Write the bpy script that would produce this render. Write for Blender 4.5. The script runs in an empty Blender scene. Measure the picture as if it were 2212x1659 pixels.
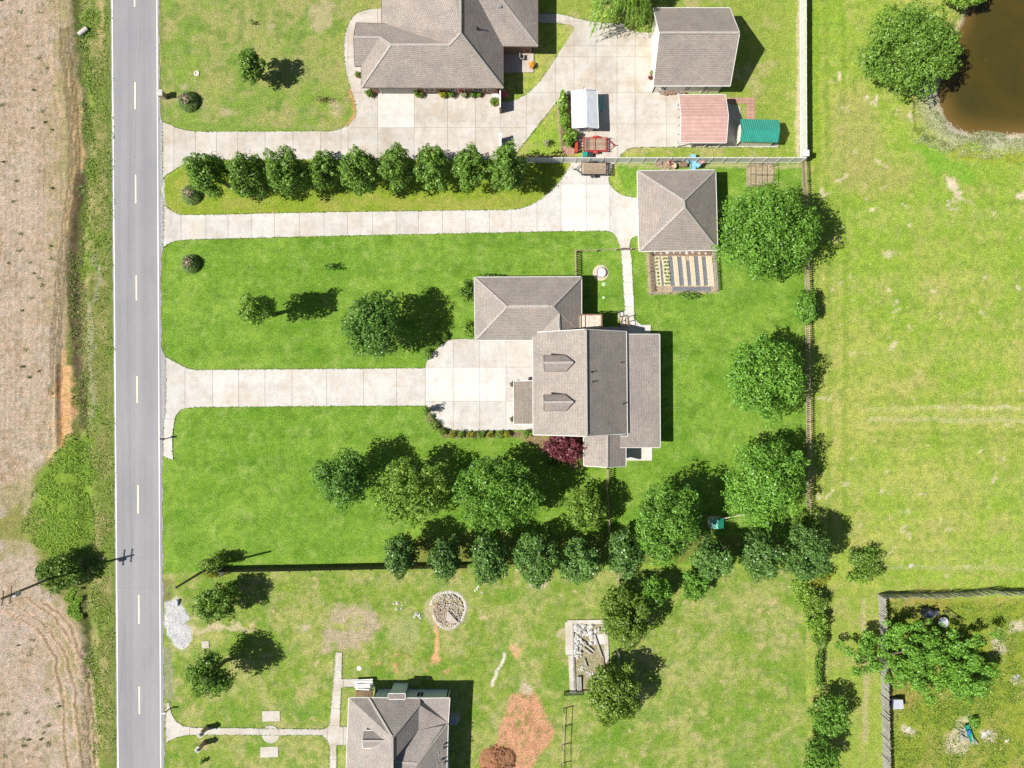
import bpy, bmesh, math, random
import numpy as np
from mathutils import Vector, Matrix, geometry
random.seed(7); RNG = np.random.default_rng(7)
SC = bpy.context.scene
COL = SC.collection
PI = math.pi
# ------------------------------------------------------------------ camera, sky, sun, exposure
HC, S = 85.0, 18.0                       # camera height in m, plan units per m
cam_d = bpy.data.cameras.new('camera'); cam = bpy.data.objects.new('camera', cam_d); COL.objects.link(cam)
cam.location = (0, 0, HC); cam.rotation_euler = (0, 0, 0)
cam_d.sensor_fit = 'HORIZONTAL'; cam_d.sensor_width = 36.0
cam_d.lens = 36.0 * HC / (2212.0 / S); cam_d.clip_end = 3000; cam_d.clip_start = 0.5
SC.camera = cam
SUN_EL = math.radians(51.4); SUN_AZ = math.radians(14.1)     # shadows fall to +x, a little +y
world = bpy.data.worlds.new('World'); SC.world = world; world.use_nodes = True
wn = world.node_tree.nodes; wl = world.node_tree.links; wn.clear()
sky = wn.new('ShaderNodeTexSky'); sky.sky_type = 'NISHITA'; sky.sun_disc = False
sky.sun_elevation = SUN_EL; sky.sun_rotation = math.atan2(-math.cos(SUN_AZ), -math.sin(SUN_AZ)) % (2 * PI)
bg = wn.new('ShaderNodeBackground'); bg.inputs[1].default_value = 0.05
wo = wn.new('ShaderNodeOutputWorld'); wl.new(sky.outputs[0], bg.inputs[0]); wl.new(bg.outputs[0], wo.inputs[0])
sd = bpy.data.lights.new('sun', 'SUN'); sd.energy = 5.0; sd.angle = math.radians(0.53); sd.color = (1.0, 0.95, 0.87)
sun = bpy.data.objects.new('sun', sd); COL.objects.link(sun)
dvec = Vector((math.cos(SUN_AZ) * math.cos(SUN_EL), math.sin(SUN_AZ) * math.cos(SUN_EL), -math.sin(SUN_EL)))
sun.rotation_euler = dvec.to_track_quat('-Z', 'Y').to_euler(); sun.location = (-60, -20, 90)
SC.view_settings.view_transform = 'Standard'; SC.view_settings.look = 'None'
SC.view_settings.gamma = 1.0; SC.view_settings.use_curve_mapping = False
SC.view_settings.exposure = 0.46
# ------------------------------------------------------------------ helpers
def P(u, v, h=0.0):
    k = 1 - h / HC
    return Vector(((u - 1106) / S * k, (829.5 - v) / S * k, h))

def tag(o, label=None, cat=None, group=None, kind=None):
    if label: o['label'] = label
    if cat: o['category'] = cat
    if group: o['group'] = group
    if kind: o['kind'] = kind
    return o

def thing(name, loc, label=None, cat=None, group=None, kind=None, rz=0.0):
    o = bpy.data.objects.new(name, None); COL.objects.link(o)
    o.location = loc; o.rotation_euler = (0, 0, rz); o.empty_display_size = 0.3
    return tag(o, label, cat, group, kind)

class Geo:
    def __init__(s): s.v = []; s.f = []
    def add(s, vs, fs):
        b = len(s.v); s.v += [Vector(p) for p in vs]; s.f += [tuple(i + b for i in f) for f in fs]; return s
    def box(s, c, d, rz=0.0, tilt=None):
        c = Vector(c); hx, hy, hz = d[0] / 2, d[1] / 2, d[2] / 2
        M = Matrix.Rotation(rz, 3, 'Z')
        if tilt: M = M @ Matrix.Rotation(tilt[0], 3, 'X') @ Matrix.Rotation(tilt[1], 3, 'Y')
        vs = [c + M @ Vector((x * hx, y * hy, z * hz)) for z in (-1, 1) for y in (-1, 1) for x in (-1, 1)]
        return s.add(vs, [(0, 2, 3, 1), (4, 5, 7, 6), (0, 1, 5, 4), (2, 6, 7, 3), (0, 4, 6, 2), (1, 3, 7, 5)])
    def beam(s, p, q, w, h, up=(0, 0, 1)):
        p, q = Vector(p), Vector(q); d = (q - p)
        if d.length < 1e-6: return s
        d.normalize(); upv = Vector(up)
        if abs(d.dot(upv)) > 0.95: upv = Vector((1, 0, 0))
        a = d.cross(upv).normalized() * (w / 2); b = a.cross(d).normalized() * (h / 2)
        vs = [p - a - b, p + a - b, p + a + b, p - a + b, q - a - b, q + a - b, q + a + b, q - a + b]
        return s.add(vs, [(0, 1, 2, 3), (7, 6, 5, 4), (0, 4, 5, 1), (1, 5, 6, 2), (2, 6, 7, 3), (3, 7, 4, 0)])
    def cyl(s, p, q, r1, r2=None, n=10, cap=True):
        p, q = Vector(p), Vector(q); r2 = r1 if r2 is None else r2
        d = (q - p).normalized(); upv = Vector((0, 0, 1)) if abs(d.z) < 0.9 else Vector((1, 0, 0))
        a = d.cross(upv).normalized(); b = d.cross(a).normalized()
        vs = []
        for (c, r) in ((p, r1), (q, r2)):
            for i in range(n):
                t = 2 * PI * i / n; vs.append(c + a * (math.cos(t) * r) + b * (math.sin(t) * r))
        fs = [(i, (i + 1) % n, n + (i + 1) % n, n + i) for i in range(n)]
        if cap: fs += [tuple(range(n))[::-1], tuple(range(n, 2 * n))]
        return s.add(vs, fs)
    def lathe(s, c, prof, n=16):
        c = Vector(c); vs = []
        for (r, z) in prof:
            for i in range(n):
                t = 2 * PI * i / n; vs.append(c + Vector((r * math.cos(t), r * math.sin(t), z)))
        fs = []
        for j in range(len(prof) - 1):
            for i in range(n):
                fs.append((j * n + i, j * n + (i + 1) % n, (j + 1) * n + (i + 1) % n, (j + 1) * n + i))
        fs += [tuple(range(n))[::-1], tuple(range((len(prof) - 1) * n, len(prof) * n))]
        return s.add(vs, fs)
    def prism(s, pts, z0, z1):
        n = len(pts); a = sum(pts[i][0] * pts[(i + 1) % n][1] - pts[(i + 1) % n][0] * pts[i][1] for i in range(n))
        if a < 0: pts = pts[::-1]
        vs = [(p[0], p[1], z0) for p in pts] + [(p[0], p[1], z1) for p in pts]
        return s.add(vs, [tuple(range(n))[::-1], tuple(range(n, 2 * n))] + [(i, (i + 1) % n, n + (i + 1) % n, n + i) for i in range(n)])
    def rock(s, c, r, flat=0.7, rz=None):
        c = Vector(c); rz = random.uniform(0, PI) if rz is None else rz
        M = Matrix.Rotation(rz, 3, 'Z')
        base = [(1, 0, 0), (.4, .9, 0), (-.6, .8, 0), (-1, -.1, 0), (-.4, -.9, 0), (.6, -.8, 0), (.5, .1, .8), (-.2, .5, .9), (-.3, -.4, .8)]
        vs = [c + M @ Vector((x * r * random.uniform(.75, 1.2), y * r * random.uniform(.7, 1.1), z * r * flat * random.uniform(.8, 1.2))) for x, y, z in base]
        return s.add(vs, [(0, 1, 6), (1, 7, 6), (1, 2, 7), (2, 3, 7), (3, 8, 7), (3, 4, 8), (4, 5, 8), (5, 6, 8), (5, 0, 6), (6, 7, 8), (0, 5, 4, 3, 2, 1)])
    def mesh(s, name, mat=None, off=None, smooth=False):
        me = bpy.data.meshes.new(name); off = Vector(off) if off is not None else Vector((0, 0, 0))
        me.from_pydata([tuple(p - off) for p in s.v], [], s.f)
        if mat: me.materials.append(mat)
        if smooth: me.polygons.foreach_set('use_smooth', [True] * len(me.polygons))
        me.update(); return me
    def obj(s, name, mat, parent=None, smooth=False, **kw):
        """vertices are given in world space; a parent is an unrotated Empty (or a part of one)"""
        off = Vector((0, 0, 0)); p = parent
        while p is not None: off += p.location; p = p.parent
        if parent is None and s.v:
            xs = [p.x for p in s.v]; ys = [p.y for p in s.v]; zs = [p.z for p in s.v]
            off = Vector(((min(xs) + max(xs)) / 2, (min(ys) + max(ys)) / 2, min(zs)))
            o = bpy.data.objects.new(name, s.mesh(name, mat, off, smooth)); o.location = off
        else:
            o = bpy.data.objects.new(name, s.mesh(name, mat, off, smooth)); o.parent = parent
        COL.objects.link(o); return tag(o, **kw) if kw else o

def inst(name, me, parent, loc, rot=(0, 0, 0), scale=None):
    o = bpy.data.objects.new(name, me); COL.objects.link(o); o.parent = parent
    o.location = loc; o.rotation_euler = rot
    if scale: o.scale = scale
    return o
# ------------------------------------------------------------------ materials
MATS = {}
def nmat(name):
    m = bpy.data.materials.new(name); m.use_nodes = True; nt = m.node_tree
    for n in list(nt.nodes): nt.nodes.remove(n)
    out = nt.nodes.new('ShaderNodeOutputMaterial'); b = nt.nodes.new('ShaderNodeBsdfPrincipled')
    nt.links.new(b.outputs[0], out.inputs[0]); MATS[name] = m
    return m, nt, b, out

def ramp(nt, fac, stops):
    r = nt.nodes.new('ShaderNodeValToRGB'); nt.links.new(fac, r.inputs[0])
    e = r.color_ramp.elements
    while len(e) < len(stops): e.new(0.5)
    for el, (p, c) in zip(e, stops):
        el.position = p; el.color = (*c, 1) if len(c) == 3 else c
    return r.outputs[0]

def noise(nt, vec, scale, detail=4, rough=0.6, dist=0.0, stretch=None):
    n = nt.nodes.new('ShaderNodeTexNoise'); n.inputs['Scale'].default_value = scale
    n.inputs['Detail'].default_value = detail; n.inputs['Roughness'].default_value = rough; n.inputs['Distortion'].default_value = dist
    if vec is not None:
        if stretch:
            mp = nt.nodes.new('ShaderNodeMapping'); mp.inputs['Scale'].default_value = stretch
            nt.links.new(vec, mp.inputs[0]); vec = mp.outputs[0]
        nt.links.new(vec, n.inputs['Vector'])
    return n.outputs['Fac']

def mix(nt, a, b, fac, mode='MIX'):
    m = nt.nodes.new('ShaderNodeMix'); m.data_type = 'RGBA'; m.blend_type = mode
    for sock, val in ((m.inputs[0], fac), (m.inputs[6], a), (m.inputs[7], b)):
        if isinstance(val, (int, float)): sock.default_value = val
        elif isinstance(val, tuple): sock.default_value = (*val, 1) if len(val) == 3 else val
        else: nt.links.new(val, sock)
    return m.outputs[2]

def maprange(nt, val, a, b, c, d):
    m = nt.nodes.new('ShaderNodeMapRange'); nt.links.new(val, m.inputs[0])
    for i, x in enumerate((a, b, c, d)): m.inputs[i + 1].default_value = x
    return m.outputs[0]

def bump(nt, b, h, strength=0.4, dist=0.03):
    n = nt.nodes.new('ShaderNodeBump'); n.inputs['Strength'].default_value = strength; n.inputs['Distance'].default_value = dist
    nt.links.new(h, n.inputs['Height']); nt.links.new(n.outputs[0], b.inputs['Normal'])

def gpos(nt):
    return nt.nodes.new('ShaderNodeNewGeometry').outputs['Position']

def objrand(nt):
    return nt.nodes.new('ShaderNodeObjectInfo').outputs['Random']

def simple(name, c, rough=0.7, var=0.18, scale=3.0, metal=0.0, bumps=0.0, rand=0.0, spec=0.5, c2=None):
    m, nt, b, _ = nmat(name); p = gpos(nt)
    n = noise(nt, p, scale, 5)
    lo = tuple(x * (1 - var) for x in c); hi = tuple(min(1, x * (1 + var)) for x in (c2 or c))
    col = ramp(nt, n, [(0.3, lo), (0.7, hi)])
    if rand:
        r = maprange(nt, objrand(nt), 0, 1, 1 - rand, 1 + rand)
        cr = nt.nodes.new('ShaderNodeCombineColor')
        for i in range(3): nt.links.new(r, cr.inputs[i])
        col = mix(nt, col, cr.outputs[0], 1.0, 'MULTIPLY')
    nt.links.new(col, b.inputs['Base Color']); b.inputs['Roughness'].default_value = rough; b.inputs['Metallic'].default_value = metal
    b.inputs['Specular IOR Level'].default_value = spec
    if bumps: bump(nt, b, noise(nt, p, scale * 8, 3), 0.5, bumps)
    return m

def ground_mat():
    m, nt, b, _ = nmat('ground_cover'); p = gpos(nt)
    at = nt.nodes.new('ShaderNodeAttribute'); at.attribute_name = 'cover'
    gr = nt.nodes.new('ShaderNodeAttribute'); gr.attribute_name = 'grassy'
    fine = noise(nt, p, 6.5, 6, 0.82); mid = noise(nt, p, 1.4, 6, 0.7); big = noise(nt, p, 0.16, 4, 0.6)
    f1 = ramp(nt, fine, [(0.34, (.36, .38, .36)), (0.5, (.90, .90, .90)), (0.66, (1.7, 1.62, 1.75))])
    c = mix(nt, at.outputs['Color'], f1, 1.0, 'MULTIPLY')
    f2 = ramp(nt, mid, [(0.35, (.78, .84, .8)), (0.65, (1.2, 1.14, 1.15))])
    c = mix(nt, c, f2, 1.0, 'MULTIPLY')
    # straw coloured blades and bare specks through the grass
    n3 = noise(nt, p, 1.7, 6, 0.75, 0.4)
    w = maprange(nt, n3, 0.54, 0.74, 0, 0.48)
    ma = nt.nodes.new('ShaderNodeMath'); ma.operation = 'MULTIPLY'; nt.links.new(w, ma.inputs[0]); nt.links.new(gr.outputs['Fac'], ma.inputs[1])
    c = mix(nt, c, (.36, .31, .12), ma.outputs[0])
    nt.links.new(c, b.inputs['Base Color']); b.inputs['Roughness'].default_value = 0.95; b.inputs['Specular IOR Level'].default_value = 0.15
    bump(nt, b, fine, 0.9, 0.10)
    return m

def concrete_mat(name, c, stain=(.42, .33, .24), amt=0.35, rand=0.06):
    m, nt, b, _ = nmat(name); p = gpos(nt)
    big = noise(nt, p, 0.35, 6, 0.7); fine = noise(nt, p, 5, 8, 0.75); streak = noise(nt, p, 0.8, 5, 0.7, 0.3, (1, .25, 1))
    col = mix(nt, c, tuple(x * .8 for x in c), maprange(nt, fine, .35, .7, 0, 1))
    col = mix(nt, col, stain, maprange(nt, big, .44, .68, 0, amt))
    col = mix(nt, col, tuple(x * .62 for x in c), maprange(nt, streak, .52, .72, 0, .5))
    blot = noise(nt, p, 1.1, 6, .75, .5); col = mix(nt, col, ramp(nt, blot, [(.36, (.90, .895, .88)), (.5, (1, 1, 1)), (.66, (1.04, 1.04, 1.05))]), 1, 'MULTIPLY')
    rust = noise(nt, p, .55, 6, .8, .8); col = mix(nt, col, tuple(x * y for x, y in zip(stain, (.8, .68, .55))), maprange(nt, rust, .62, .76, 0, amt * .5))
    tyre = noise(nt, p, .5, 4, .6, 0, (.05, 1.6, 1)); col = mix(nt, col, ramp(nt, tyre, [(.38, (.93, .93, .93)), (.58, (1.01, 1.01, 1.01))]), .8, 'MULTIPLY')
    vo = nt.nodes.new('ShaderNodeTexVoronoi'); vo.feature = 'DISTANCE_TO_EDGE'; vo.inputs['Scale'].default_value = .16; nt.links.new(p, vo.inputs['Vector']); col = mix(nt, col, (.2, .18, .15), maprange(nt, vo.outputs['Distance'], 0, .003, .12, 0))
    r = maprange(nt, objrand(nt), 0, 1, 1 - rand, 1 + rand); cr = nt.nodes.new('ShaderNodeCombineColor')
    for i in range(3): nt.links.new(r, cr.inputs[i])
    col = mix(nt, col, cr.outputs[0], 1.0, 'MULTIPLY')
    nt.links.new(col, b.inputs['Base Color']); b.inputs['Roughness'].default_value = .88; b.inputs['Specular IOR Level'].default_value = .3
    bump(nt, b, fine, .3, .01)
    return m

def asphalt_mat():
    m, nt, b, _ = nmat('asphalt'); p = gpos(nt)
    fine = noise(nt, p, 9, 8, .8); lanes = noise(nt, p, .9, 3, .5, 0, (1, .012, 1)); big = noise(nt, p, .25, 5, .7, 0, (1, .4, 1))
    col = ramp(nt, fine, [(.3, (.225, .225, .238)), (.7, (.305, .305, .315))])
    col = mix(nt, col, ramp(nt, lanes, [(.35, (.91, .91, .92)), (.65, (1.07, 1.07, 1.07))]), 1, 'MULTIPLY')
    col = mix(nt, col, ramp(nt, big, [(.35, (.92, .92, .93)), (.65, (1.06, 1.05, 1.04))]), 1, 'MULTIPLY')
    # thin cracks
    vo = nt.nodes.new('ShaderNodeTexVoronoi'); vo.feature = 'DISTANCE_TO_EDGE'; vo.inputs['Scale'].default_value = .11; nt.links.new(p, vo.inputs['Vector'])
    cr = maprange(nt, vo.outputs['Distance'], 0, .006, .35, 0); col = mix(nt, col, (.2, .2, .21), maprange(nt, vo.outputs['Distance'], 0, .003, .12, 0))
    nt.links.new(col, b.inputs['Base Color']); b.inputs['Roughness'].default_value = .9; b.inputs['Specular IOR Level'].default_value = .3
    bump(nt, b, fine, .4, .01)
    return m

def shingle_mat(name, c, warm=(1.06, 1, .96)):
    m, nt, b, _ = nmat(name)
    uv = nt.nodes.new('ShaderNodeUVMap'); uv.uv_map = 'UVMap'
    br = nt.nodes.new('ShaderNodeTexBrick'); nt.links.new(uv.outputs[0], br.inputs['Vector'])
    br.inputs['Scale'].default_value = 1.0; br.inputs['Brick Width'].default_value = .32; br.inputs['Row Height'].default_value = .20
    br.inputs['Mortar Size'].default_value = .030; br.inputs['Mortar Smooth'].default_value = .3; br.inputs['Bias'].default_value = -.1
    br.inputs['Color1'].default_value = (*[x * .90 for x in c], 1); br.inputs['Color2'].default_value = (*[min(1, x * 1.09) for x in c], 1)
    br.inputs['Mortar'].default_value = (*[x * .60 for x in c], 1)
    p = gpos(nt); fine = noise(nt, p, 7, 6, .8); big = noise(nt, p, .5, 5, .65); pink = noise(nt, p, .9, 3, .6)
    col = mix(nt, br.outputs['Color'], ramp(nt, fine, [(.3, (.72, .72, .72)), (.7, (1.3, 1.3, 1.3))]), 1, 'MULTIPLY')
    col = mix(nt, col, ramp(nt, big, [(.3, (.84, .85, .87)), (.7, (1.12, 1.1, 1.07))]), 1, 'MULTIPLY')
    col = mix(nt, col, ramp(nt, pink, [(.4, (1, 1, 1)), (.7, (1.05, .99, .97))]), 1, 'MULTIPLY')
    nt.links.new(col, b.inputs['Base Color']); b.inputs['Roughness'].default_value = .92; b.inputs['Specular IOR Level'].default_value = .25
    bump(nt, b, br.outputs['Fac'], -.5, .02)
    return m

def rib_mat(name, c, pitch, axis, rough=.45, metal=.2, stain=None):
    m, nt, b, _ = nmat(name); p = gpos(nt)
    n = noise(nt, p, 1.4, 5, .65)
    col = ramp(nt, n, [(.3, tuple(x * .86 for x in c)), (.7, tuple(min(1, x * 1.12) for x in c))])
    if stain:
        s2 = noise(nt, p, 1.1, 6, .8, .2, (1, 3, 1) if axis == 'Y' else (3, 1, 1))
        col = mix(nt, col, stain, maprange(nt, s2, .62, .74, 0, .7))
    nt.links.new(col, b.inputs['Base Color']); b.inputs['Roughness'].default_value = rough; b.inputs['Metallic'].default_value = metal
    return m

def leaf_mat(name, dark, light, gloss=.4, trans=.25):
    m, nt, b, out = nmat(name)
    at = nt.nodes.new('ShaderNodeAttribute'); at.attribute_name = 'tint'
    col = ramp(nt, at.outputs['Fac'], [(.0, dark), (.65, light), (1.0, tuple(min(1, x * 1.35 + .015) for x in light))])
    r = maprange(nt, objrand(nt), 0, 1, .88, 1.12); cr = nt.nodes.new('ShaderNodeCombineColor')
    for i in range(3): nt.links.new(r, cr.inputs[i])
    col = mix(nt, col, cr.outputs[0], 1.0, 'MULTIPLY')
    nt.links.new(col, b.inputs['Base Color']); b.inputs['Roughness'].default_value = gloss; b.inputs['Specular IOR Level'].default_value = .35
    tr = nt.nodes.new('ShaderNodeBsdfTranslucent'); nt.links.new(col, tr.inputs[0])
    mx = nt.nodes.new('ShaderNodeMixShader'); mx.inputs[0].default_value = trans
    nt.links.new(b.outputs[0], mx.inputs[1]); nt.links.new(tr.outputs[0], mx.inputs[2]); nt.links.new(mx.outputs[0], out.inputs[0])
    return m

def water_mat():
    m, nt, b, _ = nmat('pond_water'); p = gpos(nt)
    n = noise(nt, p, .18, 5, .6, .6); n2 = noise(nt, p, 1.6, 6, .75)
    at = nt.nodes.new('ShaderNodeAttribute'); at.attribute_name = 'shallow'
    col = ramp(nt, n, [(.3, (.040, .038, .010)), (.7, (.072, .050, .010))])
    col = mix(nt, col, (.170, .105, .030), maprange(nt, at.outputs['Fac'], 0, 1, 0, .9))
    col = mix(nt, col, (.20, .18, .06), maprange(nt, n2, .66, .76, 0, .5))
    nt.links.new(col, b.inputs['Base Color']); b.inputs['Roughness'].default_value = .18; b.inputs['IOR'].default_value = 1.33
    bump(nt, b, noise(nt, p, 2.5, 3), .08, .02)
    return m

M_ground = ground_mat()
M_conc = concrete_mat('driveway_concrete', (.585, .568, .54), amt=.5)
M_conc_old = concrete_mat('weathered_concrete', (.55, .522, .48), (.40, .32, .235), amt=.75)
M_conc_new = concrete_mat('clean_concrete', (.655, .64, .61), amt=.25)
M_paver = concrete_mat('red_paver', (.46, .27, .21), (.3, .2, .15), .3)
M_asph = asphalt_mat()
M_apron = simple('dark_asphalt_edge', (.30, .30, .31), .9, .3, 4)
M_white = simple('road_paint_white', (.82, .82, .80), .7, .12, 6)
M_yellow = simple('road_paint_yellow', (.85, .78, .48), .7, .15, 6)
M_sh_a = shingle_mat('shingle_house', (.335, .305, .278))
M_sh_b = shingle_mat('shingle_warm', (.335, .300, .272))
M_sh_c = shingle_mat('shingle_porch', (.270, .238, .205))
M_sh_d = shingle_mat('shingle_grey', (.340, .312, .290))
M_fascia_w = simple('white_trim', (.74, .74, .72), .5, .08, 2)
M_fascia_b = simple('bronze_trim', (.14, .10, .085), .5, .12, 2)
M_soffit = simple('soffit', (.55, .53, .5), .7, .1, 2)
M_cap = simple('ridge_shingle', (.375, .345, .315), .92, .22, 6, bumps=.01)
M_brick = simple('brick_wall', (.30, .17, .13), .85, .3, 7, bumps=.01)
M_cream = simple('cream_siding', (.72, .69, .60), .6, .06, 2)
M_siding = simple('sky_tinted_siding', (.50, .61, .80), .6, .06, 2)  # whitish siding with the blue of the sky light put into its colour
M_door = simple('garage_door_paint', (.42, .40, .37), .6, .08, 2)
M_glass = simple('window_glass', (.03, .04, .05), .08, .1, 2)
M_dark = simple('painted_hole_shade', (.03, .03, .03), .9, .2, 2)  # dark colour painted for the shade in the block hollows
M_redmetal = rib_mat('red_metal_roof', (.50, .315, .275), .25, 'X', .45, .1, (.24, .10, .085))
M_green = rib_mat('green_metal_roof', (.03, .30, .225), .2, 'Y', .35, .2)
M_redrib = rib_mat('red_roof_rib', (.62, .43, .38), .2, 'X', .45, .1); M_greenrib = rib_mat('green_roof_rib', (.10, .46, .37), .2, 'Y', .35, .2)
M_whitemetal = rib_mat('white_metal_roof', (.72, .75, .79), .3, 'X', .4, .1)
M_vinyl = simple('white_vinyl', (.60, .60, .59), .45, .05, 1.5)
M_picket = simple('weathered_picket', (.40, .33, .23), .85, .3, 5, rand=.2)
M_cedar = simple('brown_wood', (.22, .14, .09), .85, .3, 5, rand=.15)
M_greyboard = simple('grey_board', (.34, .33, .31), .9, .3, 4, rand=.1, bumps=.01)
M_darkboard = simple('dark_board', (.075, .062, .05), .85, .3, 5, rand=.2)
M_blackmetal = simple('black_metal', (.03, .03, .032), .5, .2, 4)
M_deck = simple('deck_board', (.60, .52, .43), .8, .2, 5, rand=.1)
M_redsteel = simple('red_steel', (.42, .045, .04), .5, .25, 4)
M_trailerwood = simple('trailer_plank', (.40, .31, .22), .85, .3, 5, rand=.15)
M_rubber = simple('tyre_rubber', (.025, .025, .025), .8, .2, 5)
M_steel = simple('galvanised_steel', (.45, .46, .47), .4, .15, 4, metal=.6)
M_bark = simple('bark', (.16, .12, .09), .95, .35, 6, bumps=.03)
M_pole = simple('pole_wood', (.20, .155, .12), .9, .3, 4, bumps=.01)
M_wire = simple('wire', (.12, .12, .12), .5, .1, 2)
M_stone = simple('pale_stone', (.46, .44, .41), .9, .3, 4, rand=.18, bumps=.02)
M_rubble = simple('broken_concrete', (.47, .46, .44), .9, .3, 3, rand=.15, bumps=.02)
M_brownstone = simple('brown_stone', (.40, .30, .22), .9, .35, 4, rand=.2)
M_brownstone2 = simple('dusty_stone', (.46, .41, .35), .9, .4, 4)
M_terra = simple('terracotta', (.42, .23, .15), .8, .25, 5, rand=.2)
M_blueplastic = simple('pale_blue_plastic', (.22, .47, .62), .45, .1, 2)
M_pinkplastic = simple('pink_plastic', (.58, .29, .28), .5, .1, 2)
M_greenplastic = simple('green_plastic', (.02, .28, .20), .4, .15, 2)
M_blue = simple('blue_plastic', (.04, .16, .42), .4, .1, 2)
M_tarp = simple('dark_tarp', (.05, .06, .09), .5, .3, 3)
M_mulch = simple('mulch', (.20, .13, .09), .95, .4, 8, bumps=.03)
M_straw = simple('straw', (.52, .45, .33), .95, .3, 7, bumps=.02)
M_fabric = simple('weed_cloth', (.14, .15, .17), .8, .35, 5, bumps=.01)
M_ac = simple('cool_grey_paint', (.42, .45, .5), .5, .1, 3)
M_pebble = simple('pebble', (.40, .38, .33), .9, .35, 3)
M_orange = simple('orange_petals', (.75, .30, .02), .7, .2, 6)
M_pink = simple('pink_petals', (.70, .10, .20), .7, .2, 6)
M_water = water_mat()
L_mid = leaf_mat('leaf_mid', (.068, .150, .018), (.200, .350, .050))
L_bright = leaf_mat('leaf_bright', (.066, .165, .019), (.200, .405, .050))
L_lime = leaf_mat('leaf_lime', (.095, .190, .018), (.260, .430, .060))
L_dark = leaf_mat('leaf_dark', (.052, .132, .020), (.155, .315, .050), .35)
L_blue = leaf_mat('leaf_bluegreen', (.052, .124, .026), (.160, .300, .066), .32)
L_olive = leaf_mat('leaf_olive', (.085, .155, .018), (.225, .355, .050))
L_red = leaf_mat('leaf_burgundy', (.100, .022, .030), (.240, .062, .078))
L_yellow = leaf_mat('leaf_yellowgreen', (.170, .200, .015), (.360, .370, .040))
L_grass = leaf_mat('blade_pale', (.22, .28, .10), (.50, .52, .30), .7, .35)
L_weed = leaf_mat('leaf_weed', (.130, .240, .030), (.330, .500, .080), .7, .35)
L_pampas = leaf_mat('leaf_pampas', (.12, .23, .05), (.34, .46, .15), .8, .3)
L_brown = leaf_mat('leaf_brown', (.070, .060, .020), (.17, .14, .06), .6, .1)
# ------------------------------------------------------------------ ground colours on a grid
def vnoise(X, Y, sc, seed, octaves=4):
    out = np.zeros_like(X); amp = 1.0; tot = 0
    for o in range(octaves):
        r = np.random.default_rng(seed * 31 + o); g = r.random((257, 257)); f = sc * 2 ** o
        x = X * f + 71.3 * (o + 1) + seed * 7.7; y = Y * f + 33.1 * (o + 1) + seed * 3.3
        xi = np.floor(x).astype(int); yi = np.floor(y).astype(int); fx = x - xi; fy = y - yi
        fx = fx * fx * (3 - 2 * fx); fy = fy * fy * (3 - 2 * fy)
        a = g[xi % 257, yi % 257]; b = g[(xi + 1) % 257, yi % 257]; c = g[xi % 257, (yi + 1) % 257]; d = g[(xi + 1) % 257, (yi + 1) % 257]
        out += amp * ((a * (1 - fx) + b * fx) * (1 - fy) + (c * (1 - fx) + d * fx) * fy); tot += amp; amp *= .55
    return out / tot

def inpoly(X, Y, poly):
    ins = np.zeros(X.shape, bool); n = len(poly)
    for i in range(n):
        x1, y1 = poly[i]; x2, y2 = poly[(i + 1) % n]
        if y1 == y2: continue
        c = ((y1 > Y) != (y2 > Y)) & (X < (x2 - x1) * (Y - y1) / (y2 - y1) + x1); ins ^= c
    return ins

def dpoly(X, Y, pl, closed=False):
    d = np.full(X.shape, 1e9); n = len(pl)
    for i in range(n if closed else n - 1):
        x1, y1 = pl[i]; x2, y2 = pl[(i + 1) % n]; dx, dy = x2 - x1, y2 - y1; L = dx * dx + dy * dy + 1e-9
        t = np.clip(((X - x1) * dx + (Y - y1) * dy) / L, 0, 1)
        d = np.minimum(d, np.hypot(X - x1 - t * dx, Y - y1 - t * dy))
    return d

def sstep(a, b, x):
    t = np.clip((x - a) / (b - a), 0, 1); return t * t * (3 - 2 * t)

POND = [(2090, 20), (2060, 90), (2030, 160), (2029, 205), (2041, 247), (2056, 268), (2075, 281), (2105, 289), (2150, 290), (2212, 287), (2300, 290), (2420, 240), (2450, 60), (2400, -120), (2200, -180), (2100, -100)]

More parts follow.
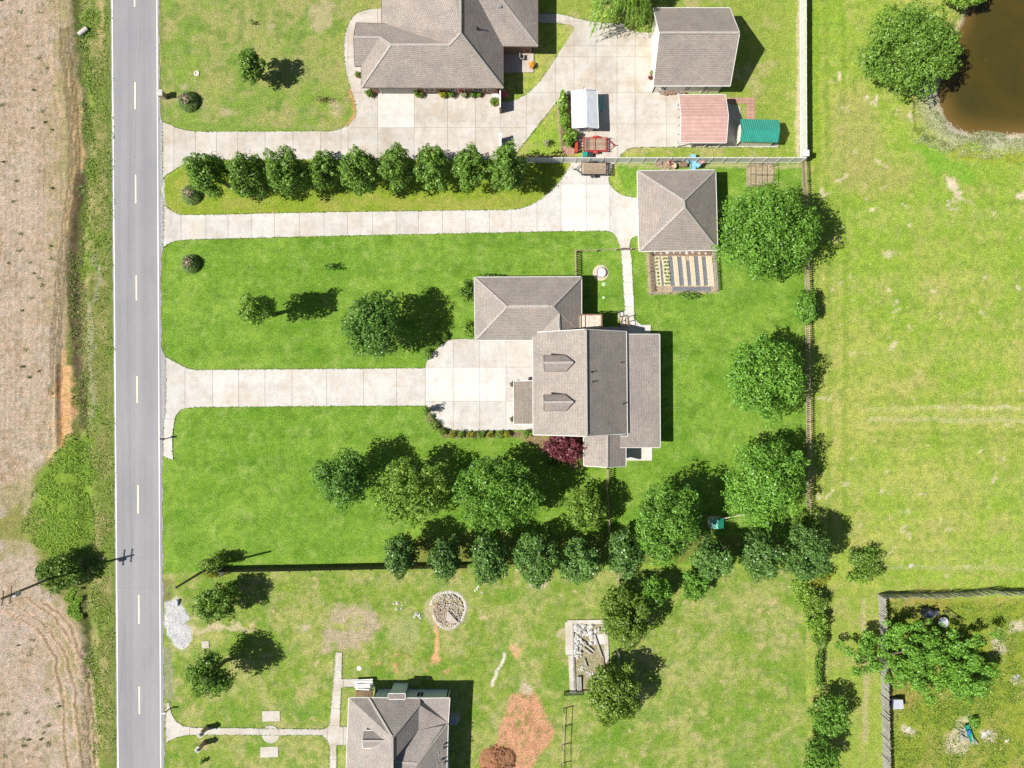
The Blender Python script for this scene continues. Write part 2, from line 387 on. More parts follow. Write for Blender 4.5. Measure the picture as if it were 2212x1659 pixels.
def build_ground():
    stp = .2
    fx = np.arange(-63.0, 63.01, stp); fy = np.arange(-48.0, 48.01, stp)
    out = np.array([3, 8, 16, 30, 60, 110, 200, 350, 600, 1000.])
    xs = np.concatenate([fx[0] - out[::-1], fx, fx[-1] + out]); ys = np.concatenate([fy[0] - out[::-1], fy, fy[-1] + out])
    X, Y = np.meshgrid(xs, ys, indexing='xy')
    U = X * S + 1106; V = 829.5 - Y * S
    w1 = vnoise(X, Y, .5, 1); w2 = vnoise(X, Y, .5, 2); wf1 = vnoise(X, Y, 1.6, 3, 2); wf2 = vnoise(X, Y, 1.6, 4, 2)
    Uw = U + (w1 - .5) * 46 + (wf1 - .5) * 16; Vw = V + (w2 - .5) * 46 + (wf2 - .5) * 16
    Us = U + (w1 - .5) * 12 + (wf1 - .5) * 6; Vs = V + (w2 - .5) * 12 + (wf2 - .5) * 6
    n1 = vnoise(X, Y, .12, 5); n2 = vnoise(X, Y, .35, 6); n3 = vnoise(X, Y, .9, 7); n4 = vnoise(X, Y, 2.4, 8, 2)
    C = np.zeros(X.shape + (3,)); G = np.ones(X.shape)
    def lay(mask, col, g=None):
        nonlocal C, G
        m = np.clip(mask, 0, 1)
        C[:] = C * (1 - m[..., None]) + np.array(col) * m[..., None]
        if g is not None: G[:] = G * (1 - m) + g * m
    def poly(pl, col, a=1.0, soft=6, warp='w', g=None, mod=None):
        UU, VV = (Uw, Vw) if warp == 'w' else ((Us, Vs) if warp == 's' else (U, V))
        ins = inpoly(UU, VV, pl); d = dpoly(UU, VV, pl, True); sd_ = np.where(ins, d, -d)
        m = sstep(-soft, soft, sd_) * a
        if mod is not None: m = m * mod
        lay(m, col, g); return m
    def stroke(pl, col, w, a=1.0, warp='s', g=None, mod=None):
        UU, VV = (Uw, Vw) if warp == 'w' else ((Us, Vs) if warp == 's' else (U, V))
        m = (1 - sstep(w * .4, w, dpoly(UU, VV, pl))) * a
        if mod is not None: m = m * mod
        lay(m, col, g); return m
    def blob(u, v, r, col, a=1.0, g=None, rv=None):
        rv = rv or r
        d = np.hypot((Uw - u) / r, (Vw - v) / rv); lay((1 - sstep(.5, 1.1, d)) * a, col, g)
    # open meadow on the right and everywhere else
    fieldA, fieldB = np.array([.255, .375, .045]), np.array([.365, .400, .090])
    t = sstep(.35, .65, n1 * .6 + n2 * .4)[..., None]; C[:] = fieldA * (1 - t) + fieldB * t
    lay(sstep(.55, .72, n3) * .35, (.17, .28, .035)); G[:] = .55
    lay(sstep(.60, .75, n2) * .35, (.42, .36, .15))
    lay(sstep(.52, .68, vnoise(X, Y, 1.2, 36, 3)) * .35, (.40, .38, .14)); lay(sstep(.55, .68, vnoise(X, Y, 1.5, 37, 3)) * .4, (.15, .25, .03))
    # lawns
    lush = [(352, 512), (1375, 497), (1330, 350), (1735, 350), (1742, 700), (1746, 1215), (1000, 1228), (352, 1238)]
    poly(lush, (.142, .275, .028), 1, 4, 'n', .08)
    inl = inpoly(U, V, lush)
    lay(inl * sstep(.40, .68, n2) * .55, (.235, .365, .05)); lay(inl * sstep(.56, .72, n1) * .45, (.095, .225, .012))
    lay(inl * sstep(.58, .74, n3) * .5, (.27, .37, .09)); lay(inl * sstep(.52, .66, vnoise(X, Y, 1.3, 31, 3)) * .45, (.085, .185, .016)); lay(inl * sstep(.55, .7, vnoise(X, Y, 1.9, 32, 2)) * .3, (.22, .33, .07)); lay(inl * sstep(.60, .75, vnoise(X, Y, .6, 21)) * .45, (.085, .20, .012))
    stripe = .5 + .5 * np.sin((V + (w1 - .5) * 14) / 9.5); lay(inl * stripe * .16, (.27, .42, .06))
    poly([(352, 390), (420, 350), (1110, 350), (1230, 352), (1200, 400), (1140, 448), (400, 466), (352, 440)], (.215, .30, .028), 1, 3, 'n', .5)
    poly([(352, 385), (430, 380), (500, 430), (1150, 425), (1130, 452), (390, 466), (352, 440)], (.34, .33, .08), .6, 8, 'w', mod=sstep(.35, .6, n2))
    poly([(345, -300), (830, -300), (830, 30), (745, 140), (770, 230), (740, 283), (420, 285), (350, 262)], (.190, .285, .050), 1, 4, 'n', .7)
    tl = inpoly(U, V, [(345, -300), (830, -300), (830, 30), (770, 230), (740, 283), (350, 262)])
    lay(tl * sstep(.42, .62, n2) * .65, (.34, .32, .12)); lay(tl * sstep(.52, .66, vnoise(X, Y, 1.2, 33, 3)) * .4, (.36, .32, .16)); lay(tl * sstep(.58, .70, n3) * .5, (.10, .20, .03)); lay(tl * sstep(.55, .7, vnoise(X, Y, .3, 22)) * .4, (.24, .33, .05))
    for bu, bv, br in ((700, 25, 30), (690, 60, 18), (720, 240, 16), (400, 180, 12), (480, 250, 20), (580, 55, 18)): blob(bu, bv, br, (.44, .37, .22), .7, .3)
    poly([(1160, -300), (1727, -300), (1740, 340), (1330, 340), (1475, 320), (1380, 72), (1200, 30)], (.245, .315, .055), 1, 4, 'n', .8)
    tr = inpoly(U, V, [(1200, -300), (1727, -300), (1740, 340), (1330, 345), (1240, 200)]); lay(tr * sstep(.5, .68, n2) * .6, (.42, .36, .18)); lay(tr * sstep(.58, .7, n3) * .5, (.16, .29, .03))
    stroke([(1727, -50), (1728, 345)], (.52, .42, .30), 9, .8, 's', .2); stroke([(1250, 357), (1725, 357)], (.45, .40, .22), 7, .6, 's', .5)
    poly([(356, 1238), (700, 1232), (1000, 1226), (1740, 1225), (1745, 1800), (356, 1800)], (.215, .300, .048), 1, 3, 'n', .85)
    bl = inpoly(U, V, [(356, 1238), (1740, 1226), (1745, 1800), (356, 1800)])
    lay(bl * sstep(.42, .64, n2) * .65, (.37, .37, .13)); lay(bl * sstep(.52, .66, vnoise(X, Y, 1.2, 34, 3)) * .4, (.38, .345, .17)); lay(bl * sstep(.55, .68, vnoise(X, Y, 1.6, 35, 3)) * .4, (.10, .19, .02)); lay(bl * sstep(.56, .70, n3) * .55, (.12, .25, .02)); lay(bl * sstep(.58, .72, vnoise(X, Y, .28, 23)) * .55, (.11, .25, .02))
    fld = ((U > 1745) & (V < 1285) & (V > 330)) * 1.0
    lay(fld * (.5 + .5 * np.sin((V + (w1 - .5) * 20) / 7.5)) * .16, (.17, .27, .03)); lay(fld * sstep(.3, 1, np.sin((V + (w1 - .5) * 16) / 23.)) * .14, (.42, .43, .14))
    # right-hand field marks
    for uu in (1762, 1785, 1820): stroke([(uu, -50), (uu + 6, 800), (uu + 4, 1200)], (.155, .27, .02), 9, .45, 's')
    stroke([(1755, -50), (1758, 340)], (.20, .33, .02), 26, .6, 's')
    for vv, a in ((862, .35), (905, .5), (935, .4), (958, .3), (1190, .3), (1225, .35)):
        stroke([(1880, vv), (2300, vv + 4)], (.46, .44, .22) if vv in (885, 905, 1225) else (.17, .27, .03), 7, a, 's')
    stroke([(1870, 884), (2010, 881), (2300, 884)], (.44, .44, .16), 7, .5, 'n'); stroke([(1990, 878), (2212, 882)], (.56, .54, .34), 5, .6, 's', mod=sstep(.45, .6, n4))
    stroke([(2010, 900), (2040, 990), (2070, 1060), (2085, 1100)], (.17, .28, .02), 7, .5, 's')
    poly([(1975, 312), (2020, 320), (2110, 370), (2100, 392), (2020, 372), (1980, 340)], (.17, .36, .03), .75, 10, 'w', .2)
    blob(1850, 300, 70, (.36, .33, .12), .6, .8, 130); blob(1900, 390, 90, (.33, .32, .10), .5, .8, 50)
    for k in range(150):
        bu = random.uniform(1760, 2210); bv = random.uniform(100, 1250)
        blob(bu, bv, random.uniform(2, 7), (.60, .52, .36), random.uniform(.3, .8))
    for k in range(140):
        bu = random.uniform(370, 1735); bv = random.uniform(1245, 1655)
        blob(bu, bv, random.uniform(3, 9), (.50, .40, .22), random.uniform(.3, .8))
    for bu, bv, br in ((2060, 400, 16), (2075, 415, 14), (2048, 440, 9), (2060, 455, 7), (1887, 455, 8), (1815, 158, 7), (1870, 210, 9), (1890, 220, 8), (1968, 255, 7), (2200, 415, 14)): blob(bu, bv, br, (.62, .53, .38), .9, .2)
    poly([(1745, 1250), (1905, 1280), (1915, 1800), (1745, 1800)], (.25, .33, .055), 1, 8, 'w', .7)
    lay(inpoly(U, V, [(1740, 1250), (1900, 1280), (1915, 1800), (1745, 1800)]) * sstep(.5, .7, n3) * .5, (.37, .34, .13))
    stroke([(1864, 1300), (1868, 1420), (1870, 1600)], (.42, .36, .20), 8, .7, 's')
    poly([(1910, 1293), (2400, 1293), (2400, 1900), (1915, 1900)], (.235, .29, .035), 1, 5, 'n', 1.0)
    br_ = inpoly(U, V, [(1910, 1293), (2400, 1293), (2400, 1900), (1915, 1900)]); lay(br_ * sstep(.45, .65, n2) * .6, (.36, .31, .10)); lay(br_ * sstep(.55, .7, n3) * .6, (.13, .22, .02))
    blob(2010, 1310, 60, (.34, .20, .09), .35); blob(1960, 1500, 40, (.36, .24, .09), .5)
    for bu, bv, br in ((2070, 1600, 34), (2090, 1570, 20), (2140, 1590, 16), (2195, 1463, 14), (2160, 1400, 18), (1961, 1575, 12), (2190, 1350, 16)): blob(bu, bv, br, (.58, .50, .38), .8, .2)
    blob(968, 1316, 52, (.46, .40, .24), .9, .2, 54)
    # bottom lawn: sandy patch, clay, gravel, trench
    poly([(700, 1340), (735, 1312), (800, 1318), (830, 1350), (790, 1385), (760, 1400), (700, 1410), (690, 1370)], (.43, .34, .25), .8, 10, 'w', .5, mod=sstep(.25, .5, n3))
    poly([(835, 1340), (905, 1330), (900, 1410), (850, 1410)], (.36, .36, .16), .6, 12, 'w')
    clay = [(1102, 1497), (1148, 1492), (1170, 1520), (1182, 1550), (1200, 1580), (1185, 1610), (1160, 1640), (1140, 1680), (1034, 1680), (1045, 1635), (1075, 1608), (1085, 1560)]
    poly(clay, (.52, .285, .165), 1, 5, 's', .0); lay(inpoly(Us, Vs, clay) * sstep(.52, .66, n3) * .7, (.40, .22, .12)); lay(inpoly(Us, Vs, clay) * sstep(.62, .7, n4) * .7, (.20, .22, .05))
    poly([(1030, 1680), (1045, 1630), (1075, 1612), (1105, 1625), (1118, 1680)], (.40, .17, .08), .9, 6, 's', 0)
    stroke([(946, 1352), (947, 1395), (944, 1410)], (.60, .36, .18), 6, .95, 's', 0); blob(943, 1418, 15, (.62, .34, .19), .9, 0)
    blob(1116, 1405, 13, (.62, .36, .21), .9, 0); stroke([(1090, 1415), (1078, 1440), (1060, 1478)], (.66, .60, .50), 5, .9, 's', 0); stroke([(1124, 1380), (1108, 1405)], (.5, .42, .24), 4, .6, 's')
    for bu, bv in ((855, 1421), (880, 1421), (813, 1443), (853, 1446), (926, 1445), (962, 1446)): blob(bu, bv, 7, (.56, .30, .15), .8, 0)
    for bu, bv, br in ((650, 1362, 14), (1165, 1263, 16), (1160, 1258, 12), (1126, 1480, 12), (1215, 1365, 10)): blob(bu, bv, br, (.50, .42, .30), .8, .2)
    poly([(355, 1300), (383, 1292), (395, 1310), (412, 1335), (398, 1345), (417, 1360), (410, 1385), (395, 1403), (380, 1395), (362, 1370), (357, 1340)], (.58, .575, .565), 1, 3, 's', 0)
    poly([(350, 1255), (372, 1268), (375, 1290), (354, 1295)], (.16, .13, .07), .6, 6, 'w'); poly([(354, 1400), (372, 1400), (375, 1510), (356, 1510)], (.26, .28, .17), .8, 5, 's')
    stroke([(420, 1350), (470, 1360), (530, 1355)], (.52, .44, .28), 9, .8, 'w')
    # orange soil rim beside the top drive and brown verge along the house
    stroke([(754, 200), (768, 240), (757, 268), (742, 279)], (.50, .27, .12), 6, .9, 's', 0)
    # burgundy maple bed, shrubs bed, garage side grass
    poly([(1125, 935), (1180, 940), (1262, 1010), (1240, 1015), (1170, 975), (1120, 945)], (.30, .19, .12), .8, 4, 's', 0)
    poly([(915, 878), (935, 893), (965, 930), (1125, 932), (1125, 944), (960, 946), (922, 910)], (.22, .15, .10), .9, 2, 'n', 0)
    stroke([(1208, 205), (1213, 318)], (.42, .32, .22), 6, .7, 's', 0); poly([(1207, 205), (1240, 205), (1245, 318), (1213, 318)], (.16, .12, .07), .9, 3, 'n', 0)
    stroke([(1120, 341), (1240, 341)], (.30, .20, .11), 9, .8, 's', 0)
    poly([(1395, 548), (1545, 546), (1552, 632), (1402, 636)], (.42, .33, .24), 1, 2, 'n', 0)
    poly([(1612, 352), (1672, 352), (1675, 400), (1612, 402)], (.40, .32, .22), .95, 3, 's', .4)
    for sp in ((1740, 700, 900), (1742, 930, 1060)): stroke([(sp[0], sp[1]), (sp[0] + 3, sp[2])], (.26, .20, .10), 9, .3, 'w')
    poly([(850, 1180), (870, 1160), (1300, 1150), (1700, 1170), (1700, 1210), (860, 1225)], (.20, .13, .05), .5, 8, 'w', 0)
    # left: rough field, ditch, verge
    poly([(-9000, -9000), (240, -9000), (240, -300), (243, 0), (249, 800), (254, 1659), (258, 3000), (258, 9000), (-9000, 9000)], (.185, .205, .055), 1, 2, 'n', 1.0)
    verge = (U > 150) & (U < 258)
    lay(verge * sstep(.45, .62, n3) * .6, (.33, .30, .13)); lay(verge * sstep(.55, .68, n2) * .6, (.13, .22, .025))
    stroke([(230, -100), (240, 600), (247, 1200), (250, 1700)], (.14, .20, .04), 10, .8, 's'); stroke([(214, -50), (218, 90)], (.52, .38, .20), 9, .7, 'w'); stroke([(205, 560), (200, 900)], (.37, .35, .26), 9, .5, 'w')
    dirt1 = [(-9000, -9000), (140, -9000), (152, 0), (160, 130), (170, 200), (180, 300), (178, 380), (155, 480), (145, 600), (140, 760), (135, 880), (128, 960), (95, 985), (90, 1010), (40, 1085), (0, 1120), (-9000, 1120)]
    dc = (.400, .312, .222)
    poly(dirt1, dc, 1, 10, 's', .25)
    poly([(-9000, 1165), (0, 1165), (70, 1165), (82, 1200), (80, 1260), (125, 1290), (165, 1330), (190, 1420), (200, 1560), (200, 9000), (-9000, 9000)], dc, 1, 8, 's', .25)
    dd = inpoly(Us, Vs, dirt1) | inpoly(Us, Vs, [(-9000, 1165), (70, 1165), (82, 1260), (165, 1330), (190, 1420), (200, 9000), (-9000, 9000)])
    lay(dd * sstep(.45, .66, n2) * .7, (.385, .325, .275)); lay(dd * sstep(.52, .68, n3) * .6, (.30, .215, .125)); lay(dd * sstep(.58, .72, n1) * .5, (.46, .385, .32))
    lay(dd * sstep(.60, .72, n4) * .6, (.20, .15, .085)); lay(dd * sstep(.55, .7, vnoise(X, Y, 3.2, 38, 2)) * .5, (.52, .44, .37)); lay(dd * sstep(.5, .7, vnoise(X, Y, .2, 39, 4)) * .5, (.47, .38, .33)); lay(dd * sstep(70, 135, Us) * sstep(.38, .6, n3) * .75, (.30, .26, .12))
    lay(inpoly(Uw, Vw, dirt1) * sstep(95, 150, U) * .6, (.33, .27, .14))
    stroke([(150, 170), (160, 210), (165, 260), (170, 340), (158, 420), (145, 500)], (.60, .43, .22), 14, .8, 's', .2); stroke([(95, 60), (110, 120), (130, 250)], (.56, .42, .28), 6, .5, 's')
    stroke([(140, 20), (140, 300), (142, 380)], (.27, .27, .10), 12, .5, 'w')
    for off in (0, 7, 14): stroke([(126 + off, 560), (122 + off, 700), (118 + off, 760)], (.40, .33, .24), 2.5, .7, 's')
    stroke([(162, 0), (170, 100), (180, 200), (183, 320), (180, 400), (172, 520), (160, 640), (170, 760), (180, 900)], (.085, .105, .030), 10, .75, 's', .3)
    stroke([(170, 380), (160, 470), (152, 560), (158, 700), (172, 820), (180, 920)], (.085, .068, .035), 13, .9, 's', .2); stroke([(160, 540), (168, 700), (178, 850)], (.16, .13, .07), 22, .6, 'w', .2)  # first stroke paints the ditch's shadow as a dark brown band
    stroke([(182, 0), (186, 90), (190, 250), (192, 420), (180, 620)], (.15, .24, .03), 9, .5, 'w', .4, mod=sstep(.4, .6, n2))
    bank = [(132, 758), (154, 775), (158, 840), (157, 965), (146, 985), (124, 950), (120, 880), (126, 800)]
    poly(bank, (.60, .365, .175), 1, 4, 'w', 0); lay(inpoly(Uw, Vw, bank) * sstep(.5, .62, n4) * .5, (.40, .22, .09)); stroke([(134, 800), (128, 860), (130, 930), (138, 965)], (.34, .16, .06), 4, .8, 's', 0); stroke([(150, 790), (150, 950)], (.74, .52, .28), 4, .6, 's', 0)
    blob(110, 985, 24, (.58, .43, .26), .8, .2)
    weeds = [(155, 935), (190, 950), (205, 1060), (205, 1140), (180, 1195), (130, 1205), (75, 1190), (40, 1140), (70, 1080), (100, 1010)]
    poly(weeds, (.17, .29, .03), .9, 12, 'w', .6); poly([(0, 1050), (90, 1010), (80, 1190), (0, 1200)], (.25, .24, .08), .6, 14, 'w', .8); stroke([(170, 1290), (185, 1360), (190, 1450)], (.07, .08, .03), 12, .7, 'w')
    stroke([(155, 1275), (165, 1330)], (.15, .26, .02), 16, .8, 'w')
    tracks = [[(20, 1300), (90, 1345), (135, 1400), (160, 1480), (178, 1659), (180, 1750)], [(60, 1290), (120, 1335), (165, 1400), (185, 1480), (192, 1659), (193, 1750)], [(10, 1320), (80, 1360), (118, 1420), (135, 1520), (145, 1659), (146, 1750)], [(90, 1295), (150, 1350), (180, 1430), (195, 1540), (203, 1700)]]
    for tr_ in tracks:
        for off in (-6, 0, 6): stroke([(a + off, b) for a, b in tr_], (.20, .14, .08) if off == 0 else (.52, .39, .27), 3, .85, 's', .2)
    stroke([(62, -20), (64, 1100)], (.50, .40, .30), 20, .35, 'w')
    for k in range(26): stroke([(4 + k * 6, -50), (6 + k * 6, 540), (3 + k * 5.6, 960)], (.30, .225, .15) if k % 2 else (.49, .385, .28), 2.2, .35, 's', None, dd * 1.0)
    for off in (0, 6, 13, 19): stroke([(128 + off, 60), (138 + off, 170), (150 + off, 300), (146 + off, 420), (128 + off, 540), (112 + off, 700), (108 + off, 850)], (.155, .115, .065), 3.2, .75, 's')
    # driveway edges and road shoulder
    stroke([(346, -50), (349, 250)], (.16, .18, .06), 5, .7, 's'); stroke([(349, 540), (352, 760)], (.12, .19, .03), 5, .6, 's')
    stroke([(351, 387), (350, 410), (354, 443)], (.55, .55, .56), 5, .9, 'n', 0)
    # pond banks
    pd = dpoly(Us, Vs, POND, True); inp = inpoly(Us, Vs, POND); sp_ = np.where(inp, -pd, pd)
    lay((1 - sstep(10, 62, sp_)) * (V > 150) * .85 * sstep(.30, .5, n2), (.46, .44, .33), .6); lay((1 - sstep(0, 12, sp_)) * .9, (.46, .40, .26), .1)
    stroke([(1975, 225), (1985, 285), (2020, 305), (2060, 330), (2212, 345)], (.10, .13, .03), 7, .75, 'w'); stroke([(2070, 335), (2230, 342)], (.30, .34, .03), 16, .6, 'w')
    lay(sstep(2, -8, sp_), (.16, .08, .03), 0)
    # relief
    Z = (vnoise(X, Y, .12, 9) - .5) * .10 * 0
    Z = Z - .38 * (1 - sstep(0, 26, dpoly(U, V, [(165, -400), (172, 100), (184, 300), (180, 420), (168, 640), (172, 900), (190, 1200), (195, 1400), (205, 2100)])))
    Z = np.where(inp, Z - .35 - 1.2 * sstep(0, 40, pd), Z - .30 * (1 - sstep(0, 30, sp_)))
    Z += .35 * (1 - sstep(0, 8, dpoly(U, V, [(124, 790), (122, 880), (124, 960)])))
    near = (U < 236) | (((U > 1760) | (V > 1240)) & (sp_ > 0)); Z += near * (n4 - .5) * .07
    nx, ny = len(xs), len(ys)
    co = np.stack([X, Y, Z], -1).reshape(-1, 3).astype(np.float32)
    ii = np.arange(nx * ny).reshape(ny, nx)
    q = np.stack([ii[:-1, :-1], ii[:-1, 1:], ii[1:, 1:], ii[1:, :-1]], -1).reshape(-1, 4)
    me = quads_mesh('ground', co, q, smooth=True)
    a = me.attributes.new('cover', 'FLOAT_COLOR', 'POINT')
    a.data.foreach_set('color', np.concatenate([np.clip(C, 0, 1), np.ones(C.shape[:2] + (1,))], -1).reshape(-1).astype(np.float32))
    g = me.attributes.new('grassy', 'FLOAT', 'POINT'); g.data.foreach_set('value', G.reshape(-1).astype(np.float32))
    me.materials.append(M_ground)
    o = bpy.data.objects.new('ground', me); COL.objects.link(o); tag(o, kind='structure')

def quads_mesh(name, co, q, smooth=False):
    me = bpy.data.meshes.new(name); n = len(q)
    me.vertices.add(len(co)); me.vertices.foreach_set('co', np.ascontiguousarray(co, np.float32).reshape(-1))
    me.loops.add(n * 4); me.loops.foreach_set('vertex_index', np.ascontiguousarray(q, np.int32).reshape(-1))
    me.polygons.add(n); me.polygons.foreach_set('loop_start', np.arange(0, n * 4, 4, dtype=np.int32)); me.polygons.foreach_set('loop_total', np.full(n, 4, np.int32))
    if smooth: me.polygons.foreach_set('use_smooth', np.ones(n, bool))
    me.update(calc_edges=True); return me

build_ground()
# pond water
def build_water():
    pts = [P(u, v) for u, v in POND]; cx = sum(p.x for p in pts) / len(pts); cy = sum(p.y for p in pts) / len(pts)
    n = len(pts); dense = []
    for i in range(n):
        a, b = pts[i], pts[(i + 1) % n]
        for k in range(6): dense.append(a.lerp(b, k / 6))
    rings = [1.035, 1.0, .97, .94, .90, .85, .78, .7, .4, .0]; vs = []; sh = []
    for r in rings:
        for p in dense:
            vs.append((cx + (p.x - cx) * r, cy + (p.y - cy) * r, -.42)); sh.append(max(0, (r - .62) / .40) ** 1.6 if r > .62 else 0)
    m = len(dense); fs = [(j * m + i, (j + 1) * m + i, (j + 1) * m + (i + 1) % m, j * m + (i + 1) % m) for j in range(len(rings) - 1) for i in range(m)]
    fs = [f[::-1] for f in fs]
    me = bpy.data.meshes.new('pond_water'); me.from_pydata(vs, [], fs); me.materials.append(M_water)
    a = me.attributes.new('shallow', 'FLOAT', 'POINT'); a.data.foreach_set('value', np.clip(np.array(sh, np.float32), 0, 1))
    bm = bmesh.new(); bm.from_mesh(me); bmesh.ops.recalc_face_normals(bm, faces=bm.faces)
    if sum(f.normal.z for f in bm.faces) < 0: bmesh.ops.reverse_faces(bm, faces=bm.faces)
    bm.to_mesh(me); bm.free()
    o = bpy.data.objects.new('pond_water', me); COL.objects.link(o); tag(o, kind='structure')
build_water()
# ------------------------------------------------------------------ road
def lerp(a, b, t): return a + (b - a) * t
def road_u(v, which):
    t = v / 1659
    return {'L': lerp(240.5, 253.5, t), 'R': lerp(342.5, 354.5, t), 'lL': lerp(242.5, 255.5, t), 'lR': lerp(339, 347.5, t), 'c': 291 + 11 * t - 1.5 * math.sin(t * PI * 2) * .3}[which]
def strip(fa, fb, v0, v1, z, n=30):
    g = Geo(); vs = []
    for i in range(n + 1):
        v = lerp(v0, v1, i / n)
        for f in (fa, fb): p = P(f(v), v); vs.append((p.x, p.y, z))
    return g.add(vs, [(2 * i, 2 * i + 2, 2 * i + 3, 2 * i + 1) for i in range(n)])
RZ = .035
road = strip(lambda v: road_u(v, 'L'), lambda v: road_u(v, 'R'), -4000, 5600, RZ, 96).obj('road', M_asph, kind='structure')
strip(lambda v: road_u(v, 'L') - 1.2 - .5 * math.sin(v * .13), lambda v: road_u(v, 'R') + 1.2 + 1.0 * math.sin(v * .09) + .8 * math.sin(v * .31), -900, 2600, RZ - .008, 600).obj('road_shoulder', M_apron, kind='structure')
strip(lambda v: road_u(v, 'lL') - .9, lambda v: road_u(v, 'lL') + .9, -900, 2600, RZ + .004, 60).obj('edge_line', M_white, road)
strip(lambda v: road_u(v, 'lR') - .9, lambda v: road_u(v, 'lR') + .9, -900, 2600, RZ + .004, 60).obj('edge_line', M_white, road)
for v0, v1 in ((-230, -175), (-15, 15), (178, 236), (378, 439), (595, 649), (813, 870), (1048, 1109), (1285, 1347), (1483, 1542), (1700, 1758)):
    strip(lambda v: road_u(v, 'c') - 1.3, lambda v: road_u(v, 'c') + 1.3, v0, v1, RZ + .004, 3).obj('centre_dash', M_yellow, road)
# dark patched wedges of asphalt where the drives meet the road
def wedge(pts):
    g = Geo(); g.prism([(P(u, v).x, P(u, v).y) for u, v in pts], .0, .030); return g
wedge([(345, 225), (348, 258), (353, 262), (354, 385), (349, 400), (345, 420)]).obj('road_apron', M_apron, kind='structure')
wedge([(346, 425), (350, 415), (355, 445), (353, 535), (347, 560)]).obj('road_apron', M_apron, kind='structure')
wedge([(346, 735), (350, 755), (358, 772), (358, 903), (353, 910), (352, 985), (348, 990)]).obj('road_apron', M_apron, kind='structure')
# ------------------------------------------------------------------ concrete, slab by slab
def clip_half(poly, a, b, c):           # keep a*x+b*y<=c
    out = []; n = len(poly)
    for i in range(n):
        p, q = poly[i], poly[(i + 1) % n]; dp = a * p[0] + b * p[1] - c; dq = a * q[0] + b * q[1] - c
        if dp <= 0: out.append(p)
        if dp * dq < 0:
            t = dp / (dp - dq); out.append((p[0] + (q[0] - p[0]) * t, p[1] + (q[1] - p[1]) * t))
    return out
def smooth_pl(pts):
    out = []; n = len(pts)
    for i in range(n):
        a, b, c = pts[i - 1], pts[i], pts[(i + 1) % n]
        v1 = Vector((b[0] - a[0], b[1] - a[1])); v2 = Vector((c[0] - b[0], c[1] - b[1]))
        if v1.length < 1e-3 or v2.length < 1e-3: continue
        ang = v1.angle(v2)
        if math.radians(4) < ang < math.radians(52):
            k1 = min(.25, 12 / v1.length); k2 = min(.25, 12 / v2.length)
            out += [(b[0] + (a[0] - b[0]) * k1, b[1] + (a[1] - b[1]) * k1), (b[0] + (c[0] - b[0]) * k2, b[1] + (c[1] - b[1]) * k2)]
        else: out.append(b)
    return out
M_joint = simple('joint_filler', (.24, .225, .19), .95, .3, 5)
def paving(name, outline, regions, mat, thick=.045, smooth=True, part='slab', gap=.6, newer=()):
    pl = outline
    if smooth: pl = smooth_pl(smooth_pl(pl))
    c0 = P(sum(p[0] for p in pl) / len(pl), sum(p[1] for p in pl) / len(pl))
    root = thing(name, (c0.x, c0.y, 0), kind='structure')
    vec = [Vector((p[0], p[1], 0)) for p in pl]; tris = geometry.tessellate_polygon([vec])
    T = [[(pl[i][0], pl[i][1]) for i in t] for t in tris]
    g = Geo()
    for t in T: g.add([P(u, v) + Vector((0, 0, thick - .028)) for u, v in t], [(0, 1, 2)])
    o = g.obj('joint_bed', M_joint, root); fix_up(o)
    for (ub, vb) in regions:
        for i in range(len(ub) - 1):
            for j in range(len(vb) - 1):
                u0, u1, v0, v1 = ub[i], ub[i + 1], vb[j], vb[j + 1]
                g0 = gap / 2; g = Geo(); area = 0
                for t in T:
                    q = clip_half(t, 1, 0, u1 - g0); q = clip_half(q, -1, 0, -(u0 + g0)) if q else q
                    q = clip_half(q, 0, 1, v1 - g0) if q else q; q = clip_half(q, 0, -1, -(v0 + g0)) if q else q
                    if len(q) >= 3:
                        a = abs(sum(q[k][0] * q[(k + 1) % len(q)][1] - q[(k + 1) % len(q)][0] * q[k][1] for k in range(len(q)))) / 2
                        if a < .5: continue
                        area += a; g.add([P(u, v) + Vector((0, 0, thick)) for u, v in q], [tuple(range(len(q)))])
                if area < 8: continue
                mm = M_conc_new if any(a0 < (u0 + u1) / 2 < a1 and b0 < (v0 + v1) / 2 < b1 for a0, a1, b0, b1 in newer) else mat
                o = g.obj(part, mm, root); fix_up(o, thick)
    return root
def fix_up(o, down=0):
    me = o.data; bm = bmesh.new(); bm.from_mesh(me)
    bmesh.ops.remove_doubles(bm, verts=bm.verts, dist=.002)
    for f in bm.faces: f.normal_update()
    bmesh.ops.reverse_faces(bm, faces=[f for f in bm.faces if f.normal.z < 0])
    if down:
        r = bmesh.ops.extrude_face_region(bm, geom=[e for e in bm.edges if e.is_boundary] and list(bm.faces))
        # the extruded copy is moved down and flipped so that the slab has edges
        vs = [x for x in r['geom'] if isinstance(x, bmesh.types.BMVert)]
        bmesh.ops.translate(bm, verts=vs, vec=(0, 0, -down)); bmesh.ops.recalc_face_normals(bm, faces=bm.faces)
    bm.to_mesh(me); bm.free()
INF = 9999
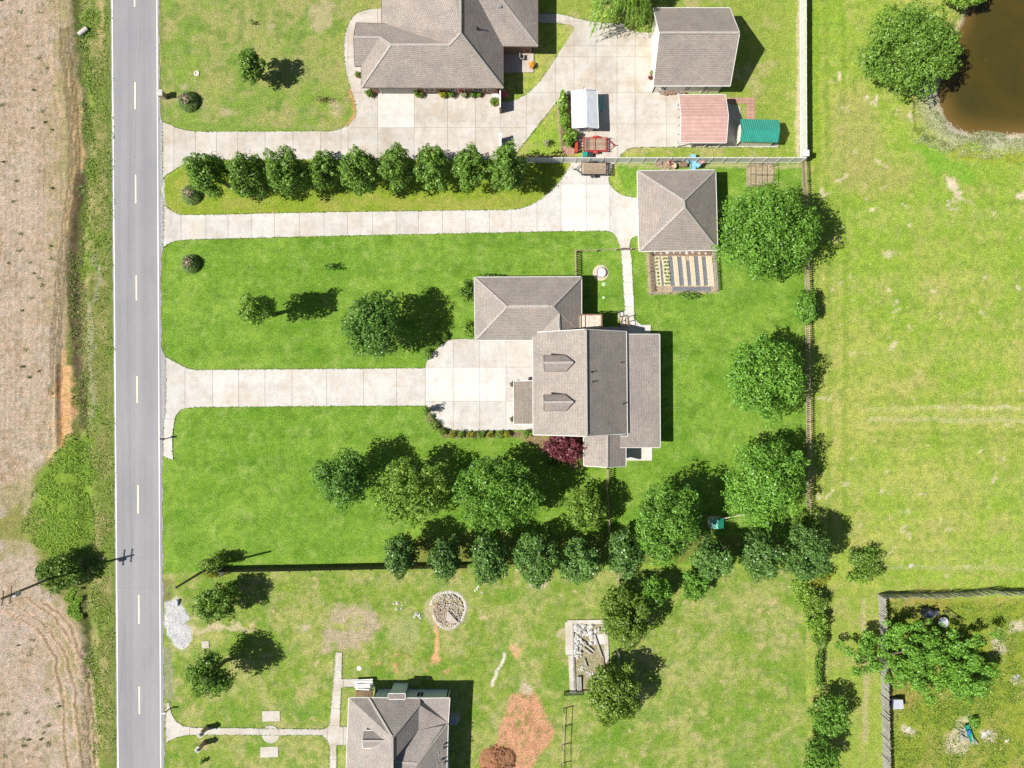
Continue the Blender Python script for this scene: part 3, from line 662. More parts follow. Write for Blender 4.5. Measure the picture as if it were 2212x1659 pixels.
D1 = [(351.7, 261.7), (383, 277), (417, 284.5), (717, 283.5), (737, 278), (754, 270), (766, 256), (770.7, 240), (766, 213), (752.3, 180), (744, 133), (743.3, 77), (757.3, 40), (775, 26), (794, 20), (826, 19), (850, 60), (850, 160), (1060, 160), (1080, 190), (1080.7, 219), (1104, 220), (1137.3, 205.3), (1167.3, 175.3), (1200.7, 123.3), (1237.3, 70), (1240.7, 60), (1227.3, 53.3), (1200.7, 50), (1150, 50), (1150, 29.3), (1214, 30), (1257.3, 43.3), (1304, 50), (1347.3, 51.7), (1354, 63.3), (1384, 71.7), (1430, 71), (1430, 190), (1475, 190), (1475, 203), (1600, 230), (1600, 305), (1682, 305), (1682, 319), (1474.7, 318), (1364, 318.3), (1347.3, 328.3), (1337.3, 340), (1334, 352), (1250, 352), (1262, 318), (1245, 316), (1236, 205), (1213, 205), (1205.7, 217), (1114, 332), (1106, 344), (1000, 344), (740, 344), (430, 345), (410, 350), (383, 363), (357, 380), (352, 387)]
paving('driveway', D1, [([300, 376, 423, 468, 513, 573, 633, 693, 737], [-INF, INF]), ([737, 752, 816, 895, 967, 1027, 1082, 1137], [-INF, 123, 200, 276, INF]), ([1137, 1200, 1240, 1287, 1333, 1372, 1440, 1520, 1600, INF], [-INF, 46, 99, 123, 200, 268, INF])], M_conc_old, newer=((816, 895, 190, 290),))
D2 = [(355, 443), (370, 455), (390, 465), (737.3, 457.7), (1104, 453.3), (1137, 448), (1171, 430), (1204, 400), (1224, 370), (1234, 352.5), (1327.3, 352.5), (1315.7, 375.3), (1314, 395.3), (1337, 420), (1360.7, 425.3), (1384, 427.3), (1384, 508), (1367.3, 511.7), (1360.7, 520), (1360, 540), (1341, 540), (1330.7, 510), (1322, 502), (1310.7, 499), (1204, 500), (737, 509.5), (386.7, 518.3), (367, 525.3), (353, 535)]
paving('driveway', D2, [([300, 391.7, 445, 493, 543, 593, 646.7, 700, 751, 805, 856, 904, 956, 1006, 1057, 1104, 1160, 1212], [-INF, INF]), ([1212, 1267, 1317, INF], [-INF, 398, INF])], M_conc, newer=((1212, 1400, 398, 6000),))
W2 = [(1341, 540), (1360.3, 540), (1364, 556), (1371, 690), (1384, 702), (1406, 702), (1406, 726), (1300, 726), (1300, 706), (1352, 706), (1352, 690), (1336, 690), (1335, 672), (1350, 671), (1342.3, 556)]
paving('walkway', W2, [([1200, 1376, 1500], [530, 556, 583, 610, 636, 662, 687, 750])], M_conc_new, smooth=False)
D3 = [(358.3, 771.3), (380, 783), (400, 793.7), (416.7, 799), (917.3, 795), (920, 785), (930, 768), (944, 753), (960, 739), (977.3, 731.3), (1030, 733), (1160, 733), (1160, 928), (975.7, 932), (950.7, 916), (930.7, 893), (922.3, 876.5), (737.3, 877), (410, 880), (394, 884), (383, 893), (376.7, 906), (371.7, 953), (374.3, 993), (363, 991), (352.7, 984.7), (353.3, 908), (358.3, 903)]
paving('driveway', D3, [([300, 400, 459.3, 515.7, 572.7, 631, 705.7, 785.7, 856.7, 919], [-INF, 905.5, INF]), ([919, 979, 1036.3, 1093, INF], [-INF, 793.3, 866.7, INF])], M_conc, newer=((631, 705, 700, 900), (919, 1300, 600, 1000)))
paving('patio', [(1330, 960), (1408.3, 967), (1408.3, 994.7), (1330, 995)], [([1300, 1380, 1500], [900, 1100])], M_conc_new, smooth=False)
# bottom path, round pad and stepping slabs
PW = [(358, 1520), (364, 1515), (370, 1540), (378, 1555), (395, 1568), (415, 1571), (700, 1575), (708, 1570), (712, 1563), (725, 1408.5), (739.5, 1408.5), (738, 1466), (775, 1466), (775, 1484), (737, 1484), (734, 1569), (751, 1569), (751, 1609), (727, 1610), (726.5, 1800), (711, 1800), (712, 1610), (705, 1596), (695, 1588), (410, 1587), (385, 1591), (365, 1600), (358, 1606)]
paving('garden_path', PW, [([300, 410, 447, 560, 640, 708], [-INF, INF]), ([708, 742, 800], [-INF, 1440, 1490, 1530, 1567, 1609, 1640, 1700, INF])], M_conc_old, smooth=False)
g = Geo(); c = P(585, 1586); g.cyl((c.x, c.y, 0), (c.x, c.y, .06), 1.06, n=28); g.obj('round_pad', M_conc_old, kind='structure')
for u, v, lb in ((585.7, 1546.7, 'north'), (582, 1624, 'south')):
    c = P(u, v); g = Geo(); g.box((c.x, c.y, .02), (2.12, 1.25, .08), rz=.02)
    g.obj('garden_slab', M_conc_old, label='pale rectangular slab lying just %s of the round path pad' % ('above' if lb == 'north' else 'below'), cat='slab', group='rectangular slabs beside the round pad')
# red pavers behind the carport, pad by the red trailer
def pavers(name, quads, pitch, mat):
    c0 = P(quads[0][0], quads[0][1]); root = thing(name, (c0.x, c0.y, 0), kind='structure')
    for (u0, v0, u1, v1) in quads:
        nu = max(1, round((u1 - u0) / pitch)); nv = max(1, round((v1 - v0) / pitch))
        for i in range(nu):
            for j in range(nv):
                a = P(u0 + (u1 - u0) * i / nu + .2, v0 + (v1 - v0) * (j + 1) / nv - .2); b = P(u0 + (u1 - u0) * (i + 1) / nu - .2, v0 + (v1 - v0) * j / nv + .2)
                g = Geo(); g.box(((a.x + b.x) / 2, (a.y + b.y) / 2, .03), (abs(b.x - a.x), abs(b.y - a.y), .05)); g.obj('paver', mat, root)
pavers('paver_path', [(1572, 211, 1630, 224), (1612, 224, 1630, 262)], 7.2, M_paver)
pavers('paver_pad', [(1216, 316, 1240, 334)], 6, M_paver)
# ------------------------------------------------------------------ roofs and walls
def roof(root, faces, mat, fascia, part='roof', thick=.16, caps=True, eps=.04, rib=None):
    verts = []; idx = {}
    def vi(p):
        for k, q in enumerate(verts):
            if (q - p).length < .12: return k
        verts.append(p); return len(verts) - 1
    F = []
    for f in faces:
        ids = []
        for (u, v, h) in f:
            i = vi(P(u, v, h))
            if not ids or ids[-1] != i: ids.append(i)
        if ids[0] == ids[-1]: ids.pop()
        nrm = Vector((0, 0, 0)); n = len(ids)
        for k in range(n):
            a, b = verts[ids[k]], verts[ids[(k + 1) % n]]; nrm += a.cross(b)
        if nrm.z < 0: ids = ids[::-1]; nrm = -nrm
        F.append((ids, nrm.normalized()))
    TR = []
    for k, (ids, nr) in enumerate(F):
        for t in geometry.tessellate_polygon([[Vector((verts[i].x, verts[i].y, 0)) for i in ids]]):
            tri = [ids[j] for j in t]; a_, b_, c_ = (verts[j] for j in tri)
            if (b_ - a_).cross(c_ - a_).z < 0: tri = tri[::-1]
            TR.append((tri, nr))
    g = Geo(); g.v = [v.copy() for v in verts]; g.f = [tuple(t[0]) for t in TR]
    o = g.obj(part, mat, root); me = o.data
    uvl = me.uv_layers.new(name='UVMap')
    off = Vector((0, 0, 0)); pp = root
    while pp is not None: off += pp.location; pp = pp.parent
    for poly, (ids, nr) in zip(me.polygons, TR):
        t = Vector((0, 0, 1)).cross(nr); t = t.normalized() if t.length > 1e-3 else Vector((1, 0, 0)); s_ = nr.cross(t)
        for li in poly.loop_indices:
            p = me.vertices[me.loops[li].vertex_index].co + off; uvl.data[li].uv = (p.dot(t), p.dot(s_))
    edges = {}
    for k, (ids, nr) in enumerate(F):
        for a, b in zip(ids, ids[1:] + ids[:1]): edges.setdefault((min(a, b), max(a, b)), []).append((k, (a, b)))
    gf = Geo(); gs = Geo()
    for (a, b), fl in edges.items():
        if len(fl) == 1:
            p, q = verts[fl[0][1][0]], verts[fl[0][1][1]]; d = (q - p).normalized(); nh = Vector((d.y, -d.x, 0))
            if nh.length < 1e-3: continue
            nh = nh.normalized() * .035
            gf.beam(p + nh + Vector((0, 0, -thick / 2 + .012)), q + nh + Vector((0, 0, -thick / 2 + .012)), .06, thick)
    for ids, nr in TR: gs.add([verts[i] - Vector((0, 0, thick * .8)) for i in ids], [(2, 1, 0)])
    if gf.v: gf.obj('fascia', fascia, o)
    gs.obj('soffit', M_soffit, o)
    if caps:
        for (a, b), fl in edges.items():
            gc = Geo()
            if len(fl) == 2:
                k1, k2 = fl[0][0], fl[1][0]; cen = sum((verts[i] for i in F[k2][0]), Vector()) / len(F[k2][0])
                n1, n2 = F[k1][1], F[k2][1]
                if (cen - verts[a]).dot(n1) < -eps and n1.dot(n2) < .985:
                    up = (n1 + n2).normalized(); p, q = verts[a], verts[b]; L = (q - p).length; m_ = max(1, int(L / .3)); d = q - p
                    for s_ in range(m_):
                        gc.beam(p + d * (s_ / m_) + up * .02, p + d * ((s_ + 1.06) / m_) + up * .038, .26, .03, up)
            if gc.v: gc.obj('ridge_cap', M_cap, o)
    if rib:
        pitch, wd, rm, flip_ = rib; gr = Geo()
        for ids, nr in F:
            t = Vector((0, 0, 1)).cross(nr).normalized(); s_ = nr.cross(t); t = s_ if flip_ else t; pts = [verts[i] for i in ids]
            ts = [p.dot(t) for p in pts]; x = min(ts) + pitch / 2
            while x < max(ts):
                hit = []
                for i in range(len(pts)):
                    p, q = pts[i], pts[(i + 1) % len(pts)]; a, b = p.dot(t) - x, q.dot(t) - x
                    if a * b < 0: hit.append(p + (q - p) * (a / (a - b)))
                if len(hit) >= 2: gr.beam(hit[0] + nr * .012, hit[1] + nr * .012, wd, .035, nr)
                x += pitch
        gr.obj('roof_rib', rm, o)
    return o

def wall_seg(root, pts, mat, part='wall'):
    """pts: list of 3D points of one upright wall face; gets 0.12 m of thickness inwards"""
    pts = [Vector(p) for p in pts]; n = len(pts); nr = Vector((0, 0, 0))
    for k in range(n): nr += pts[k].cross(pts[(k + 1) % n])
    nr.z = 0; nr.normalize(); g = Geo()
    g.add(pts + [p - nr * .12 for p in pts], [tuple(range(n)), tuple(range(n, 2 * n))[::-1]] + [(i, n + i, n + (i + 1) % n, (i + 1) % n) for i in range(n)])
    return g.obj(part, mat, root), nr

def walls(root, foot, h, mat, gables=None):
    """foot: world xy, counter-clockwise; gables {edge index: (fraction, apex height)}"""
    n = len(foot); out = []
    for i in range(n):
        a, b = foot[i], foot[(i + 1) % n]
        pts = [(a[0], a[1], 0), (b[0], b[1], 0), (b[0], b[1], h)]
        if gables and i in gables:
            fr, ah = gables[i]; pts.append((a[0] + (b[0] - a[0]) * fr, a[1] + (b[1] - a[1]) * fr, ah))
        pts.append((a[0], a[1], h)); out.append(wall_seg(root, pts, mat)[0])
    return out

def opening(root, a, b, t0, t1, z0, z1, kind='window', frame=M_fascia_w, pane=None, panels=1):
    """window or door on the wall that runs a->b (outside on its right)"""
    a, b = Vector((a[0], a[1], 0)), Vector((b[0], b[1], 0)); d = (b - a).normalized(); nr = Vector((d.y, -d.x, 0)); L = (b - a).length
    p = a + d * (L * t0); q = a + d * (L * t1); up = Vector((0, 0, 1))
    g = Geo(); o1 = nr * .03
    if kind == 'window':
        g.beam(p + up * z0 + o1, q + up * z0 + o1, .10, .09); g.beam(p + up * z1 + o1, q + up * z1 + o1, .10, .09)
        g.beam(p + up * (z0 + .045) + o1, p + up * (z1 - .045) + o1, .08, .10, nr); g.beam(q + up * (z0 + .045) + o1, q + up * (z1 - .045) + o1, .08, .10, nr)
        m_ = (p + q) / 2; g.beam(m_ + up * (z0 + .045) + o1, m_ + up * (z1 - .045) + o1, .05, .06, nr)
        w = g.obj('window', frame, root); g = Geo()
        e = nr * .02; g.add([p + up * z0 + e, q + up * z0 + e, q + up * z1 + e, p + up * z1 + e], [(0, 1, 2, 3)]); g.obj('pane', pane or M_glass, w)
    else:
        g.beam(p + up * (z0 + (z1 - z0) / 2) + nr * .02, q + up * (z0 + (z1 - z0) / 2) + nr * .02, .05, z1 - z0)
        for k in range(1, panels):
            zz = z0 + (z1 - z0) * k / panels; g.beam(p + d * .1 + up * zz + nr * .05, q - d * .1 + up * zz + nr * .05, .03, .05)
        w = g.obj('garage_door' if panels > 1 else 'door', pane or M_door, root)
        g = Geo(); g.beam(p + up * (z1 + .05) + o1, q + up * (z1 + .05) + o1, .10, .10)
        for s_ in (p, q): g.beam(s_ + up * z0 + o1, s_ + up * z1 + o1, .10, .10, nr)
        g.obj('frame', frame, w)

def rect(u0, v0, u1, v1, h, inset=.45):
    a = P(u0, v1, h); b = P(u1, v0, h)
    return [(a.x + inset, a.y + inset), (b.x - inset, a.y + inset), (b.x - inset, b.y - inset), (a.x + inset, b.y - inset)]

def vent(root, u, v, h, hh=.45, r=.05, mat=None):
    p = P(u, v, h); g = Geo(); g.cyl(p - Vector((0, 0, .25)), p + Vector((0, 0, hh)), r, n=8); g.cyl(p - Vector((0, 0, .05)), p + Vector((0, 0, .04)), r * 2.4, r * 1.4, n=10)
    return g.obj('vent_pipe', mat or M_steel, root)

# --- house at the top edge
def house_top():
    E = 3.0
    def T(x, y, h): return (737.33 + x / 3, y / 3, h)
    c0 = P(950, 110); h = thing('house', (c0.x, c0.y, 0), 'large brown hip roofed brick house at the top edge beside the wide driveway', 'house')
    R = 6.9
    faces = [
        [T(98, 148, E), T(290, 155, E + .2), T(250, 243, 4.4), T(80, 240, 4.4)],
        [T(80, 240, 4.4), T(250, 243, 4.4), T(130, 425, E), T(88, 428, E)],
        [T(250, 243, 4.4), T(320, 290, 5.2), T(130, 566, E), T(130, 425, E)],
        [T(290, 155, E + .2), T(700, 290, 5.3), T(320, 290, 5.2), T(250, 243, 4.4)],
        [T(320, 290, 5.2), T(700, 290, 5.3), T(770, 212, R), T(1047, 570, E), T(130, 566, E)],
        [T(262, -300, E), T(700, -300, R), T(640, 0, 6.1), T(290, 155, E + .2), T(262, 148, E)],
        [T(700, -300, R), T(770, -300, R), T(770, 212, R), T(700, 290, 5.3), T(290, 155, E + .2), T(640, 0, 6.1)],
        [T(770, -300, R), T(770, 212, R), T(1047, 570, E), T(1047, 298, E), T(890, 0, 5.2), T(800, -170, 6.5), T(770, -230, R)],
        [T(890, 0, 5.2), T(1047, 298, E), T(1272, 300, E), T(1040, 0, 5.2)],
        [T(890, 0, 5.2), T(1040, 0, 5.2), T(910, -170, 6.5), T(800, -170, 6.5)],
        [T(1040, 0, 5.2), T(1272, 300, E), T(1272, -300, E), T(910, -300, 6.5), T(910, -170, 6.5)],
        [T(800, -170, 6.5), T(910, -170, 6.5), T(910, -300, 6.5), T(770, -300, R), T(770, -230, R)]]
    roof(h, faces, M_sh_b, M_fascia_b)
    def w(x, y): p = P(737.33 + x / 3, y / 3, E); return (p.x, p.y)
    i = .5
    A = w(98, 425); B = w(130, 425); Cc = w(130, 566); D = w(1047, 566); Ee = w(1047, 300); Ff = w(1272, 300); Gg = w(1272, -300); Hh = w(262, -300); I = w(262, 148); J = w(98, 148)
    foot = [(A[0] + i, A[1] + i), (B[0] + i + .2, B[1] + i), (Cc[0] + i + .2, Cc[1] + i), (D[0] - i, D[1] + i), (Ee[0] - i, Ee[1] + i), (Ff[0] - i, Ff[1] + i), (Gg[0] - i, Gg[1]), (Hh[0] + i, Hh[1]), (I[0] + i, I[1] - i), (J[0] + i, J[1] - i)]
    walls(h, foot, E - .1, M_brick)
    a, b = foot[2], foot[3]; L = b[0] - a[0]
    opening(h, a, b, .075, .36, .05, 2.35, 'door', M_fascia_w, M_door, 5)
    opening(h, a, b, .62, .66, .9, 2.2); opening(h, a, b, .68, .73, .05, 2.3, 'door', M_fascia_w, M_redsteel); opening(h, a, b, .80, .88, .9, 2.2); opening(h, a, b, .91, .96, .9, 2.2); opening(h, a, b, .42, .50, .9, 2.2)
    for x, y, hh in ((880, 187, 5.4), (870, 285, 4.9)):
        vent(h, 737.33 + x / 3, y / 3, hh, .5, .09, M_blackmetal if y < 200 else M_fascia_w)
    vent(h, 737.33 + 680 / 3, 368 / 3, 4.5, .25, .05); 
    p = P(737.33 + 1027 / 3, 50 / 3, 4.6); g = Geo(); g.box(p + Vector((0, 0, .2)), (.4, .4, .5)); g.obj('roof_vent', M_steel, h)
    # end wall with arch next to the drive (wing wall)
    a = P(1081, 246); b = P(1081, 196)
    g = Geo(); g.beam((a.x, a.y, 1.0), (b.x, b.y, 1.0), .22, 2.0); g.obj('wing_wall', M_brick, h)
    g = Geo(); g.beam((a.x, a.y, 2.03), (b.x, b.y, 2.03), .14, .06); g.obj('wall_cap', M_fascia_w, h)
    g = Geo()   # curved white bench step at the wall
    for k in range(7):
        t0, t1 = k / 7 * PI / 2, (k + 1) / 7 * PI / 2; cx, cy = P(1052, 222).x, P(1052, 222).y
        g.add([(cx + math.cos(t) * r, cy + math.sin(t) * r, z) for z in (0.05, .35) for t in (t0, t1) for r in (1.2, 1.65)], [(0, 1, 3, 2), (4, 6, 7, 5), (0, 4, 5, 1), (2, 3, 7, 6), (0, 2, 6, 4), (1, 5, 7, 3)])
    g.obj('curved_kerb', M_fascia_w, h)
house_top()
# covered patio beside the top house
c = P(1120, 132); g = Geo(); a = P(1085, 157); b = P(1152.5, 100); g.prism([(a.x, a.y), (b.x, a.y), (b.x, b.y), (a.x, b.y)], 0, .15); g.obj('patio', M_conc_old, kind='structure')

# --- barn garage
def barn():
    E, R = 3.0, 6.65
    c0 = P(1500, 110); h = thing('garage', (c0.x, c0.y, 0), 'two storey cream garage with brown shingle gable roof beside the white fence', 'garage')
    roof(h, [[(1411.5, 17.3, E), (1576.3, 17.3, E), (1597.3, 70.7, R), (1425, 70.7, R)], [(1425, 70.7, R), (1597.3, 70.7, R), (1577, 185, E), (1412, 185, E)]], M_sh_b, M_fascia_w)
    foot = rect(1412, 17.3, 1576.5, 185, E, .4); walls(h, foot, E - .1, M_cream, {1: (.5, R - .3), 3: (.5, R - .3)})
    opening(h, foot[3], foot[0], .22, .78, .03, 2.5, 'door', M_fascia_w, M_cream, 4); opening(h, foot[3], foot[0], .42, .58, 3.7, 4.9)
    opening(h, foot[0], foot[1], .1, .18, .9, 2.0); opening(h, foot[0], foot[1], .45, .53, .9, 2.0); opening(h, foot[0], foot[1], .72, .8, .05, 2.1, 'door', M_fascia_w, M_door)
    g = Geo(); p = P(1440, 71, R); q = P(1540, 71, R); g.beam(p + Vector((0, 0, .05)), q + Vector((0, 0, .05)), .22, .08); g.obj('ridge_vent', M_cap, h)
barn()
# --- red metal carport
def carport():
    E, R = 2.5, 3.6
    c0 = P(1520, 260); h = thing('carport', (c0.x, c0.y, 0), 'open carport with faded red metal roof below the cream garage', 'carport')
    roof(h, [[(1467, 205, E), (1567, 205, E), (1573.2, 249.5, R), (1472, 250, R)], [(1472, 250, R), (1573.2, 249.5, R), (1568.6, 308, E), (1470, 308, E)]], M_redmetal, M_fascia_w, caps=False, thick=.12, rib=(.42, .07, M_redrib, True))
    f = rect(1468, 205.5, 1567.5, 307.5, E, .25)
    for i in range(4):
        for k in range(4):
            if i in (0, 2) or k in (0, 3):
                a, b = (f[0], f[1]) if i == 0 else (f[3], f[2]) if i == 2 else (f[0], f[3]) if i == 3 else (f[1], f[2])
                if i in (1, 3): continue
                x = a[0] + (b[0] - a[0]) * k / 3; y = a[1] + (b[1] - a[1]) * k / 3
                g = Geo(); g.box((x, y, E / 2 - .05), (.10, .10, E - .12)); g.obj('post', M_fascia_w, h)
    for s_ in (0, 3):
        a, b = f[0 if s_ == 0 else 1], f[3 if s_ == 0 else 2]; g = Geo()
        for k in range(5):
            y = a[1] + (b[1] - a[1]) * (k + .5) / 5; g.beam((a[0] - .0, y, .05), (a[0] - .0, y, E + .55 - abs(k - 2) * .28), .05, .05)
        g.beam((a[0], a[1], E), (b[0], b[1], E), .06, .08); g.obj('gable_frame', M_fascia_w, h)
carport()
# --- green roof shed
def green_shed():
    E, R = 2.0, 2.9
    c0 = P(1640, 285); h = thing('shed', (c0.x, c0.y, 0), 'small garden shed with green ribbed metal roof', 'shed')
    roof(h, [[(1599.8, 258, E), (1681.9, 260.4, E), (1684.2, 280, R), (1602.9, 280, R)], [(1602.9, 280, R), (1684.2, 280, R), (1680.3, 306.5, E), (1600.6, 304.9, E)]], M_green, M_green, caps=False, thick=.08, rib=(.26, .07, M_greenrib, False))
    foot = rect(1600.5, 259.5, 1681, 305.5, E, .12); walls(h, foot, E - .05, M_cream, {1: (.5, R - .12), 3: (.5, R - .12)})
    opening(h, foot[3], foot[0], .3, .7, .05, 1.85, 'door', M_fascia_w, M_cream)
    for k in range(2):
        a = P(1605, 311 + 3 * k); b = P(1676, 310 + 3.5 * k)
        o = thing('ladder', ((a.x + b.x) / 2, (a.y + b.y) / 2, 0), 'grey ladder lying at the shed wall, %s the other' % ('nearer the green roof than' if k == 0 else 'farther from the green roof than'), 'ladder', 'ladders on the slab at the green roofed shed')
        g = Geo(); z = .35 + .0 * k
        for s_ in (-.17, .17): g.beam((a.x, a.y + s_ * .55, .12 + (s_ + .17)), (b.x, b.y + s_ * .55, .12 + (s_ + .17)), .05, .07)
        g.obj('rail', M_steel, o); g = Geo()
        for i in range(12):
            x = lerp(a.x, b.x, (i + .5) / 12); Geo().beam((x, a.y - .09, .12), (x, a.y + .09, .46), .04, .04).obj('rung', M_steel, o)
green_shed()
# --- white shed with door
def white_shed():
    E, R = 2.1, 2.85
    c0 = P(1264, 236); h = thing('shed', (c0.x, c0.y, 0), 'white portable shed with plain white metal roof on the concrete yard', 'shed')
    roof(h, [[(1234.7, 197, E), (1266, 193.1, R), (1267.5, 273.6, R), (1236.3, 276, E)], [(1266, 193.1, R), (1289.4, 195.5, E), (1292.5, 276.5, E), (1267.5, 273.6, R)]], M_whitemetal, M_fascia_w, caps=False, thick=.08)
    foot = rect(1236.5, 197.5, 1290.5, 274.5, E, .22); walls(h, foot, E - .05, M_cream, {0: (.55, R - .12), 2: (.45, R - .12)})
    opening(h, foot[0], foot[1], .3, .7, .05, 1.9, 'door', M_fascia_w, M_ac)
    p = P(1259.5, 190, 3.0); g = Geo(); q = P(1258.5, 182, 4.0); g.cyl((p.x, p.y - .3, 2.2), (p.x, p.y - .3, 4.3), .03, n=6); g.obj('antenna', M_blackmetal, h)
white_shed()
c = P(1299, 226); g = Geo(); g.beam((c.x, c.y - .8, .45), (c.x, c.y + .8, .45), .28, .08); bn = thing('bench', (c.x, c.y, 0), 'turquoise bench in the shade beside the white shed', 'bench')
g.obj('seat', simple('turquoise_paint', (.10, .52, .44), .5), bn)
for s_ in (-.7, .7): Geo().box((c.x, c.y + s_, .2), (.22, .06, .4)).obj('leg', M_blackmetal, bn)
# --- hipped garage
def hip_garage():
    E, R = 2.8, 5.75
    c0 = P(1462, 455); h = thing('garage', (c0.x, c0.y, 0), 'square hip roofed garage at the end of the middle driveway', 'garage')
    a, b, c, d = (1376.8, 369, E), (1545.5, 367.2, E), (1550, 540, E), (1381, 543, E); e, f = (1477, 433.5, R), (1478, 448, R)
    roof(h, [[a, b, e], [b, c, f, e], [c, d, f], [d, a, e, f]], M_sh_b, M_fascia_w)
    foot = rect(1379.5, 369, 1547.5, 541, E, .45); walls(h, foot, E - .1, M_cream)
    opening(h, foot[3], foot[0], .12, .45, .03, 2.3, 'door', M_fascia_w, M_fascia_w, 4); opening(h, foot[3], foot[0], .55, .88, .03, 2.3, 'door', M_fascia_w, M_fascia_w, 4)
    opening(h, foot[0], foot[1], .4, .5, .9, 2.1); opening(h, foot[0], foot[1], .1, .18, .05, 2.1, 'door', M_fascia_w, M_door)
hip_garage()
# --- main house
def main_house():
    def T(x, y, h): return (737.33 + x / 3, 553 + y / 3, h)
    c0 = P(1270, 800); h = thing('house', (c0.x, c0.y, 0), 'central taupe roofed house with two small dormers facing the lower driveway', 'house')
    E = 2.8
    # north wing
    NR = 5.15
    roof(h, [[T(862, 138, E), T(1556, 135, E), T(1370, 327, NR), T(1072, 330, NR)],
             [T(1556, 135, E), T(1556, 500, E), T(1412, 500, 4.6), T(1408, 375, 4.6), T(1370, 327, NR)],
             [T(862, 138, E), T(1072, 330, NR), T(868, 545, E)],
             [T(1072, 330, NR), T(1370, 327, NR), T(1408, 375, 4.6), T(1250, 545, E), T(868, 545, E)],
             [T(1408, 375, 4.6), T(1412, 500, 4.6), T(1300, 560, E + .2), T(1250, 545, E)]], M_sh_a, M_fascia_w)
    g = Geo(); p = P(737.33 + 1090 / 3, 553 + 327 / 3, NR); q = P(737.33 + 1345 / 3, 553 + 325 / 3, NR); g.beam(p + Vector((0, 0, .06)), q + Vector((0, 0, .06)), .3, .09); g.obj('ridge_vent', M_cap, h)
    p = P(737.33 + 1403 / 3, 553 + 405 / 3, 4.6); q = P(737.33 + 1403 / 3, 553 + 465 / 3, 4.6); g = Geo(); g.beam(p + Vector((0, 0, .06)), q + Vector((0, 0, .06)), .3, .09); g.obj('ridge_vent', M_cap, h)
    f = rect(1026, 599, 1256, 733, E, .45); walls(h, f, E - .1, M_brick)
    opening(h, f[0], f[1], .06, .2, .03, 2.3, 'door', M_fascia_w, M_fascia_w, 4); opening(h, f[0], f[1], .28, .42, .03, 2.3, 'door', M_fascia_w, M_fascia_w, 4)
    opening(h, f[3], f[0], .3, .45, .9, 2.1); opening(h, f[1], f[2], .5, .62, .9, 2.1)
    # main block
    EW, EE, R = 3.0, 3.6, 6.7
    roof(h, [[T(1242, 497, EW), T(1577, 476, R), T(1586, 1167, R), T(1244, 1157, EW)], [T(1577, 476, R), T(1846, 490, EE), T(1853, 1149, EE), T(1586, 1167, R)]], M_sh_a, M_fascia_w)
    p = P(737.33 + 1580 / 3, 553 + 480 / 3, R); q = P(737.33 + 1586 / 3, 553 + 1160 / 3, R); g = Geo(); g.beam(p + Vector((0, 0, .05)), q + Vector((0, 0, .05)), .34, .10); g.obj('ridge_vent', M_cap, h)
    a = P(737.33 + 1243 / 3, 553 + 1157 / 3, EW); b = P(737.33 + 1850 / 3, 553 + 1149 / 3, EE); c = P(737.33 + 1846 / 3, 553 + 490 / 3, EE); d = P(737.33 + 1242 / 3, 553 + 497 / 3, EW)
    i = .4; foot = [(a.x + i, a.y + .25), (b.x - i, a.y + .25), (b.x - i, c.y - .25), (d.x + i, c.y - .25)]
    walls(h, foot, EW - .1, M_brick, {0: (.54, R - .3), 2: (.46, R - .3)})
    wall_seg(h, [(foot[1][0], foot[1][1], 2.8), (foot[2][0], foot[2][1], 2.8), (foot[2][0], foot[2][1], EE - .1), (foot[1][0], foot[1][1], EE - .1)], M_cream)
    opening(h, foot[3], foot[0], .12, .24, .8, 2.2); opening(h, foot[3], foot[0], .60, .66, .05, 2.2, 'door', M_fascia_w, M_redsteel); opening(h, foot[3], foot[0], .78, .9, .8, 2.2)
    opening(h, foot[2], foot[3], .2, .3, 3.6, 4.8); opening(h, foot[0], foot[1], .4, .5, 3.6, 4.8); opening(h, foot[2], foot[3], .3, .38, .8, 2.9, 'door', M_fascia_w, M_glass)
    # east lean-to
    roof(h, [[T(1858, 508, 3.25), T(2062, 508, 2.7), T(2066, 1240, 2.7), T(1765, 1240, 3.5), T(1765, 1170, 3.5), T(1858, 1170, 3.25)]], M_sh_a, M_fascia_w, caps=False)
    a = P(737.33 + 1845 / 3, 553 + 1240 / 3, 2.7); b = P(737.33 + 2066 / 3, 553 + 508 / 3, 2.7); i = .35
    fo = [(a.x, a.y + i), (b.x - i, a.y + i), (b.x - i, b.y - i), (a.x, b.y - i)]; walls(h, fo, 2.6, M_cream); opening(h, fo[1], fo[2], .2, .3, .9, 2.1); opening(h, fo[1], fo[2], .45, .55, .9, 2.1); opening(h, fo[1], fo[2], .7, .8, .9, 2.1)
    # south wing
    roof(h, [[T(1570, 1172, 2.9), T(1722, 1160, 4.3), T(1722, 1368, 4.3), T(1572, 1358, 2.9)], [T(1722, 1160, 4.3), T(1843, 1160, 3.0), T(1843, 1362, 3.0), T(1722, 1368, 4.3)]], M_sh_a, M_fascia_w)
    a = P(737.33 + 1572 / 3, 553 + 1360 / 3, 2.9); b = P(737.33 + 1843 / 3, 553 + 1160 / 3, 2.9); i = .35
    fo = [(a.x + i, a.y + i), (b.x - i, a.y + i), (b.x - i, b.y), (a.x + i, b.y)]; walls(h, fo, 2.8, M_brick, {0: (.55, 4.1)}); opening(h, fo[0], fo[1], .3, .45, .9, 2.1); opening(h, fo[1], fo[2], .3, .55, .05, 2.1, 'door', M_fascia_w, M_glass)
    # porch
    roof(h, [[T(1117, 812, 2.55), T(1246, 810, 2.98), T(1246, 1088, 2.98), T(1118, 1088, 2.55)]], M_sh_c, M_fascia_w, 'porch_roof', caps=False)
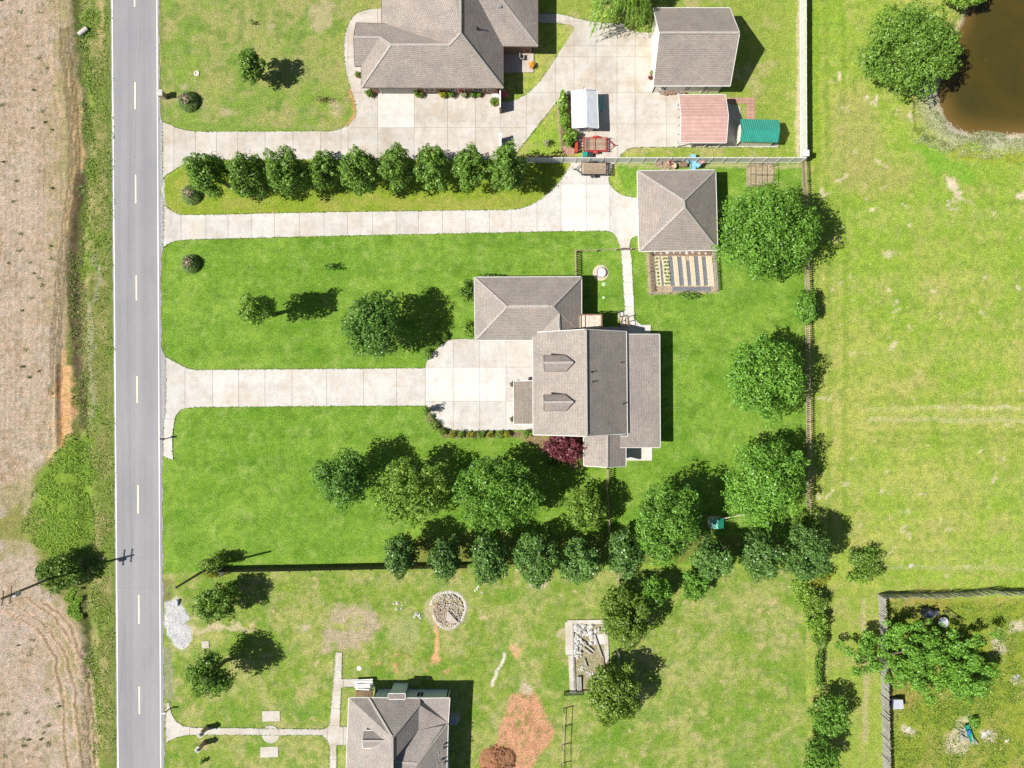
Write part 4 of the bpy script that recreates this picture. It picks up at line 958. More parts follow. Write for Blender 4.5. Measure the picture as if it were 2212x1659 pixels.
    for y in (835, 960, 1065):
        p = P(737.33 + 1130 / 3, 553 + y / 3, 2.5); g = Geo(); g.box((p.x, p.y, 1.22), (.18, .18, 2.4)); g.obj('porch_post', M_fascia_w, h)
    # dormers
    for dy in (0, 255.5):
        DE, DR = 5.55, 6.3; dm = thing('dormer', P(1200, 785 + dy / 3, 4)); dm.parent = h; dm.location = dm.location - h.location
        dm.location.z = 4
        roof(dm, [[T(1313, 645 + dy, DE), T(1449, 644 + dy, DE), T(1503, 690 + dy, DR), T(1315, 692 + dy, DR)], [T(1315, 692 + dy, DR), T(1503, 690 + dy, DR), T(1455, 746 + dy, DE), T(1315, 746 + dy, DE)]], M_sh_a, M_fascia_b, 'dormer_roof', thick=.1)
        a = P(737.33 + 1318 / 3, 553 + (743 + dy) / 3, DE); b = P(737.33 + 1449 / 3, 553 + (648 + dy) / 3, DE)
        g = Geo(); x0, x1, y0, y1 = a.x + .15, b.x - .1, a.y + .12, b.y - .12; ym = (y0 + y1) / 2
        g.add([(x0, y0, 3.2), (x1, y0, 3.2), (x1, y1, 3.2), (x0, y1, 3.2), (x0, y0, DE), (x1, y0, DE), (x1, y1, DE), (x0, y1, DE), (x0, ym, DR - .12), (x1, ym, DR - .12)], [(0, 1, 5, 4), (2, 3, 7, 6), (3, 0, 4, 8, 7), (1, 2, 6, 9, 5), (4, 5, 9, 8), (6, 7, 8, 9)])
        g.obj('dormer_wall', M_cream, dm)
    for x, y, hh in ((1810, 692, 4.0), (1622, 752, 6.3), (1630, 815, 6.2), (1826, 957, 3.9)): vent(h, 737.33 + x / 3, 553 + y / 3, hh, .38, .06, M_blackmetal)
main_house()
# --- house at the bottom edge
def bottom_house():
    def T(x, y, h): return (734.4 + x * .140625, 1425.6 + y * .140625, h)
    c0 = P(860, 1600); h = thing('house', (c0.x, c0.y, 0), 'grey roofed house with siding tinted blue for sky light at the bottom edge', 'house')
    E, R, R2 = 3.3, 6.3, 5.1
    roof(h, [[T(140, 585, E), T(440, 583, E + .0), T(803, 1195, R), T(803, 1560, R), T(800, 2600, R), T(60, 2600, E)],
             [T(440, 583, E), T(1215, 590, E), T(1215, 690, 3.8), T(812, 1192, R), T(803, 1195, R)],
             [T(1215, 690, 3.8), T(1205, 1080, 4.1), T(815, 1565, 5.3), T(803, 1560, R), T(812, 1192, R)],
             [T(1215, 590, E), T(1685, 587, E), T(1660, 965, E), T(1590, 1010, 3.7), T(1205, 1080, 4.1), T(1215, 690, 3.8)],
             [T(1205, 1080, 4.1), T(1590, 1010, 3.7), T(1660, 965, E), T(1190, 1592, R2), T(815, 1565, 5.3)],
             [T(1660, 965, E), T(1610, 2600, E), T(1190, 2600, R2), T(1190, 1592, R2)],
             [T(803, 1560, R), T(815, 1565, 5.3), T(1190, 1592, R2), T(1190, 2600, R2), T(800, 2600, R)]], M_sh_d, M_fascia_w)
    a = P(*T(140, 585, E)[:2], E); b = P(*T(1688, 585, E)[:2], E); i = .4; yS = P(850, 1780, E).y
    foot = [(a.x + i, yS), (b.x - i, yS), (b.x - i, b.y - i), (a.x + 2.6, b.y - i), (a.x + 2.6, b.y - i - 2), (a.x + i, b.y - i - 2)]
    walls(h, foot, E - .12, M_siding)
    opening(h, foot[2], foot[3], .33, .42, .9, 2.2, frame=M_siding); opening(h, foot[2], foot[3], .80, .88, .05, 2.1, 'door', M_fascia_w, M_siding)
    opening(h, foot[1], foot[2], .5, .58, .9, 2.2); opening(h, foot[5], foot[0], .3, .4, .9, 2.2)
    # wall bay with its own little roof
    p = P(*T(745, 520, E)[:2], E); q = P(*T(1000, 520, E)[:2], E); g = Geo(); g.prism([(p.x + .1, b.y - .5), (q.x - .1, b.y - .5), (q.x - .1, p.y - .12), (p.x + .1, p.y - .12)], 0, E - .15); g.obj('bay', M_siding, h)
    roof(h, [[T(745, 520, E + .03), T(1000, 520, E + .03), T(1000, 600, E + .3), T(745, 600, E + .3)]], M_sh_b, M_fascia_w, 'bay_roof', caps=False, thick=.1)
    # downpipe
    for x in (1655, 1020, 790):
        p = P(*T(x, 600, E)[:2], E); g = Geo(); g.cyl((p.x, b.y - i + .08, .1), (p.x, b.y - i + .08, E - .2), .05, n=8); g.obj('downpipe', M_fascia_w, h)
    for dy in (0, 610):
        DE, DR = 5.0, 5.8; dm = thing('dormer', P(808, 1600, 4)); dm.parent = h; dm.location = dm.location - h.location; dm.location.z = 4
        roof(dm, [[T(370, 1085 + dy, DE), T(672, 1085 + dy, DE), T(742, 1245 + dy, DR), T(345, 1245 + dy, DR)], [T(345, 1245 + dy, DR), T(742, 1245 + dy, DR), T(660, 1352 + dy, DE), T(355, 1352 + dy, DE)]], M_sh_d, M_fascia_w, 'dormer_roof', thick=.1)
        pa = P(*T(385, 1345 + dy, DE)[:2], DE); pb = P(*T(660, 1095 + dy, DE)[:2], DE); x0, x1, y0, y1 = pa.x + .1, pb.x - .1, pa.y + .1, pb.y - .1; ym = P(*T(345, 1245 + dy, DR)[:2], DR).y
        g = Geo(); g.add([(x0, y0, 3.4), (x1, y0, 3.4), (x1, y1, 3.4), (x0, y1, 3.4), (x0, y0, DE - .05), (x1, y0, DE - .05), (x1, y1, DE - .05), (x0, y1, DE - .05), (x0, ym, DR - .12), (x1, ym, DR - .12)], [(0, 1, 5, 4), (2, 3, 7, 6), (3, 0, 4, 8, 7), (1, 2, 6, 9, 5), (4, 5, 9, 8), (6, 7, 8, 9)])
        g.obj('dormer_wall', M_siding, dm)
    for x, y, hh in ((1580, 1325, 3.9), (1520, 1425, 4.3), (1505, 1590, 4.3), (1585, 1600, 3.8)): vent(h, *T(x, y, 0)[:2], hh, .45, .06, M_steel)
bottom_house()
# ------------------------------------------------------------------ foliage
def leaf_cloud(centers, normals, size, tint, aspect=1.5):
    """folded leaf sprays: two quads hinged along the midrib -> 1 bent diamond of 4 verts (2 tris as a quad)"""
    n = len(centers); r = RNG.normal(size=(n, 3)); t = np.cross(normals, r); t /= np.linalg.norm(t, axis=1, keepdims=True) + 1e-9
    b = np.cross(normals, t); s = size[:, None]
    v0 = centers - t * s * aspect * .5; v1 = centers + b * s * .42 + normals * s * .10; v2 = centers + t * s * aspect * .5 - normals * s * .18; v3 = centers - b * s * .42 + normals * s * .10
    co = np.stack([v0, v1, v2, v3], 1).reshape(-1, 3); q = np.arange(n * 4).reshape(n, 4)
    return co, q, np.repeat(tint, 4)

def crown_mesh(name, rx, ry, rz, mat, dens=120, leaf=.2, lobes=None, lobe_r=.36, seed=0, holes=.0, droop=0.0, flat_bottom=.55, extra=None):
    r_ = np.random.default_rng(seed + 100); R = (rx + ry) / 2
    K = int((lobes or (16 + R * 7)) * (1.25 if R > 1 else 1.0)); lobe_r = lobe_r * (.80 if R > 1 else 1)
    cs = []; tries = 0
    while len(cs) < K and tries < 4000:
        tries += 1; d = r_.normal(size=3); d /= np.linalg.norm(d)
        if d[2] < -flat_bottom: continue
        rr = r_.uniform(.52, .90); c = d * rr
        if all(np.linalg.norm(c - o) > (.21 if R > 1 else .24) for o, _ in cs) or tries > 2500: cs.append((c, r_.uniform(.6, 1.3)))
    cs.append((np.array([0, 0, .12]), 1.8)); cs.append((np.array([0, 0, -.15]), 1.7))
    total = int(dens * (PI * rx * ry + PI * R * rz * .9)); per = np.array([c[1] ** 2 for c in cs]); per = (per / per.sum() * total).astype(int)
    CO, Q, TT = [], [], []; base = 0
    sc = np.array([rx, ry, rz])
    for (c, w), k in zip(cs, per):
        d = r_.normal(size=(k, 3)); d[:, 2] = np.where(d[:, 2] < -.2, -d[:, 2] * .6, d[:, 2]); d /= np.linalg.norm(d, axis=1, keepdims=True)
        lr = lobe_r * w * (1 if R > 1.5 else 1.15)
        bumpy = 1 + .34 * np.sin(d[:, 0] * 5 + c[0] * 20) * np.cos(d[:, 1] * 6 + c[1] * 17)
        rad = lr * bumpy * r_.power(6, size=k); pos = (c + d * rad[:, None]) * sc
        if droop: pos[:, 2] -= droop * (np.hypot(pos[:, 0] / rx, pos[:, 1] / ry)) ** 2 * rz
        nrm = d * .75 + r_.normal(size=(k, 3)) * .45 + np.array([0, 0, .25]); nrm /= np.linalg.norm(nrm, axis=1, keepdims=True)
        tint = np.clip(r_.normal(.46, .25, k), 0, 1); sz = leaf * r_.uniform(.65, 1.35, k)
        co, q, tt = leaf_cloud(pos, nrm, sz, tint); CO.append(co); Q.append(q + base); TT.append(tt); base += len(co)
    # stray shoots past the outline
    k = int(total * .05); d = r_.normal(size=(k, 3)); d[:, 2] = np.abs(d[:, 2]) * .8 - .1; d /= np.linalg.norm(d, axis=1, keepdims=True)
    pos = d * (r_.uniform(.95, 1.16, k))[:, None] * sc; ang = np.arctan2(d[:, 1], d[:, 0]); keep = np.sin(ang * 9 + seed) + np.sin(ang * 23 + 2 * seed) > .2; pos = pos[keep]; d = d[keep]
    if len(pos):
        co, q, tt = leaf_cloud(pos, d, leaf * r_.uniform(.5, 1, len(pos)), np.clip(r_.normal(.5, .2, len(pos)), 0, 1)); CO.append(co); Q.append(q + base); TT.append(tt); base += len(co)
    me = quads_mesh(name, np.concatenate(CO), np.concatenate(Q)); a = me.attributes.new('tint', 'FLOAT', 'POINT'); a.data.foreach_set('value', np.concatenate(TT).astype(np.float32)); me.materials.append(mat)
    return me

def trunk_geo(h0, rx, ry, rz, zc, seed, r0=None):
    rr = random.Random(seed); g = Geo(); r0 = r0 or max(.05, .045 * zc + .03 * rx); top = zc + rz * .25
    pts = [Vector((0, 0, 0))]
    for i in range(1, 5): pts.append(Vector((rr.uniform(-.06, .06) * i, rr.uniform(-.06, .06) * i, top * i / 4)))
    for i in range(4): g.cyl(pts[i], pts[i + 1], r0 * (1 - i * .2), r0 * (1 - (i + 1) * .2), 8, cap=(i in (0, 3)))
    nb = 6 if rx > 1 else 4
    for k in range(nb):
        a = 2 * PI * k / nb + rr.uniform(-.4, .4); z0 = zc - rz * rr.uniform(.15, .7); z0 = max(z0, .35 * zc)
        p = Vector((0, 0, z0)); q = Vector((math.cos(a) * rx * .45, math.sin(a) * ry * .45, z0 + rz * .45)); e = Vector((math.cos(a) * rx * .75, math.sin(a) * ry * .75, z0 + rz * .65))
        g.cyl(p, q, r0 * .42, r0 * .26, 6, cap=False); g.cyl(q, e, r0 * .26, r0 * .08, 5, cap=False)
    return g

TSEED = [0]
def tree(u, v, ru, rv, htot, mat, label, group=None, name='tree', cat='tree', zc=None, rz=None, leaf=.17, dens=175, low=.18, **kw):
    """u,v: where the middle of the crown shows in plan; ru, rv its half extents in plan units"""
    TSEED[0] += 1; sd_ = TSEED[0]
    zb = htot * low; rz = rz or (htot - zb) / 2; zc = zc or (htot + zb) / 2
    p = P(u, v, zc * .85 + htot * .15); k = (1 - zc / HC) * 1.0; rx, ry = ru / S * k, rv / S * k
    # lean of tall crowns stretches the outline along the view radius: take it off again
    rad = math.hypot(p.x, p.y); st = rad * (rz * 1.1) / HC / max(1, 1)
    if rad > 8:
        rx = max(rx * .86, rx - st * abs(p.x) / rad * .35); ry = max(ry * .86, ry - st * abs(p.y) / rad * .35)
    t = thing(name, (p.x, p.y, 0), label, cat, group)
    me = crown_mesh('crown', rx, ry, rz, mat, dens, leaf, seed=sd_ * 7, **kw)
    inst('crown', me, t, (0, 0, zc))
    g = trunk_geo(0, rx, ry, rz, zc, sd_); o = bpy.data.objects.new('trunk', g.mesh('trunk', M_bark)); COL.objects.link(o); o.parent = t
    return t
# -- row of trees between the drives
row = [(453, 373, 45, 52), (533, 377, 42, 52), (617, 373, 44, 52), (703, 372, 35, 43), (774, 367, 41, 50), (856, 363, 37, 46), (934, 363, 36, 49), (1016, 363, 34, 49), (1096, 363, 37, 51)]
names = ['first tree from the road in the row between the two upper drives', 'second tree from the road in the row between the upper drives', 'third tree from the road in the row between the upper drives', 'small fourth tree from the road in the row between the upper drives', 'middle tree of the nine between the two upper drives', 'fourth tree from the fence end in the row between the upper drives', 'third tree from the fence end in the row between the upper drives', 'second tree from the fence end in the row between the upper drives', 'last tree in the row between the upper drives, touching the fence']
for (u, v, a, b), lb in zip(row, names): tree(u, v, a * 1.12, b * 1.06, 8.6 if a > 36 else 7.6, L_mid, lb, 'row of trees between the two upper driveways', low=.12, lobe_r=.34)
# -- row along the lower fence
row = [(867, 1203, 33, 46), (959, 1203, 34, 47), (1057, 1209, 39, 51), (1159, 1206, 41, 55), (1254, 1216, 39, 47), (1351, 1199, 37, 50), (1543, 1203, 40, 46), (1641, 1203, 43, 51), (1741, 1196, 50, 58)]
names = ['first dark tree at the road end of the lower fence row', 'second dark tree of the lower fence row', 'third dark tree of the lower fence row, right above the stone ring', 'fourth dark tree of the lower fence row, tall and oval', 'fifth dark tree of the lower fence row, round and low', 'sixth dark tree of the lower fence row, above the yellowish tree', 'dark tree of the lower row just below the green play set', 'second dark tree from the field end of the lower row', 'broad dark tree at the field end of the lower row']
for (u, v, a, b), lb in zip(row, names): tree(u, v, a * 1.22, b * 1.14, 8.4, L_blue, lb, 'row of dark trees along the lower fence', low=.1, lobe_r=.33)
# -- single trees
tree(545, 143, 36, 42, 5.6, L_mid, 'small spiky maple alone on the upper left lawn', low=.1, lobe_r=.28, leaf=.2, dens=140)
tree(553, 668, 42, 40, 9.8, L_lime, 'slender yellow green tree with a very long shadow on the main lawn', low=.08, lobe_r=.3, dens=140)
tree(805, 700, 67, 74, 9.2, L_dark, 'round dark green tree on the lawn above the lower driveway', low=.15)
tree(738, 1037, 61, 70, 8.6, L_dark, 'dark round tree nearest the road in the lawn below the driveway', low=.15)
tree(885, 1062, 82, 76, 8.2, L_lime, 'loose lime tinted tree beside the dark round one below the driveway', low=.2, lobe_r=.28, dens=140)
tree(1072, 1072, 92, 86, 9.6, L_bright, 'big glossy green tree on the lawn between driveway and lower row', low=.15, lobe_r=.3)
tree(1266, 1102, 46, 54, 6.2, L_lime, 'small pale tree beside the picket fence below the house', low=.2, lobe_r=.3, dens=140)
tree(1440, 1128, 78, 95, 10.4, L_bright, 'tall broad tree left of the green play set', low=.12, lobe_r=.3)
tree(1656, 1050, 94, 102, 9.4, L_bright, 'large light green tree at the picket fence, right of the play set', low=.15, lobe_r=.3)
tree(1650, 814, 98, 96, 8.6, L_bright, 'large round tree in the back lawn beside the picket fence', low=.15, lobe_r=.3)
tree(1657, 506, 116, 112, 10.6, L_bright, 'the biggest tree, rich green, touching the square garage', low=.12, lobe_r=.27, lobes=70)
tree(1742, 662, 30, 38, 3.6, L_bright, 'small round tree growing through the picket fence', low=.1, leaf=.18)
tree(1965, 104, 116, 108, 8.6, L_mid, 'broad old tree overhanging the brown pond', low=.15, lobe_r=.27, lobes=64)
tree(2090, -12, 44, 30, 4.5, L_lime, 'bright lime tree cut off by the top edge at the pond', low=.1)
tree(1352, 1332, 62, 72, 6.6, L_olive, 'round olive green tree right of the rubble filled pit', low=.1, lobe_r=.28, leaf=.18)
tree(1414, 1280, 36, 38, 4.6, L_bright, 'small tree nestled against the olive green one', low=.15)
tree(1503, 1266, 36, 38, 3.6, L_bright, 'little shrubby tree on the grass under the lower row', low=.1, lobe_r=.3)
tree(1330, 1503, 64, 74, 6.4, L_olive, 'round yellow green tree below the rubble filled pit', low=.1, lobe_r=.28, leaf=.18)
tree(470, 1304, 54, 45, 5.2, L_mid, 'squat green tree beside the white gravel patch', low=.15, lobe_r=.32)
tree(450, 1462, 56, 54, 7.4, L_mid, 'dark green tree above the garden path near the road', low=.15, lobe_r=.34)
tree(128, 1236, 56, 46, 3.4, L_mid, 'dark bushy tree around the power pole across the road', low=.05)
tree(1790, 1545, 52, 52, 4.6, L_bright, 'scrubby tree on the field edge, upper of two', low=.1, lobe_r=.3, dens=140)
tree(1775, 1640, 48, 46, 4.8, L_bright, 'scrubby tree cut by the bottom edge on the field line', low=.1, lobe_r=.3, dens=140)
# willow at the top edge
def willow(u, v, ru, htot, label):
    p = P(u, v, htot * .8); R_ = ru / S; t = thing('willow_tree', (p.x, p.y, 0), label, 'tree'); n = 1100; pos = []; nr = []; sz = []
    for i in range(n):
        a = RNG.uniform(0, 2 * PI); r = R_ * (RNG.uniform(.0, 1) ** .6) * (.8 + .2 * math.sin(a * 5)); z = htot - .9 * (r / R_) ** 2 * 2; d = np.array([math.cos(a), math.sin(a), 0]); L = RNG.uniform(1.2, 3.2) * (.4 + r / R_); c_ = np.array([d[0] * r, d[1] * r, z]); out = RNG.uniform(.12, .4)
        for j in range(9):
            c_ = c_ + d * out * L / 9 - np.array([0, 0, L / 9]) * (.5 + j * .12); out *= .93
            if c_[2] < .4: break
            pos.append(c_ + RNG.normal(size=3) * .04); nn = d * .75 + np.array([0, 0, .65]) + RNG.normal(size=3) * .25; nr.append(nn / np.linalg.norm(nn)); sz.append(.2)
    pos = np.array(pos); nr = np.array(nr); sz = np.array(sz) * RNG.uniform(.7, 1.3, len(sz)); down = np.array([0, 0, -1.0]); tt_ = down - nr * (nr @ down)[:, None]; tt_ += RNG.normal(size=tt_.shape) * .25; tt_ /= np.linalg.norm(tt_, axis=1, keepdims=True); b_ = np.cross(nr, tt_)
    s2 = sz[:, None]; v0 = pos - tt_ * s2 * 1.3; v1 = pos + b_ * s2 * .24 + nr * .02; v2 = pos + tt_ * s2 * 1.3; v3 = pos - b_ * s2 * .24 + nr * .02
    me = quads_mesh('crown', np.stack([v0, v1, v2, v3], 1).reshape(-1, 3), np.arange(len(pos) * 4).reshape(-1, 4)); a_ = me.attributes.new('tint', 'FLOAT', 'POINT'); a_.data.foreach_set('value', np.repeat(np.clip(RNG.normal(.5, .25, len(pos)), 0, 1), 4).astype(np.float32)); me.materials.append(L_lime)
    inst('crown', me, t, (0, 0, 0)); g = trunk_geo(0, R_, R_, htot * .4, htot * .6, 5); o = bpy.data.objects.new('trunk', g.mesh('trunk', M_bark)); COL.objects.link(o); o.parent = t
willow(1345, -40, 84, 6.6, 'weeping willow with hanging yellow green branches at the top edge')
# leaning, spreading tree in the lower right yard
p0 = P(1960, 1400); t = thing('tree', (p0.x, p0.y, 0), 'sprawling half fallen tree across the grey wooden fence', 'tree'); CO, Q, TT = [], [], []; base = 0
for (u, v, r, z) in ((1870, 1405, 36, 2.6), (1905, 1445, 38, 2.8), (1950, 1430, 45, 3.2), (1995, 1450, 48, 3.2), (2040, 1465, 48, 3.0), (2085, 1460, 46, 2.8), (2120, 1455, 30, 2.4), (1990, 1400, 40, 3.4), (2050, 1420, 44, 3.3), (1950, 1370, 30, 3.2), (2095, 1485, 30, 2.0), (1915, 1390, 24, 2.8), (2085, 1400, 22, 3.0), (2010, 1360, 18, 3.2)):
    me_c = P(u, v, z); r *= 1.1; k = int(r * r / 324 * PI * 105); d = RNG.normal(size=(k, 3)); d /= np.linalg.norm(d, axis=1, keepdims=True)
    sc = np.array([r / S, r / S * .8, 1.0]); pos = d * sc * RNG.power(3, size=(k, 1)) + np.array([me_c.x - p0.x, me_c.y - p0.y, z]); pos[:, 2] = np.maximum(pos[:, 2], .1)
    q_ = RNG.normal(size=(14, 3)) * np.array([r / S * 1.0, r / S * .8, .7]); ii_ = RNG.integers(0, 14, k); pos = pos * .33 + (q_[ii_] * 1.05 + np.array([me_c.x - p0.x, me_c.y - p0.y, z])) * .67
    nr = d * .6 + RNG.normal(size=(k, 3)) * .5 + np.array([0, 0, .4]); nr /= np.linalg.norm(nr, axis=1, keepdims=True)
    co, q, tt = leaf_cloud(pos, nr, .19 * RNG.uniform(.6, 1.3, k), np.clip(RNG.normal(.5, .22, k), 0, 1)); CO.append(co); Q.append(q + base); TT.append(tt); base += len(co)
me = quads_mesh('crown', np.concatenate(CO), np.concatenate(Q)); a_ = me.attributes.new('tint', 'FLOAT', 'POINT'); a_.data.foreach_set('value', np.concatenate(TT).astype(np.float32)); me.materials.append(L_bright); inst('crown', me, t, (0, 0, 0))
g = Geo()
for a, b, r0 in (((1975, 1370, .1), (1990, 1400, 2.4), .22), ((1990, 1400, 2.4), (2080, 1460, 2.6), .14), ((1990, 1400, 2.4), (1890, 1420, 2.5), .12), ((1975, 1370, .1), (1940, 1350, 1.8), .1)):
    g.cyl(P(*a), P(*b), r0, r0 * .6, 7)
g.obj('trunk', M_bark, t); Geo().cyl(P(2040, 1320, 1.0), P(2085, 1345, .6), .07, .04, 7).obj('broken_branch', M_bark, t)
# burgundy maple
tree(1226, 968, 54, 35, 4.0, L_red, 'burgundy leaved maple tucked against the house corner', low=.1, lobe_r=.3, leaf=.17, dens=170)
# -- shrubs
def shrub(u, v, ru, rv, h, mat, label, group=None, name='shrub', cat='shrub', dens=150, leaf=.13, **kw):
    TSEED[0] += 1; z = h * .5; p = P(u, v, z); k = 1 - z / HC
    t = thing(name, (p.x, p.y, 0), label, cat, group); me = crown_mesh('foliage', ru / S * k, rv / S * k, h * .55, mat, dens, leaf, seed=TSEED[0] * 5, lobes=kw.pop('lobes', 12), flat_bottom=.9, **kw); inst('foliage', me, t, (0, 0, h * .48))
    g = Geo()
    for k in range(3): g.cyl((0, 0, 0), (.1 * math.cos(k * 2.1), .1 * math.sin(k * 2.1), h * .6), .03, .015, 5)
    o = bpy.data.objects.new('stem', g.mesh('stem', M_bark)); COL.objects.link(o); o.parent = t
    return t
GB = 'clipped box shrubs along the parking court'
for i, (u, lb) in enumerate(zip((976.3, 995.7, 1016.7, 1038, 1058.3, 1079, 1096.3), ('first of the straight run, beside the curve', 'second of the straight run', 'third of the straight run', 'middle of the straight run, the widest', 'fifth of the straight run', 'second last of the straight run', 'last of the straight run, the smallest'))):
    shrub(u, 939, 9 if i != 3 else 10.5, 8.5, .95, L_olive if i % 2 else L_yellow, 'clipped box shrub at the parking court, ' + lb, GB, dens=260, leaf=.10)
shrub(937, 919.7, 12, 13, 1.0, L_olive, 'clipped shrub on the curve of the lower court edge, upper', GB, dens=240, leaf=.10)
shrub(954, 933, 12, 9, 1.0, L_olive, 'clipped shrub on the curve of the lower court edge, lower', GB, dens=240, leaf=.10)
shrub(920.5, 886, 8, 10, 2.6, L_mid, 'narrow upright shrub at the lower driveway corner', dens=220, leaf=.12)
shrub(932, 900, 6, 7, .7, L_mid, 'tiny shrub in the mulch bed of the court curve', dens=220, leaf=.10)
shrub(959, 728, 9, 9, 1.0, L_olive, 'rounded shrub at the top of the court, nearest the house', 'shrubs around the upper court curve', dens=220, leaf=.11)
shrub(942, 741, 10, 12, 1.1, L_mid, 'rounded shrub in the middle of the upper court curve', 'shrubs around the upper court curve', dens=220, leaf=.11)
shrub(924, 765, 10, 13, 1.1, L_mid, 'shrub at the driveway end of the upper court curve', 'shrubs around the upper court curve', dens=220, leaf=.11)
shrub(1135, 937, 9, 8, 1.0, L_mid, 'green shrub at the house corner, left of two', dens=220, leaf=.11)
shrub(1149, 937, 8, 7, .9, L_olive, 'green shrub at the house corner, right of two', dens=220, leaf=.11)
shrub(1205, 1000, 30, 14, 1.5, L_olive, 'olive undergrowth below the burgundy maple', dens=120, leaf=.14)
shrub(1012, 626, 22, 26, 3.2, L_mid, 'loose dark shrub at the corner of the garage wing', dens=110, leaf=.16)
shrub(1012, 712, 22, 20, 1.6, L_lime, 'pale wispy shrub against the garage wing wall', dens=80, leaf=.14)
shrub(1060, 597, 28, 5, 1.4, L_mid, 'thin strip of shrubs behind the garage wing', dens=120, leaf=.13)
shrub(460, 1217, 31, 20, 3.4, L_olive, 'ivy covered bush at the foot of the roadside power pole', dens=140, leaf=.14)
shrub(456, 1240, 15, 10, .9, L_yellow, 'yellow green bush under the power pole', dens=140, leaf=.13)
shrub(1487, 638, 26, 9, .8, L_mid, 'low bush at the lower edge of the vegetable garden', dens=130, leaf=.13)
shrub(1216, 226, 10, 26, 1.3, L_lime, 'leafy green bed plants beside the white shed, upper clump', 'broad leaved plants beside the white shed', dens=150, leaf=.24)
shrub(1220, 262, 11, 20, 1.2, L_lime, 'leafy green bed plants beside the white shed, middle clump', 'broad leaved plants beside the white shed', dens=150, leaf=.26)
shrub(1232, 298, 16, 17, 1.5, L_lime, 'leafy green bed plants by the red trailer, lower clump', 'broad leaved plants beside the white shed', dens=150, leaf=.30)
shrub(1180, 309, 6, 9, 1.2, L_grass, 'small grey green bush on the grass wedge', dens=150, leaf=.12)
shrub(437, 1645, 0.6 * 10, 6, .8, L_dark, 'tiny dark shrub near the bottom edge beside the road', dens=220, leaf=.1)
# hedge scrub on the field line
for (u, v, a, b, h_, m_, lb) in ((1735, 1272, 20, 28, 2.2, L_lime, 'bright scrub on the field line, just under the dark row'), (1757, 1300, 24, 30, 2.2, L_olive, 'yellowish scrub in the middle of the field line'), (1765, 1345, 22, 24, 2.0, L_lime, 'bright green scrub lower on the field line'), (1762, 1245, 26, 18, 2.0, L_yellow, 'yellow green brush beside the last dark tree'), (1772, 1380, 12, 18, 1.6, L_mid, 'narrow scrub at the foot of the field line'), (1870, 1205, 30, 20, 1.6, L_mid, 'loose brush heap on the field edge, upper'), (1857, 1243, 24, 14, 1.2, L_lime, 'loose brush heap on the field edge, lower'), (1890, 1232, 18, 12, 1.0, L_olive, 'small weeds beside the brush heaps'), (1768, 1450, 7, 40, 1.3, L_mid, 'thin strip of weeds on an old fence line'), (1742, 1130, 28, 26, 2.2, L_olive, 'olive bush under the large light green tree')):
    shrub(u, v, a * 1.25, b * 1.2, h_ * 1.15, m_, lb, 'scrub along the field edge', dens=150, leaf=.16, lobes=26)
shrub(713, 577, 12, 9, 1.8, L_dark, 'tiny sapling on the main lawn', dens=60, leaf=.14)
shrub(700, 215, 22, 8, 1.0, L_brown, 'thin brown sapling lying on the upper lawn', dens=45, leaf=.12)
shrub(545, 48, 12, 5, .8, L_mid, 'thin little shrub near the top of the left lawn', dens=55, leaf=.12)
shrub(2104, 1560, 12, 14, 1.0, L_bright, 'green bush beside the scrap pile', dens=160, leaf=.13)
# ornamental grasses
for (u, v, r, lb) in ((404, 217, 21, 'arching pampas grass clump beside the upper mailbox'), (410, 419, 20, 'arching grass clump on the strip between the two upper drives'), (409, 569, 19, 'arching grass clump on the main lawn near the road')):
    p = P(u, v, .6); t = thing('ornamental_grass', (p.x, p.y, 0), lb, 'grass clump', 'ornamental grass clumps along the road'); k = 2600; a = RNG.uniform(0, 2 * PI, k); f = RNG.uniform(.16, 1, k) ** .5; R_ = r / S
    z = 1.15 * np.sqrt(np.clip(1 - f ** 2, 0, 1)) * RNG.uniform(.75, 1.05, k) + .05; d = np.stack([np.cos(a), np.sin(a), np.zeros(k)], 1); pos = d * (f * R_)[:, None]; pos[:, 2] = z
    nr = d * (f * .8)[:, None] + np.array([0, 0, .8]) + RNG.normal(size=(k, 3)) * .3; nr /= np.linalg.norm(nr, axis=1, keepdims=True); tt_ = d - nr * np.sum(d * nr, 1)[:, None] + RNG.normal(size=(k, 3)) * .2; tt_ /= np.linalg.norm(tt_, axis=1, keepdims=True); b_ = np.cross(nr, tt_)
    L = .26; v0 = pos - tt_ * L; v1 = pos + b_ * .03; v2 = pos + tt_ * L - np.array([0, 0, .06]); v3 = pos - b_ * .03
    me = quads_mesh('blades', np.stack([v0, v1, v2, v3], 1).reshape(-1, 3), np.arange(k * 4).reshape(-1, 4)); a_ = me.attributes.new('tint', 'FLOAT', 'POINT'); a_.data.foreach_set('value', np.repeat(np.clip(RNG.normal(.35, .25, k), 0, 1), 4).astype(np.float32)); me.materials.append(L_pampas); inst('blades', me, t, (0, 0, 0))
    g = Geo()
    for i in range(130): q_ = RNG.uniform(0, 2 * PI); w_ = RNG.uniform(0, .42) * R_ * 1.1; g.beam((w_ * math.cos(q_), w_ * math.sin(q_), .6), (w_ * 1.5 * math.cos(q_), w_ * 1.3 * math.sin(q_), 1.34), .07, .02)
    o = bpy.data.objects.new('dry_core', g.mesh('dry_core', M_straw)); COL.objects.link(o); o.parent = t
